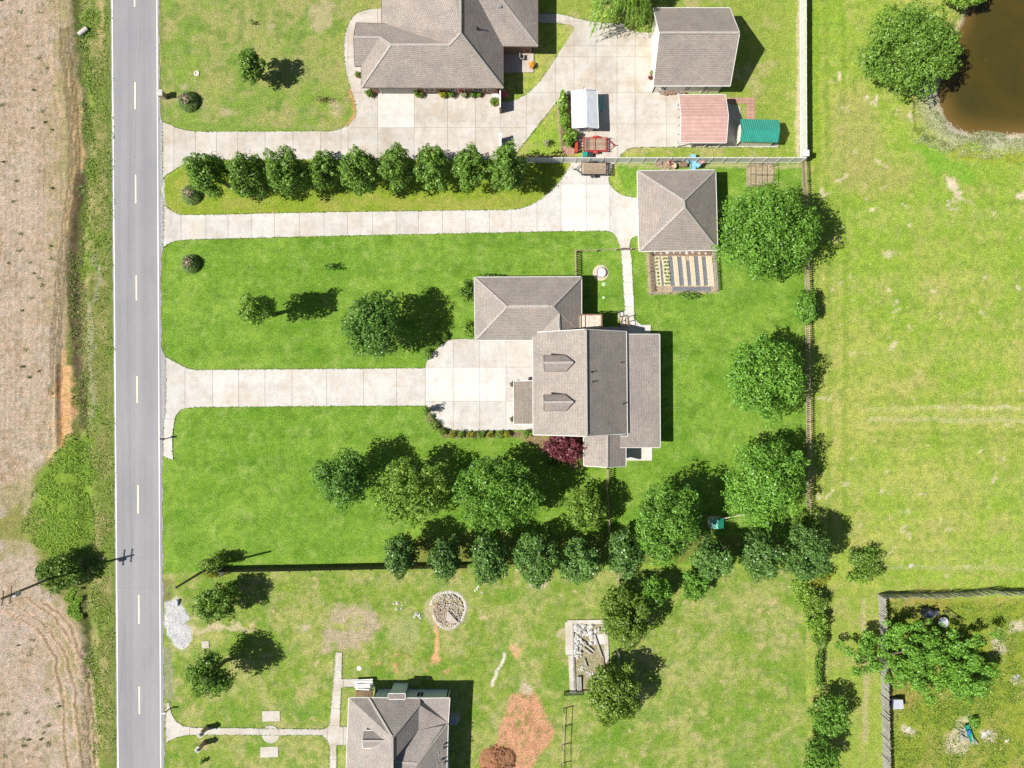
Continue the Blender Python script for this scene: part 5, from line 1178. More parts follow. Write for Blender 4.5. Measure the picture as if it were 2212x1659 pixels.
# weeds (uncountable)
def weeds_mesh(name, poly, n, mat, size, hmax, kindname=None):
    us = [p[0] for p in poly]; vs = [p[1] for p in poly]; U = RNG.uniform(min(us), max(us), n); V = RNG.uniform(min(vs), max(vs), n); x = U / S; y = V / S; jx = (vnoise(x, y, .45, 51, 3) - .5) * 60; jy = (vnoise(x, y, .45, 52, 3) - .5) * 60; m = inpoly(U + jx, V + jy, poly) & (vnoise(x, y, .8, 53, 3) > .34); U, V = U[m], V[m]; k = len(U)
    x = (U - 1106) / S; y = (829.5 - V) / S; hh = hmax * (.35 + .65 * vnoise(x, y, .7, 41, 3)) * RNG.uniform(.3, 1, k)
    c = np.stack([x, y, hh - (.04 if mat is L_weed else .2)], 1); nr = RNG.normal(size=(k, 3)) * .6 + np.array([0, 0, .7]); nr /= np.linalg.norm(nr, axis=1, keepdims=True)
    co, q, tt = leaf_cloud(c, nr, size * RNG.uniform(.5, 1.3, k), np.clip(RNG.normal(.5, .22, k), 0, 1)); me = quads_mesh(name, co, q); a_ = me.attributes.new('tint', 'FLOAT', 'POINT'); a_.data.foreach_set('value', tt.astype(np.float32)); me.materials.append(mat)
    o = bpy.data.objects.new(name, me); COL.objects.link(o); tag(o, kind='stuff', **({'label': kindname, 'cat': 'weeds'} if kindname else {})); return o
weeds_mesh('weeds', [(155, 935), (190, 950), (203, 1060), (203, 1140), (180, 1195), (130, 1205), (75, 1190), (45, 1140), (75, 1080), (100, 1010)], 11000, L_weed, .13, .24, 'bright green weeds in the roadside ditch left of the road')
weeds_mesh('weeds', [(150, 1270), (172, 1280), (180, 1340), (160, 1345), (140, 1310)], 4000, L_weed, .15, .35, 'small patch of green weeds below the ditch tree')
weeds_mesh('weeds', [(165, 0), (200, 0), (205, 200), (200, 420), (178, 560), (165, 560), (180, 300)], 3000, L_mid, .14, .45, 'dark rank weeds in the upper part of the ditch')
weeds_mesh('weeds', [(140, 540), (180, 560), (200, 760), (190, 930), (165, 930), (160, 760), (145, 600)], 3500, L_olive, .13, .4, 'brown dead weeds along the middle of the ditch')
weeds_mesh('weeds', [(180, 20), (238, 20), (250, 1640), (200, 1640), (190, 900), (195, 500)], 30000, L_olive, .12, .45, 'rough roadside grass between ditch and asphalt')
weeds_mesh('reeds', [(1980, 225), (2000, 215), (2032, 250), (2070, 292), (2212, 296), (2212, 345), (2060, 335), (1995, 300)], 16000, L_grass, .14, .45, 'pale dry reeds on the pond bank')
weeds_mesh('weeds', [(1912, 1300), (2212, 1300), (2212, 1659), (1925, 1659)], 42000, L_olive, .13, .42, 'unmown grass inside the grey fenced yard')
weeds_mesh('weeds', [(0, 0), (140, 0), (140, 900), (0, 1100)], 4500, L_grass, .10, .36, 'dry stubble on the bare field, upper part')
weeds_mesh('weeds', [(0, 1290), (120, 1320), (185, 1500), (190, 1659), (0, 1659)], 3000, L_grass, .10, .36, 'dry stubble on the bare field, lower part')
# dark tussocks on the bare field
CO, Q, TT = [], [], []; base = 0
for k in range(70):
    v = random.choice([random.uniform(0, 900), random.uniform(1300, 1659)]); u = random.uniform(2, 125 if v < 900 else 150)
    if v > 1300 and u > 30 + (v - 1300) * .5: continue
    c = P(u, v); n = random.randint(12, 46); r = random.uniform(.06, .22); pos = np.array([c.x, c.y, .12]) + RNG.normal(size=(n, 3)) * np.array([r, r * .7, .08]); nr = RNG.normal(size=(n, 3)) + np.array([0, 0, .6]); nr /= np.linalg.norm(nr, axis=1, keepdims=True)
    co, q, tt = leaf_cloud(pos, nr, np.full(n, .10), RNG.uniform(0, .4, n)); CO.append(co); Q.append(q + base); TT.append(tt); base += len(co)
me = quads_mesh('tussocks', np.concatenate(CO), np.concatenate(Q)); a_ = me.attributes.new('tint', 'FLOAT', 'POINT'); a_.data.foreach_set('value', np.concatenate(TT).astype(np.float32)); me.materials.append(L_olive)
o = bpy.data.objects.new('tussocks', me); COL.objects.link(o); tag(o, 'scattered small tussocks on the bare field', 'grass tufts', kind='stuff')
# ------------------------------------------------------------------ fences
def along(pts, step):
    out = []; acc = 0.0
    for a, b in zip(pts[:-1], pts[1:]):
        L = (b - a).length; d = (b - a) / L; t = acc
        while t < L: out.append((a + d * t, math.atan2(d.y, d.x))); t += step
        acc = t - L
    return out
def fence(pts, label, style, name='fence', group=None, h=1.2, pitch=.24, post=2.4, mat=None, wave=None, single=True, seg_cut=None):
    W = [P(*p) for p in pts]; c0 = W[0]; root = thing(name, (c0.x, c0.y, 0), label, 'fence', group)
    if style == 'vinyl':
        ps = along(W, post); pm = Geo().box((0, 0, h / 2 + .04), (.13, .13, h + .08)); pm.lathe((0, 0, h + .08), [(.11, 0), (.10, .03), (.01, .10)], 4); pm = pm.mesh('post', M_vinyl)
        for (p, a), nx in zip(ps, ps[1:] + [(W[-1], 0)]):
            inst('post', pm, root, p - c0, (0, 0, a))
            d = nx[0] - p; L = d.length
            if L < .3: continue
            g = Geo(); aa = math.atan2(d.y, d.x)
            g.box((L / 2, 0, h / 2), (L - .14, .035, h - .1)); g.box((L / 2, 0, h), (L - .13, .08, .12)); g.box((L / 2, 0, .12), (L - .13, .08, .14))
            m_ = g.mesh('panel', M_vinyl); inst('panel', m_, root, p - c0, (0, 0, aa))
        inst('post', pm, root, W[-1] - c0)
    else:
        mat = mat or M_picket; pw = min(.125, pitch * .5) if style == 'picket' else (pitch - .015)
        pk = Geo()
        if style == 'picket': pk.add([(x, y, z) for y in (-.011, .011) for x, z in ((-pw / 2, .05), (pw / 2, .05), (pw / 2, h - .07), (0, h), (-pw / 2, h - .07))], [(4, 3, 2, 1, 0), (5, 6, 7, 8, 9)] + [(i, (i + 1) % 5, 5 + (i + 1) % 5, 5 + i) for i in range(5)])
        elif style == 'rail': pass
        else: pk.box((0, 0, h / 2 + .02), (pw, .02, h - .04))
        if pk.v:
            items = along(W, pitch); joined = Geo(); pm = pk.mesh('picket', mat)
            for i, (p, a) in enumerate(items):
                n_ = Vector((-math.sin(a), math.cos(a), 0)) * .05; lean = (0, 0) if not wave else (random.gauss(0, wave), random.gauss(0, wave * .3))
                if single and i < 300: inst('picket' if style == 'picket' else 'board', pm, root, p - c0 + n_ + Vector((0, 0, random.uniform(-.02, .02))), (lean[0], lean[1], a + random.uniform(-.02, .02)))
                else:
                    M = Matrix.Rotation(a, 3, 'Z') @ Matrix.Rotation(lean[0], 3, 'X'); dz = Vector((0, 0, random.uniform(-.03, .03)))
                    joined.add([p + n_ + dz + M @ q for q in pk.v], pk.f)
            if joined.v: joined.obj('boards', mat, root, kind='stuff')
        zr = (.25, h - .25) if style != 'rail' else (.45, h - .1)
        for a, b in zip(W[:-1], W[1:]):
            for z in zr: Geo().beam(a + Vector((0, 0, z)), b + Vector((0, 0, z)), .035, .07).obj('rail', mat, root)
        pm = Geo().box((0, 0, (h + .05) / 2), (.1, .1, h + .05)).mesh('post', mat)
        for p, a in along(W, post): 
            n_ = Vector((-math.sin(a), math.cos(a), 0)) * -.05; inst('post', pm, root, p - c0 + n_, (0, 0, a))
    return root
fence([(1727.5, -60), (1728, 200), (1729, 348)], 'tall white vinyl fence running down the field side of the top lot', 'vinyl', h=1.83, post=1.65)
fence([(1098, 351.5), (1400, 351.5), (1727, 351.5)], 'white vinyl fence between the two upper lots, seen from its shaded side', 'vinyl', h=1.83, post=1.6)
fence([(1730, 352), (1736, 480), (1738, 640), (1739, 800), (1741, 960), (1741, 1110)], 'long brown picket fence along the big field', 'picket', h=1.5, pitch=.255, post=2.4)
fence([(1311, 1012), (1309, 1060), (1313, 1090), (1314, 1150)], 'picket fence running down from the south wing of the house', 'picket', h=1.45, pitch=.24)
fence([(462, 1229), (640, 1226), (835, 1222), (1010, 1220)], 'dark board fence under the main lawn, casting a black shadow', 'board', h=1.85, pitch=.13, mat=M_darkboard, single=False)
fence([(1242, 544.5), (1243, 598)], 'short picket fence running up from the garage wing', 'picket', h=1.2, pitch=.2)
fence([(1244, 544.5), (1341, 540)], 'low wire fence between the yard and the upper driveway', 'rail', h=1.1, post=2.4)
fence([(1361, 539.5), (1379, 539)], 'short rail beside the garage and walkway', 'rail', h=1.1, post=1.0)
fence([(1398.5, 546), (1404, 632)], 'picket fence on the house side of the vegetable garden', 'picket', h=1.15, pitch=.17, group='picket fences around the vegetable garden')
fence([(1541, 546), (1546, 629)], 'picket fence on the tree side of the vegetable garden', 'picket', h=1.15, pitch=.17, mat=M_greyboard, group='picket fences around the vegetable garden')
fence([(1404, 635), (1546, 631)], 'low rail closing the bottom of the vegetable garden', 'rail', h=.6, post=2.2)
fence([(1896, 1284), (1900, 1380), (1906, 1659), (1908, 1750)], 'tall grey weathered board fence running to the bottom edge', 'board', h=1.83, pitch=.15, mat=M_greyboard, wave=.03, single=True)
fence([(1897, 1283), (2000, 1282), (2100, 1278), (2130, 1272), (2160, 1277), (2260, 1277)], 'tall grey board fence above the lower right yard, bowed', 'board', h=1.83, pitch=.15, mat=M_greyboard, wave=.05, single=False)
fence([(1218, 1530), (1216, 1570), (1214, 1612), (1214, 1680)], 'bare post and rail fence beside the orange clay', 'rail', h=1.5, post=2.2)
fence([(1333, 1236), (1333, 1264)], 'short grey rail fence above the olive tree', 'rail', h=1.3, mat=M_greyboard)
fence([(1334, 1404), (1334, 1450)], 'grey rail fence between the two olive trees', 'rail', h=1.3, mat=M_greyboard)
# gates
def gate(u, v, w, hgt, rz, label, mat, slats=4, vertical=False, group=None):
    p = P(u, v); t = thing('gate', (p.x, p.y, 0), label, 'gate', group, rz=rz); g = Geo()
    for x in (-w / 2, w / 2): g.box((x, 0, hgt / 2 + .05), (.07, .05, hgt))
    for z in (.1, hgt): g.box((0, 0, z), (w, .05, .08))
    o = bpy.data.objects.new('frame', g.mesh('frame', mat)); COL.objects.link(o); o.parent = t
    for k in range(slats):
        g = Geo()
        if vertical: g.box((-w / 2 + w * (k + 1) / (slats + 1), 0, hgt / 2), (.04, .03, hgt - .1))
        else: g.box((0, 0, .1 + (hgt - .1) * (k + 1) / (slats + 1)), (w - .07, .03, .06))
        o = bpy.data.objects.new('slat', g.mesh('slat', mat)); COL.objects.link(o); o.parent = t
    return t
gate(1351, 539.5, 1.0, 1.1, .02, 'small brown gate across the concrete walkway', M_cedar, 4, True)
gate(1239, 1493, 2.3, 1.1, .03, 'dark tube gate at the bottom of the rubble pit', M_blackmetal)
gate(484, 1232, 1.1, 1.2, 1.4, 'dark slatted gate behind the ivy bush', M_blackmetal, 6)
# ------------------------------------------------------------------ power poles and wires
def pole(base, h, lean, label, arms, group='wooden power poles', tr=None):
    b = P(*base); t = thing('power_pole', (b.x, b.y, 0), label, 'power pole', group); g = Geo(); top = b + Vector((lean[0], lean[1], h)); g.cyl(b, top, .17, .11, 10); g.obj('pole', M_pole, t)
    for (z, L, ang) in arms:
        c = b.lerp(top, z / h); d = Vector((math.cos(ang), math.sin(ang), 0)) * L / 2; Geo().beam(c - d, c + d, .1, .12).obj('crossarm', M_pole, t)
        for s_ in (-.9, 0, .9):
            q = c + d * s_; Geo().cyl(q + Vector((0, 0, .06)), q + Vector((0, 0, .22)), .05, .03, 8).obj('insulator', M_fascia_w, t)
    if tr: c = b.lerp(top, tr / h) + Vector((.28, -.1, 0)); Geo().lathe(c, [(.2, 0), (.24, .05), (.24, .8), (.2, .86), (.05, .92)], 14).obj('transformer', M_ac, t)
    return top
tA = pole((456.6, 1223), 9.2, (0, 0), 'bare wooden power pole beside the road, ivy at its foot', [])
tB = pole((140, 1236), 10.7, (0, 0), 'tall power pole with crossarm and transformer across the road', [(9.2, 1.9, 1.45), (10.4, 1.6, 1.45)], tr=8.2)
def wire(a, b, sag, label):
    a, b = Vector(a), Vector(b); g = Geo(); n = 16; prev = None
    for i in range(n + 1):
        t_ = i / n; p = a.lerp(b, t_); p.z -= sag * 4 * t_ * (1 - t_)
        if prev is not None: g.cyl(prev, p, .006, n=5, cap=False)
        prev = p
    g.obj('power_line', M_wire, label=label, cat='power line', group='overhead power lines')
wire(tA - Vector((0, 0, .3)), tB - Vector((0, 0, 2.2)), .5, 'overhead wire crossing the road between the two poles')
wire(tB + Vector((-.05, .7, -.2)), tB + Vector((2.0, 80, -.5)), 1.6, 'overhead wire over the bare field, nearer the left edge')
wire(tB + Vector((.9, .9, -1.3)), tB + Vector((3.2, 80, -1.6)), 1.4, 'overhead wire over the bare field, nearer the ditch')
wire(tB + Vector((-.05, -.7, -.2)), tB + Vector((-2, -60, -.5)), 1.4, 'overhead wire leaving the tall pole towards the bottom')
# ------------------------------------------------------------------ objects
def trailer(u, v, L, W, label, frame, flip, ramp, red=False):
    p = P(u, v); t = thing('trailer', (p.x, p.y, 0), label, 'trailer', 'flat utility trailers'); x0, x1, y0, y1 = p.x - L / 2, p.x + L / 2, p.y - W / 2, p.y + W / 2; s_ = -1 if flip else 1
    n = 10
    for k in range(n):
        y = y0 + (k + .5) * W / n; Geo().box((p.x, y, .52), (L - .08, W / n - .045, .04)).obj('plank', M_trailerwood, t)
    g = Geo()
    for y in (y0, y1): g.beam((x0, y, .5), (x1, y, .5), .06, .1); g.beam((x0, y, .85), (x1, y, .85), .05, .05)
    for x in (x0, x1): g.beam((x, y0, .5), (x, y1, .5), .06, .1)
    for x in (x0, (x0 + x1) / 2, x1):
        for y in (y0, y1): g.beam((x, y, .5), (x, y, .85), .05, .05)
    xf = x1 if s_ > 0 else x0
    for y in (y0 + .15, y1 - .15): g.beam((xf, y, .46), (xf + s_ * .75, p.y, .46), .07, .08)
    g.beam((xf + s_ * .7, p.y, .46), (xf + s_ * 1.05, p.y, .46), .08, .08); g.cyl((xf + s_ * .8, p.y, .0), (xf + s_ * .8, p.y, .7), .03, n=8)
    for k in range(4): g.beam((x0 + L * (k + .5) / 4, y0, .47), (x0 + L * (k + .5) / 4, y1, .47), .05, .05)
    if red: g.beam((p.x - .3, y0, .87), (p.x - .3, y1, .87), .05, .05); g.beam((xf - s_ * .3, y0, .87), (xf - s_ * .3, y1, .87), .1, .05)
    g.obj('frame', frame, t)
    for y, sg in ((y0 - .14, -1), (y1 + .14, 1)):
        w = Geo(); w.cyl((p.x + .05, y - .09, .32), (p.x + .05, y + .09, .32), .32, n=18); wo = w.obj('wheel', M_rubber, t); Geo().cyl((p.x + .05, y - .1, .32), (p.x + .05, y + .1, .32), .17, n=12).obj('rim', M_steel, wo)
        f = Geo()
        for k in range(6):
            a0, a1 = PI * k / 6, PI * (k + 1) / 6; f.beam((p.x + .05 + .42 * math.cos(a0), y, .34 + .40 * math.sin(a0)), (p.x + .05 + .42 * math.cos(a1), y, .34 + .40 * math.sin(a1)), .24, .03, (0, 1, 0) if False else (math.cos((a0 + a1) / 2), 0, math.sin((a0 + a1) / 2)))
        f.obj('fender', frame, t)
    xr = x0 if s_ > 0 else x1
    r = Geo()
    if ramp == 'up':
        for k in range(6): r.beam((xr - s_ * .05, y0 + W * k / 5, .5), (xr - s_ * .25, y0 + W * k / 5, 1.6), .04, .04)
        for k in range(5): r.beam((xr - s_ * (.05 + .05 * k), y0, .5 + .27 * k), (xr - s_ * (.05 + .05 * k), y1, .5 + .27 * k), .04, .04)
    else:
        for k in range(9): r.beam((xr - s_ * .05, y0 + W * k / 8, .48), (xr - s_ * 1.0, y0 + W * k / 8, .06), .03, .03)
        for k in range(6): r.beam((xr - s_ * (.05 + .19 * k), y0, .48 - .084 * k), (xr - s_ * (.05 + .19 * k), y1, .48 - .084 * k), .04, .04)
    r.obj('ramp', frame, t)
trailer(1286, 316, 2.75, 1.55, 'rusty red utility trailer with wooden deck parked above the white fence', M_redsteel, False, 'up', True)
trailer(1282, 368, 2.95, 1.45, 'black utility trailer with lowered mesh ramp parked below the white fence', M_blackmetal, True, 'down')
# vehicle-less odds and ends beside the red trailer
c = P(1244, 321); t = thing('farm_implement', (c.x, c.y, 0), 'red metal scraper box standing beside the red trailer', 'farm implement')
Geo().box((c.x, c.y, .35), (.35, 1.2, .7)).obj('blade_box', M_redsteel, t); g = Geo()
for s_ in (-.5, 0, .5): g.beam((c.x + .17, c.y + s_, .5), (c.x + .55, c.y + s_ * .5, .7), .07, .07)
g.obj('hitch', M_blackmetal, t)
for x, lb, m_ in ((1263, 'dark green bin behind the red trailer', M_greenplastic), (1274, 'black toolbox behind the red trailer', M_blackmetal)):
    c = P(x, 336); t = thing('bin', (c.x, c.y, 0), lb, 'bin'); Geo().prism([(c.x - .3, c.y - .25), (c.x + .3, c.y - .25), (c.x + .3, c.y + .25), (c.x - .3, c.y + .25)], .0, .5).obj('body', m_, t); Geo().box((c.x, c.y, .53), (.66, .56, .06)).obj('lid', m_, t)
# pots and planters
def pot(u, v, r, h, label, mat, plant=None, group='pots beside the buildings'):
    c = P(u, v); t = thing('plant_pot', (c.x, c.y, 0), label, 'plant pot', group); Geo().lathe(c, [(r * .7, 0), (r, h), (r * 1.08, h), (r * 1.08, h + .04), (r * .9, h + .04), (r * .85, h - .03)], 14).obj('pot', mat, t)
    Geo().cyl(c + Vector((0, 0, h - .08)), c + Vector((0, 0, h - .02)), r * .86, n=12).obj('soil', M_mulch, t)
    if plant: TSEED[0] += 1; inst('foliage', crown_mesh('foliage', r * 1.5, r * 1.5, r * 1.3, plant, 420, .09, seed=TSEED[0], lobes=7), t, (0, 0, h + r * .8))
for i, (u, v, r, lb) in enumerate(((1426, 199, .38, 'coiled hose pot at the cream garage corner'), (1436, 204, .24, 'round terracotta pot second from the garage corner'), (1446, 203, .22, 'small brown pot in the middle of the garage wall row'), (1453, 201, .28, 'wide brown pot right of the middle of the garage wall row'), (1465, 201, .26, 'grey tub in the garage wall row before the carport'), (1477, 200, .24, 'last brown pot before the red carport'))):
    pot(u, v, r, .4, lb, M_terra if i in (1, 2, 3, 5) else M_ac, None)
for (u, v, r, pl, lb) in ((1408, 161, .25, L_lime, 'yellow green plant pot at the cream garage door'), (1405, 171, .2, L_red, 'pink flowering pot at the cream garage door'), (801, 205, .36, L_olive, 'round bush in a pot beside the garage door of the top house'), (903, 206, .36, L_olive, 'bush in a pot right of the garage door of the top house'), (957, 207, .34, L_yellow, 'bright yellow green bush at the front wall of the top house'), (976, 207, .3, L_olive, 'dull green bush next to the bright yellow one'), (1003, 208, .3, L_grass, 'whitish bush in front of the top house'), (1023, 208, .26, L_mid, 'small dark pot plant near the curved kerb'), (1035, 208, .22, L_mid, 'tiny pot plant near the curved kerb'), (1069, 223, .36, L_olive, 'green bush against the wing wall of the top house'), (774, 166, .25, L_mid, 'dark pot plant at the side path of the top house')):
    pot(u, v, r, .3, lb, M_terra, pl, 'potted bushes around the top house')
for (u, v, m_, lb) in ((1147, 145, M_orange, 'orange flower tub on the sunny patio corner'), (1088, 208, M_pink, 'pink flower tub in the shade beside the wing wall')):
    c = P(u, v); t = thing('flower_tub', (c.x, c.y, 0), lb, 'flower tub'); Geo().lathe(c, [(.22, .15), (.3, .5)], 12).obj('tub', M_terra, t); g = Geo()
    for k in range(70):
        a = random.uniform(0, 2 * PI); r = random.uniform(0, .42); g.rock(c + Vector((r * math.cos(a), r * math.sin(a), .55 + .25 * math.cos(r * 3))), .07)
    g.obj('flowers', m_, t)
for u, v, lb in ((1107.5, 829.5, 'upper dark planter at the porch front'), (1107.5, 904.5, 'lower dark planter at the porch front')):
    c = P(u, v); t = thing('planter', (c.x, c.y, 0), lb, 'planter', 'dark planters at the porch'); Geo().lathe(c, [(.2, 0), (.27, .4), (.24, .6)], 14).obj('urn', M_blackmetal, t); inst('foliage', crown_mesh('foliage', .35, .35, .35, L_brown, 300, .1, seed=9, lobes=7), t, (0, 0, .75))
# patio furniture at the top house
def chair(u, v, label, mat, rz, group):
    c = P(u, v); t = thing('chair', (c.x, c.y, .15), label, 'chair', group, rz=rz)
    def part(nm, g): o = bpy.data.objects.new(nm, g.mesh(nm, mat)); COL.objects.link(o); o.parent = t
    part('seat', Geo().box((0, 0, .42), (.5, .5, .05))); part('backrest', Geo().box((-.25, 0, .72), (.05, .5, .55), tilt=(0, -.2)))
    for x in (-.2, .2):
        for y in (-.2, .2): part('leg', Geo().box((x, y, .2), (.05, .05, .4)))
    for y in (-.27, .27): part('armrest', Geo().box((0, y, .62), (.45, .06, .04)))
chair(1127, 112, 'grey patio chair on the shaded edge of the top patio', M_greyboard, .3, 'patio chairs'); chair(1128, 128, 'grey lounge chair half in sun on the top patio', M_greyboard, 0, 'patio chairs')
c = P(1140, 112); t = thing('patio_table', (c.x, c.y, .15), 'small dark table at the top patio corner', 'table'); Geo().cyl((c.x, c.y, .85), (c.x, c.y, .9), .4, n=18).obj('tabletop', M_cedar, t); Geo().cyl((c.x, c.y, .15), (c.x, c.y, .85), .05).obj('pedestal', M_cedar, t)
# timber arch piece at drive's edge
c = P(1081, 312); t = thing('brick_pier', (c.x, c.y, 0), 'short brick wing wall by the tree row at the drive edge', 'wall'); Geo().box((c.x, c.y - .3, .9), (.22, 1.9, 1.8)).obj('wall', M_brick, t); Geo().box((c.x, c.y - .3, 1.83), (.3, 2.0, .06)).obj('cap', M_fascia_w, t)
# junk between fence and hip garage
def pallet(u, v, rz, tilt, label, n=7, mat=M_trailerwood, z=.1, group=None):
    c = P(u, v); t = thing('pallet', (c.x, c.y, z), label, 'pallet', group); t.rotation_euler = (tilt, 0, rz)
    for k in range(n): o = bpy.data.objects.new('slat', Geo().box((-.5 + 1.0 * k / (n - 1), 0, .05), (.09, 1.0, .02)).mesh('slat', mat)); COL.objects.link(o); o.parent = t
    for y in (-.45, 0, .45): o = bpy.data.objects.new('bearer', Geo().box((0, y, 0), (1.1, .08, .08)).mesh('bearer', mat)); COL.objects.link(o); o.parent = t
pallet(1428, 356, .2, .5, 'brown pallet leaning behind the square garage'); pallet(1437, 361, .9, .1, 'dark flat pallet beside the leaning one behind the garage', z=.12)
chair(1445, 353, 'pink plastic chair behind the square garage, nearer the pallets', M_pinkplastic, .4, 'pink plastic chairs behind the garage'); chair(1512, 353, 'pink plastic chair behind the square garage, beside the blue slide', M_pinkplastic, 1.8, 'pink plastic chairs behind the garage')
c = P(1475, 358); t = thing('side_table', (c.x, c.y, 0), 'brown wooden side table behind the square garage', 'table'); Geo().box((c.x, c.y, .5), (.8, .6, .05)).obj('tabletop', M_cedar, t)
for x in (-.33, .33):
    for y in (-.23, .23): Geo().box((c.x + x, c.y + y, .25), (.06, .06, .48)).obj('leg', M_cedar, t)
c = P(1494, 355); t = thing('toy_slide', (c.x, c.y, 0), 'pale blue plastic toy slide behind the square garage', 'slide'); g = Geo(); g.beam((c.x, c.y + .6, .9), (c.x + .1, c.y - .7, .1), .55, .06); g.beam((c.x - .28, c.y + .6, .97), (c.x - .18, c.y - .7, .17), .05, .16); g.beam((c.x + .28, c.y + .6, .97), (c.x + .38, c.y - .7, .17), .05, .16); g.obj('chute', M_blueplastic, t)
Geo().box((c.x - .02, c.y + .75, .45), (.55, .35, .9)).obj('tower', M_blueplastic, t)
c = P(1461, 352); t = thing('bicycle', (c.x, c.y, 0), 'dark bicycle leaning behind the square garage', 'bicycle')
for x in (-.45, .45):
    g = Geo()
    for k in range(16):
        a0, a1 = 2 * PI * k / 16, 2 * PI * (k + 1) / 16; g.cyl((c.x + x + .3 * math.cos(a0), c.y, .3 + .3 * math.sin(a0)), (c.x + x + .3 * math.cos(a1), c.y, .3 + .3 * math.sin(a1)), .025, n=5, cap=False)
    g.obj('wheel', M_rubber, t)
g = Geo()
for a, b in (((-.45, .3), (-.1, .75)), ((-.1, .75), (.3, .72)), ((.3, .72), (.45, .3)), ((-.1, .75), (0, .3)), ((0, .3), (.3, .72)), ((-.45, .3), (0, .3))): g.cyl((c.x + a[0], c.y, a[1]), (c.x + b[0], c.y, b[1]), .02, n=6)
g.beam((c.x + .32, c.y - .25, .9), (c.x + .32, c.y + .25, .9), .03, .03); g.box((c.x - .12, c.y, .8), (.25, .12, .05)); g.obj('frame', M_blackmetal, t)
chair(1503, 360, 'pale blue plastic chair at the foot of the toy slide', M_blueplastic, 2.6, 'plastic chairs behind the garage'); chair(1484, 350, 'pale blue plastic chair behind the top of the toy slide', M_blueplastic, .8, 'plastic chairs behind the garage')
c = P(1452, 361); t = thing('wheelbarrow', (c.x, c.y, 0), 'rusty wheelbarrow tipped beside the pallets behind the garage', 'wheelbarrow'); Geo().lathe(c + Vector((0, 0, .3)), [(.2, 0), (.42, .3), (.4, .3), (.18, .04)], 8).obj('tray', M_brownstone, t); g = Geo()
for s_ in (-.25, .25): g.beam(c + Vector((-.6, s_, .5)), c + Vector((.6, s_ * .4, .25)), .05, .05)
g.obj('handles', M_cedar, t); Geo().cyl(c + Vector((.6, -.05, .2)), c + Vector((.6, .05, .2)), .2, n=14).obj('wheel', M_rubber, t)
c = P(1421, 349); t = thing('firewood_stack', (c.x, c.y, 0), 'small stack of brown firewood under the white fence', 'firewood')
for k in range(14): z = .1 + .16 * (k // 5); y = (k % 5) * .17; Geo().cyl(c + Vector((-.4, y - .4, z)), c + Vector((.4, y - .4, z)), .08, n=8).obj('log', M_brownstone, t)
# cold frame / netted bed right of garage
c = P(1643, 376); t = thing('garden_frame', (c.x, c.y, 0), 'netted garden bed frame under the white fence', 'garden frame'); g = Geo(); a = P(1622, 400, 1.4); b = P(1672, 353, 1.4)
for x in (a.x, (a.x + b.x) / 2, b.x): g.beam((x, a.y, 1.4), (x, b.y, 1.4), .04, .04); g.beam((x, a.y, 0), (x, a.y, 1.4), .04, .04); g.beam((x, b.y, 0), (x, b.y, 1.4), .04, .04)
for y in (a.y, (a.y + b.y) / 2, b.y): g.beam((a.x, y, 1.4), (b.x, y, 1.4), .04, .04)
g.obj('frame', M_blackmetal, t)
# white nest box on the fence corner
c = P(1742, 331, 2.2); t = thing('nest_box', (c.x, c.y, 0), 'white box on a post at the corner of the white fence', 'nest box'); Geo().cyl((c.x, c.y, 0), (c.x, c.y, 1.9), .05).obj('post', M_fascia_w, t); Geo().box((c.x, c.y, 2.05), (.5, .6, .4)).obj('box', M_fascia_w, t); Geo().box((c.x, c.y, 2.27), (.6, .7, .04)).obj('lid', M_fascia_w, t)
# vegetable garden
c = P(1470, 590); root = thing('vegetable_garden', (c.x, c.y, 0), 'vegetable garden of straw beds and dark cloth strips under the garage', 'vegetable garden')
def gz(x, y): return (1700 + x / 4.608) * .72, (720 + y / 4.608) * .72
a, b = gz(1190, 225), gz(2010, 640)
beds = [(1195, 1285), (1310, 1405), (1460, 1530), (1588, 1645), (1692, 1760), (1815, 1868), (1920, 2010)]
for x0, x1 in beds:
    (u0, v0), (u1, v1) = gz(x0, 225), gz(x1, 640); p, q = P(u0, v1), P(u1, v0); sk = .33
    Geo().add([(p.x + sk, p.y, 0.02), (q.x + sk, p.y, 0.02), (q.x, q.y, 0.02), (p.x, q.y, 0.02), (p.x + sk + .05, p.y, .12), (q.x + sk - .05, p.y, .12), (q.x - .05, q.y, .12), (p.x + .05, q.y, .12)], [(4, 5, 6, 7), (0, 1, 5, 4), (1, 2, 6, 5), (2, 3, 7, 6), (3, 0, 4, 7)]).obj('straw_bed', M_straw, root)
for x0, x1, y0, y1 in ((1275, 1310, 300, 630), (1407, 1458, 225, 630), (1532, 1588, 235, 630), (1645, 1690, 290, 625), (1762, 1812, 225, 625), (1870, 1915, 230, 620)):
    (u0, v0), (u1, v1) = gz(x0, y0), gz(x1, y1); p, q = P(u0, v1), P(u1, v0); sk = .33
    Geo().add([(p.x + sk, p.y, .035), (q.x + sk, p.y, .035), (q.x, q.y, .035), (p.x, q.y, .035)], [(0, 1, 2, 3)]).obj('cloth_strip', M_fabric, root)
(u0, v0), (u1, v1) = gz(1450, 650), gz(1980, 705); p, q = P(u0, v1), P(u1, v0); Geo().box(((p.x + q.x) / 2 + .1, (p.y + q.y) / 2, .03), (q.x - p.x, q.y - p.y, .03)).obj('cloth_strip', M_fabric, root)
(u0, v0), (u1, v1) = gz(1180, 150), gz(2000, 215); p, q = P(u0, v1), P(u1, v0); Geo().box(((p.x + q.x) / 2, (p.y + q.y) / 2, .04), (q.x - p.x, q.y - p.y, .06)).obj('mulch_bed', M_mulch, root)
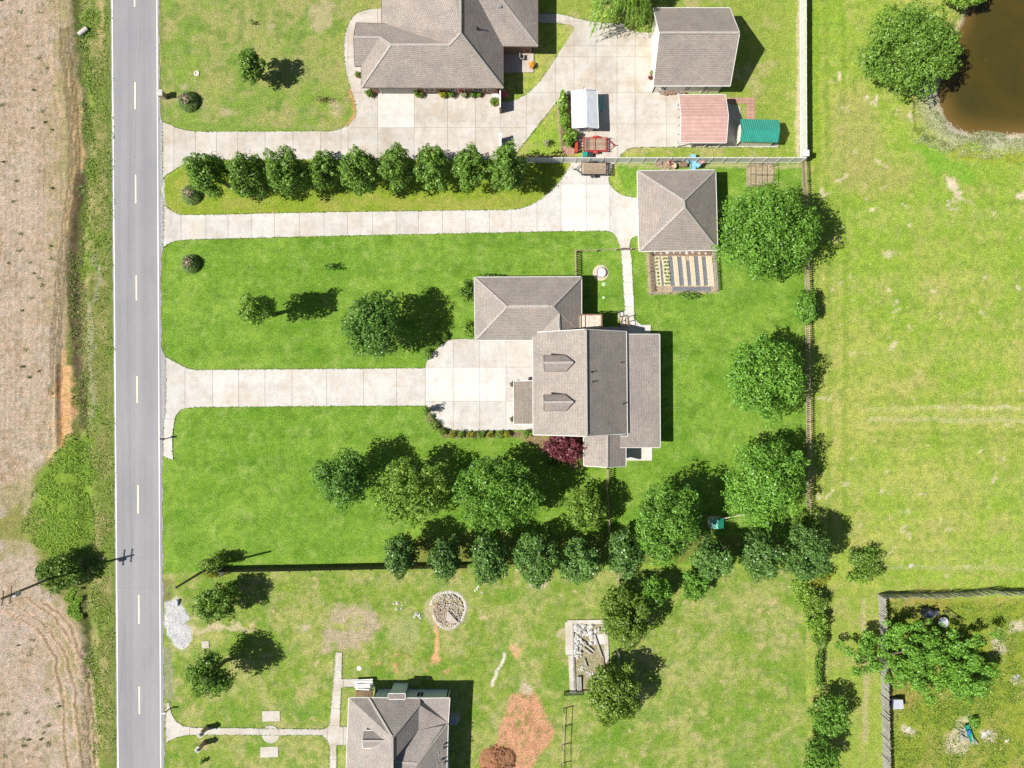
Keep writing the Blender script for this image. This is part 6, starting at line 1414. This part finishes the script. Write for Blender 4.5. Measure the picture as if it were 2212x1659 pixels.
for x in (1235, 1350, 1385):
    for k in range(8):
        u, v = gz(x + random.uniform(-10, 10) + k * 4, 255 + k * 50); p = P(u, v, .2); TSEED[0] += 1
        if k < 3: me_v = crown_mesh('vegetable_plant', .13, .13, .12, L_lime, 500, .08, seed=TSEED[0], lobes=5)
        inst('vegetable_plant', me_v, root, p - root.location, (0, 0, k))
for k in range(9):
    u, v = gz(1220 + k * 88, 180 + random.uniform(-14, 14)); p = P(u, v, .1); inst('stone', Geo().rock((0, 0, 0), random.uniform(.15, .28), .5).mesh('stone', M_stone), root, p - root.location)
# round well ring with lid, and irrigation lids
c = P(1297.4, 589.5); t = thing('fire_pit', (c.x, c.y, 0), 'round stone ring with a pale fill on the lawn by the walkway', 'fire pit'); Geo().lathe(c, [(.62, 0), (.62, .35), (.48, .35), (.48, .1)], 26).obj('ring', M_stone, t); Geo().cyl(c + Vector((0, 0, .02)), c + Vector((0, 0, .22)), .475, n=22).obj('fill', M_fascia_w, t)
g = Geo(); g.cyl(c, c + Vector((0, 0, .02)), .95, n=20); g.obj('gravel_skirt', M_straw, t)
for u, v, r, lb in ((1304, 614, .24, 'larger pale green septic lid in the lawn beside the walkway'), (1304, 643, .18, 'smaller pale green septic lid in the lawn beside the walkway')):
    c = P(u, v); Geo().lathe(c, [(r, 0), (r, .05), (r * .9, .08), (.02, .09)], 18).obj('septic_lid', simple('pale_green_plastic', (.42, .62, .36), .5, .1), label=lb, cat='septic lid', group='septic lids')
for u, v, r, lb in ((425, 159, .32, 'round concrete meter cover on the upper left lawn'),):
    c = P(u, v); t = thing('meter_cover', (c.x, c.y, 0), lb, 'meter cover'); Geo().lathe(c, [(r, 0), (r, .1), (r * .6, .1), (r * .6, .04)], 18).obj('ring', M_conc_new, t); Geo().cyl(c, c + Vector((0, 0, .05)), r * .58, n=12).obj('lid', M_conc_old, t)
c = P(776, 1443.5); Geo().lathe(c, [(.28, 0), (.28, .05), (.02, .07)], 18).obj('septic_lid', M_fascia_w, label='white round lid in the grass above the bottom house', cat='septic lid')
# deck and stairs behind the main house
c = P(1275, 692); root = thing('deck', (c.x, c.y, 0), 'raised pale wooden deck with rails behind the main house', 'deck'); a = P(1250, 710, 3.1); b = P(1298, 681, 3.1); n = 14
for k in range(n):
    x = lerp(a.x, b.x, (k + .5) / n); Geo().box((x, (a.y + b.y) / 2, 3.08), ((b.x - a.x) / n - .015, b.y - a.y, .05)).obj('board', M_deck, root)
g = Geo()
for x, y in ((a.x, b.y), (b.x, b.y), ((a.x + b.x) / 2, b.y), (a.x, a.y), (b.x, a.y)): g.box((x, y, 2.05), (.1, .1, 4.1))
g.obj('posts', M_cedar, root); g = Geo()
for z in (3.5, 4.1): g.beam((a.x, b.y, z), (lerp(a.x, b.x, 1), b.y, z), .07, .06); g.beam((a.x, a.y, z), (a.x, b.y, z), .07, .06); g.beam((b.x, a.y, z), (b.x, b.y, z), .07, .06)
g.obj('railing', M_cedar, root)
# steps
c = P(1350, 692); root = thing('steps', (c.x, c.y, 0), 'small wooden landing with railings beside the concrete walkway', 'steps'); a = P(1340, 706, .5); b = P(1356, 684, .5)
for k in range(7): Geo().box((lerp(a.x, b.x, .5), lerp(a.y, b.y, (k + .5) / 7), .5 - .04 * k), (b.x - a.x, (b.y - a.y) / 7 - .02, .05)).obj('tread', M_deck, root)
for x in (a.x, b.x):
    g = Geo(); g.beam((x, a.y, 1.4), (x, b.y, 1.1), .06, .06)
    for y in (a.y, (a.y + b.y) / 2, b.y): g.box((x, y, .65), (.08, .08, 1.3))
    g.obj('railing', M_cedar, root)
# mailboxes, pillars
def mailbox(u, v, label, brick=False, mat=M_fascia_w):
    c = P(u, v); t = thing('mailbox', (c.x, c.y, 0), label, 'mailbox', 'roadside mailboxes')
    if brick: Geo().box((c.x, c.y, .65), (.6, .6, 1.3)).obj('pillar', M_brownstone, t); Geo().box((c.x, c.y, 1.34), (.72, .72, .08)).obj('cap', M_stone, t); Geo().box((c.x - .3, c.y, 1.05), (.3, .25, .25)).obj('box', M_blackmetal, t)
    else:
        Geo().box((c.x, c.y, .5), (.1, .1, 1.0)).obj('post', M_cedar, t); g = Geo(); g.box((c.x - .1, c.y, 1.08), (.5, .2, .18)); g.cyl((c.x - .35, c.y, 1.17), (c.x + .15, c.y, 1.17), .1, n=12); g.obj('box', mat, t); Geo().box((c.x, c.y - .12, 1.2), (.06, .02, .16)).obj('flag', M_redsteel, t)
mailbox(356, 210, 'brick pillar mailbox at the top of the upper driveway', True); mailbox(362, 947, 'black post mailbox standing on the paved strip by the road', mat=M_blackmetal); mailbox(366, 1531, 'white post mailbox at the mouth of the garden path')
for u, v, lb in ((446, 1572, 'stone pillar on the upper side of the garden path'), (441, 1604, 'stone pillar on the lower side of the garden path')):
    c = P(u, v); t = thing('gate_pillar', (c.x, c.y, 0), lb, 'pillar', 'stone pillars flanking the garden path'); Geo().lathe(c, [(.36, 0), (.33, 1.6)], 4).obj('shaft', M_brownstone, t); Geo().box(c + Vector((0, 0, 1.66)), (.62, .62, .12), rz=.78).obj('cap', M_stone, t); Geo().lathe(c + Vector((0, 0, 1.72)), [(.12, 0), (.2, .12), (.16, .3), (.05, .36)], 12).obj('urn', M_stone, t)
# low brick edging of garden path curve
# lamp post among the trees, with banner
c = P(905, 1004); t = thing('lamp_post', (c.x, c.y, 0), 'white globe lamp post standing between the lawn trees', 'lamp post'); top = P(905, 1005, 4.4); Geo().cyl(c, c + Vector((0, 0, 4.2)), .05, .04, 8).obj('pole', M_blackmetal, t); Geo().lathe(c + Vector((0, 0, 4.2)), [(.08, 0), (.2, .12), (.2, .3), (.06, .42)], 14).obj('globe', M_fascia_w, t)
Geo().box(c + Vector((.35, 0, 2.9)), (.5, .03, 1.2)).obj('banner', M_blackmetal, t)
c = P(385, 705); t = thing('marker_post', (c.x, c.y, 0), 'thin white marker stake on the main lawn near the road', 'marker'); Geo().cyl(c, c + Vector((-.15, 0, 1.0)), .03).obj('stake', M_fascia_w, t)
# culvert pipe
a = P(170, 75, .2); b = P(188, 61, .2); g = Geo(); g.cyl(a, b, .27, n=16); g.obj('culvert_pipe', M_stone, label='pale concrete culvert pipe end in the roadside ditch', cat='pipe')
a = P(383, 1296, .3); b = P(383, 1309, .1); Geo().cyl(a, b, .14, n=12).obj('drain_pipe', M_ac, label='grey drain pipe at the top of the white gravel', cat='pipe')
# concrete square cover
c = P(444, 1392); g = Geo(); g.box(c + Vector((0, 0, .04)), (.85, .8, .1), rz=.05); g.obj('access_cover', M_conc_old, label='square concrete cover between the two lower roadside trees', cat='cover')
# AC unit
c = P(981, 1552); t = thing('air_conditioner', (c.x, c.y, 0), 'blue grey air conditioner on a pad in the bottom house shadow', 'air conditioner'); Geo().box(c + Vector((0, 0, .4)), (.75, .75, .75)).obj('cabinet', M_ac, t); Geo().cyl(c + Vector((0, 0, .78)), c + Vector((0, 0, .8)), .31, n=20).obj('fan_guard', M_blue, t)
for k in range(4): Geo().box(c + Vector((0, 0, .82)), (.6, .05, .02), rz=k * PI / 4).obj('blade', M_ac, t)
Geo().box(c + Vector((.1, .15, .03)), (1.1, 1.1, .1)).obj('pad', M_conc_old, t)
# white boards and pallets at bottom house
c = P(790, 1474); t = thing('board_pile', (c.x, c.y, 0), 'pile of long white boards beside the bottom house', 'board pile')
for k in range(9): Geo().box(c + Vector((random.uniform(-.2, .2), -.55 + .13 * k, .25 + random.uniform(0, .5))), (2.2, .16, .06), rz=random.uniform(-.06, .06)).obj('board', M_fascia_w, t)
pallet(778, 1500, 0, .05, 'brown slatted pallet at the bottom house corner, left of two', 8, M_cedar, group='pallets at the bottom house'); pallet(794, 1497, 1.57, .05, 'brown slatted pallet at the bottom house corner, right of two', 8, M_cedar, group='pallets at the bottom house')
# stone ring
c = P(968.8, 1316.6); root = thing('rubble_ring', (c.x, c.y, 0), 'round pit edged in pale stone and filled with rubble', 'rubble pit'); g = Geo(); ring = Geo()
for k in range(44):
    a = 2 * PI * k / 44; 
    if 2.9 < a < 3.5: continue
    rr = 2.05 + .12 * math.sin(3 * a); inst('rim_stone', Geo().rock((0, 0, 0), random.uniform(.2, .3), .4).mesh('rim_stone', M_conc_old), root, (rr * math.cos(a), rr * math.sin(a) * 1.06, 0))
for k in range(640):
    a = random.uniform(0, 2 * PI); r = 1.85 * math.sqrt(random.random()); g.rock(c + Vector((r * math.cos(a), r * math.sin(a) * 1.05, random.uniform(0, .18))), random.uniform(.05, .15), .8)
g.obj('rubble', M_brownstone2, root, kind='stuff'); g = Geo()
for k in range(260):
    a = random.uniform(2.6, 5.2); r = 1.85 * math.sqrt(random.random()); g.rock(c + Vector((r * math.cos(a), r * math.sin(a) * 1.05, random.uniform(.05, .22))), random.uniform(.05, .12), .8)
g.obj('brown_rubble', M_brownstone, root, kind='stuff')
a = [P(966, 1318, .3), P(992, 1347, .3), P(975, 1345, .3), P(964, 1340, .3)]; Geo().prism([(p.x, p.y) for p in a], .28, .36).obj('concrete_plate', M_conc_old, root)
for (u, v, n_, m_, lb) in ((860, 1309, 6, M_stone, 'small heap of pale stones left of the round pit'), (902, 1330, 12, M_stone, 'heap of grey stones beside the round pit'), (1035, 1273, 5, M_stone, 'pale stones under the lower tree row')):
    c = P(u, v); t = thing('stone_heap', (c.x, c.y, 0), lb, 'stones')
    for k in range(n_): inst('stone', Geo().rock((0, 0, 0), random.uniform(.12, .26)).mesh('stone', m_), t, (random.uniform(-.5, .5), random.uniform(-.4, .4), 0))
# rubble filled pit
def rz5(x, y): return (1660 + x / 3.575) * .72, (1840 + y / 3.575) * .72
c = P(1265, 1410); root = thing('rubble_pit', (c.x, c.y, 0), 'long concrete walled pit half filled with broken slabs', 'rubble pit')
def cw(x0, y0, x1, y1, w, h, nm='coping', m_=M_conc_old):
    p, q = P(*rz5(x0, y0)), P(*rz5(x1, y1)); Geo().beam((p.x, p.y, h / 2), (q.x, q.y, h / 2), w, h).obj(nm, m_, root)
cw(165, 90, 170, 440, .85, .14); cw(195, 445, 210, 850, .75, .16); cw(150, 92, 545, 88, .5, .18); cw(560, 90, 575, 530, .5, .12)
p, q = P(*rz5(215, 100)), P(*rz5(560, 840)); Geo().box(((p.x + q.x) / 2, (p.y + q.y) / 2, .02), (q.x - p.x, p.y - q.y, .04)).obj('pit_floor', simple('pit_soil', (.27, .24, .14), .95, .5, 5, bumps=.05), root)
p, q = P(*rz5(400, 220)), P(*rz5(565, 330)); Geo().box(((p.x + q.x) / 2, (p.y + q.y) / 2, .06), (q.x - p.x, p.y - q.y, .08)).obj('concrete_plate', M_conc_new, root)
for k in range(44):     # hollow blocks in the wall; shade of their cores painted as dark plates on top
    p = P(*rz5(208 + k * .3, 115 + k * 16.5)); o = inst('block', Geo().box((0, 0, .13), (.2, .19, .26)).mesh('block', M_stone) if k == 0 else o.data, root, p - root.location)
    o2 = inst('hole_shade_plate', Geo().box((0, 0, .265), (.09, .10, .012)).mesh('hole_shade_plate', M_dark) if k == 0 else o2.data, o, (0, 0, 0))
for k in range(170):
    x = random.uniform(225, 430 if k % 3 else 500); y = random.uniform(115, 480)
    if x > 430 and y > 200: continue
    if x > 300 and y > 330: continue
    p = P(*rz5(x, y)); r = random.uniform(.12, .34); inst('broken_slab', Geo().rock((0, 0, 0), r, .45).mesh('broken_slab', M_rubble), root, p - root.location + Vector((0, 0, random.uniform(.02, .3))), (random.uniform(-.3, .3), random.uniform(-.3, .3), random.uniform(0, 6)))
for x0, y0, x1, y1, m_ in ((430, 220, 520, 460, M_greyboard), (520, 460, 540, 560, M_cedar), (320, 310, 430, 400, M_conc_old), (310, 360, 410, 430, M_conc_old), (240, 120, 330, 180, M_greyboard), (320, 480, 360, 570, M_greyboard), (250, 665, 262, 820, M_greyboard), (270, 665, 278, 820, M_greyboard), (288, 665, 296, 825, M_greyboard)):
    p, q = P(*rz5(x0, y0)), P(*rz5(x1, y1)); Geo().beam((p.x, p.y, .42), (q.x, q.y, .25), .16, .06).obj('plank', m_, root)
g = Geo()
for k in range(2): 
    p = P(*rz5(300 + 90 * k, 600 + 50 * k))
    for j in range(26): g.rock(p + Vector((random.gauss(0, .22), random.gauss(0, .18), .1)), random.uniform(.06, .14))
g.obj('white_rubble', M_rubble, root, kind='stuff')
# clay heap
c = P(1075, 1648); g = Geo()
n = 18
vs = []; fs = []
for j in range(7):
    for i in range(n):
        a = 2 * PI * i / n; r = 2.2 * j / 6 * (1 + .15 * math.sin(3 * a)); z = .8 * (1 - (j / 6) ** 1.6) + random.uniform(-.06, .06) if j < 6 else -.05; vs.append((c.x + r * math.cos(a), c.y + r * math.sin(a), z))
for j in range(6):
    for i in range(n): fs.append((j * n + i, (j + 1) * n + i, (j + 1) * n + (i + 1) % n, j * n + (i + 1) % n))
M_clay = simple('orange_clay', (.27, .13, .065), .95, .35, 5, bumps=.04)
vs = [(x, y, z + (random.uniform(-.12, .12) if z > 0 else 0)) for x, y, z in vs]; g.add(vs, fs)
for k in range(240):
    a = random.uniform(0, 2 * PI); r = 2.2 * math.sqrt(random.random()); g.rock(c + Vector((r * math.cos(a), r * math.sin(a), .75 * (1 - (r / 2.2) ** 1.6))), random.uniform(.06, .2), .7)
g.obj('clay_heap', M_clay, label='heap of dark orange clay at the bottom edge', cat='soil heap')
# lower right yard
c = P(1931, 1513); t = thing('storage_bin', (c.x, c.y, 0), 'dark grey storage box beside the grey fence', 'storage box'); Geo().prism([(c.x - .55, c.y - .55), (c.x + .55, c.y - .5), (c.x + .45, c.y + .5), (c.x - .5, c.y + .5)], 0, .95).obj('body', M_tarp, t); Geo().prism([(c.x - .6, c.y - .6), (c.x + .62, c.y - .55), (c.x + .5, c.y + .55), (c.x - .55, c.y + .55)], .95, 1.05).obj('lid', M_ac, t)
c = P(2000, 1322); t = thing('grill', (c.x, c.y, 0), 'tarp covered grill in the shade of the fallen tree', 'grill'); g = Geo(); g.lathe(c, [(.7, 0), (.62, .7), (.5, 1.0), (.1, 1.15)], 9); g.obj('cover', M_tarp, t); Geo().box(c + Vector((.75, .1, .4)), (.6, .5, .8), rz=.3).obj('side_box', M_tarp, t)
c = P(2030, 1340); t = thing('round_table', (c.x, c.y, 0), 'grey round garden table behind the fallen tree', 'table'); Geo().cyl(c + Vector((0, 0, .7)), c + Vector((0, 0, .74)), .6, n=20).obj('tabletop', M_ac, t); Geo().cyl(c, c + Vector((0, 0, .7)), .06).obj('pedestal', M_blackmetal, t)
c = P(2087, 1585); t = thing('scrap_pile', (c.x, c.y, 0), 'scrap pile of planks around a green plastic slide', 'scrap pile')
for k in range(16): Geo().box(c + Vector((random.uniform(-.8, .8), random.uniform(-.9, 1.0), .1 + .02 * k)), (random.uniform(.6, 2.0), .12, .05), rz=random.uniform(1.2, 2.8)).obj('plank', M_greyboard if k % 3 else M_trailerwood, t)
g = Geo(); a = c + Vector((-.3, 1.2, .45)); b = c + Vector((.55, -.9, .3)); g.beam(a, b, .5, .05); g.beam(a + Vector((.22, .08, .08)), b + Vector((.22, .08, .08)), .05, .18); g.beam(a + Vector((-.22, -.08, .08)), b + Vector((-.22, -.08, .08)), .05, .18); g.obj('slide', M_greenplastic, t); Geo().box(c + Vector((-.1, .5, .6)), (.35, .5, .25), rz=.4).obj('blue_tub', M_blue, t)
for (u, v, r, lb) in ((2128, 1585, .5, 'pale boulder beside the scrap pile'), (2194, 1463, .4, 'white sheet of rubble in the lower right yard'), (1961, 1575, .35, 'pale flat stone near the grey fence'), (2175, 1600, .25, 'small white stone right of the scrap pile'), (1968, 1222, .25, 'single white stone in the big field')):
    c = P(u, v); g = Geo(); g.rock(c, r, .35); g.rock(c + Vector((r * .8, r * .5, 0)), r * .6, .4); g.rock(c + Vector((-r * .6, -r * .7, 0)), r * .5, .4); g.obj('boulder', M_stone, label=lb, cat='stone')
# play set
c = P(1548, 1135); t = thing('play_set', (c.x, c.y, 0), 'wooden play set with green canopy between the big trees', 'play set'); g = Geo()
p = P(1551, 1131, 2.6); g.beam(p + Vector((-.45, -.6, 0)), p + Vector((-.45, .6, .1)), .9, .04, (-.4, 0, 1)); g.beam(p + Vector((.35, -.6, -.05)), p + Vector((.35, .6, .05)), .8, .04, (.5, 0, 1)); g.obj('canopy', M_greenplastic, t)
for x in (-.8, .7):
    for y in (-.6, .6): Geo().box((p.x + x, p.y + y, 1.2), (.1, .1, 2.4)).obj('post', M_cedar, t)
Geo().beam((p.x + .7, p.y + .5, 2.2), (p.x + 3.6, p.y + 1.1, 2.2), .1, .12).obj('swing_beam', M_deck, t); Geo().beam((p.x + 3.6, p.y + 1.1, 2.2), (p.x + 3.9, p.y + .3, 0), .1, .1).obj('leg', M_deck, t); Geo().beam((p.x + 3.6, p.y + 1.1, 2.2), (p.x + 3.5, p.y + 2.0, 0), .1, .1).obj('leg', M_deck, t)
Geo().box((p.x - .05, p.y, 1.2), (1.5, 1.2, .06)).obj('platform', M_deck, t)
# pebbles on the pond bank
g = Geo()
for k in range(900):
    t_ = random.random(); u, v = random.choice([(lerp(1998, 2035, t_), lerp(215, 270, t_)), (lerp(2035, 2100, t_), lerp(270, 305, t_)), (lerp(2100, 2212, t_), lerp(303, 305, t_))]); u += random.gauss(0, 7); v += random.gauss(0, 7); g.rock(P(u, v) + Vector((0, 0, -.2)), random.uniform(.04, .11))
g.obj('pebbles', M_pebble, kind='stuff')
# white gravel on the drive patch
g = Geo()
GP = [(357, 1300), (383, 1294), (395, 1312), (410, 1335), (398, 1347), (415, 1362), (408, 1383), (395, 1400), (382, 1392), (364, 1368)]
us = RNG.uniform(355, 418, 5200); vs_ = RNG.uniform(1292, 1404, 5200); m_ = inpoly(us, vs_, GP)
for u, v in zip(us[m_], vs_[m_]): g.rock(P(u, v), random.uniform(.03, .075), .8)
g.obj('gravel', simple('white_gravel', (.58, .58, .59), .9, .2, 6), kind='stuff', label='patch of loose white gravel beside the road', cat='gravel')

# ragged grass creeping over the paving edges
def grass_fringe(outlines):
    pos = []
    for pl in outlines:
        pl = smooth_pl(smooth_pl(pl)); n = len(pl)
        for i in range(n):
            (u0, v0), (u1, v1) = pl[i], pl[(i + 1) % n]; L = math.hypot(u1 - u0, v1 - v0) / S
            for k in range(int(L / .035)):
                t_ = random.random(); u = lerp(u0, u1, t_); v = lerp(v0, v1, t_); w = .5 + .5 * math.sin(u * .21 + v * .17) * math.cos(u * .063 - v * .09)
                if 800 < u < 1085 and v < 225 or 1035 < u and v < 20: continue
                if (1206 < u < 1600 and 60 < v < 312) or (u > 1130 and 700 < v < 935 and u < 1406): continue
                if v > 340 and v < 356 and u > 400: continue
                if random.random() < .35 + .5 * w: pos.append((u + random.gauss(0, .4 + .5 * w), v + random.gauss(0, .4 + .5 * w)))
    c = np.array([((u - 1106) / S, (829.5 - v) / S, random.uniform(.03, .09)) for u, v in pos]); k = len(c); nr = RNG.normal(size=(k, 3)) * .4 + np.array([0, 0, 1.0]); nr /= np.linalg.norm(nr, axis=1, keepdims=True)
    co, q, tt = leaf_cloud(c, nr, RNG.uniform(.05, .13, k), np.clip(RNG.normal(.35, .2, k), 0, 1)); me = quads_mesh('grass_fringe', co, q); a_ = me.attributes.new('tint', 'FLOAT', 'POINT'); a_.data.foreach_set('value', tt.astype(np.float32)); me.materials.append(L_olive)
    o = bpy.data.objects.new('grass_fringe', me); COL.objects.link(o); tag(o, 'grass creeping over the edges of the driveways and paths', 'grass', kind='stuff')
grass_fringe([D1, D2, D3, PW, W2])
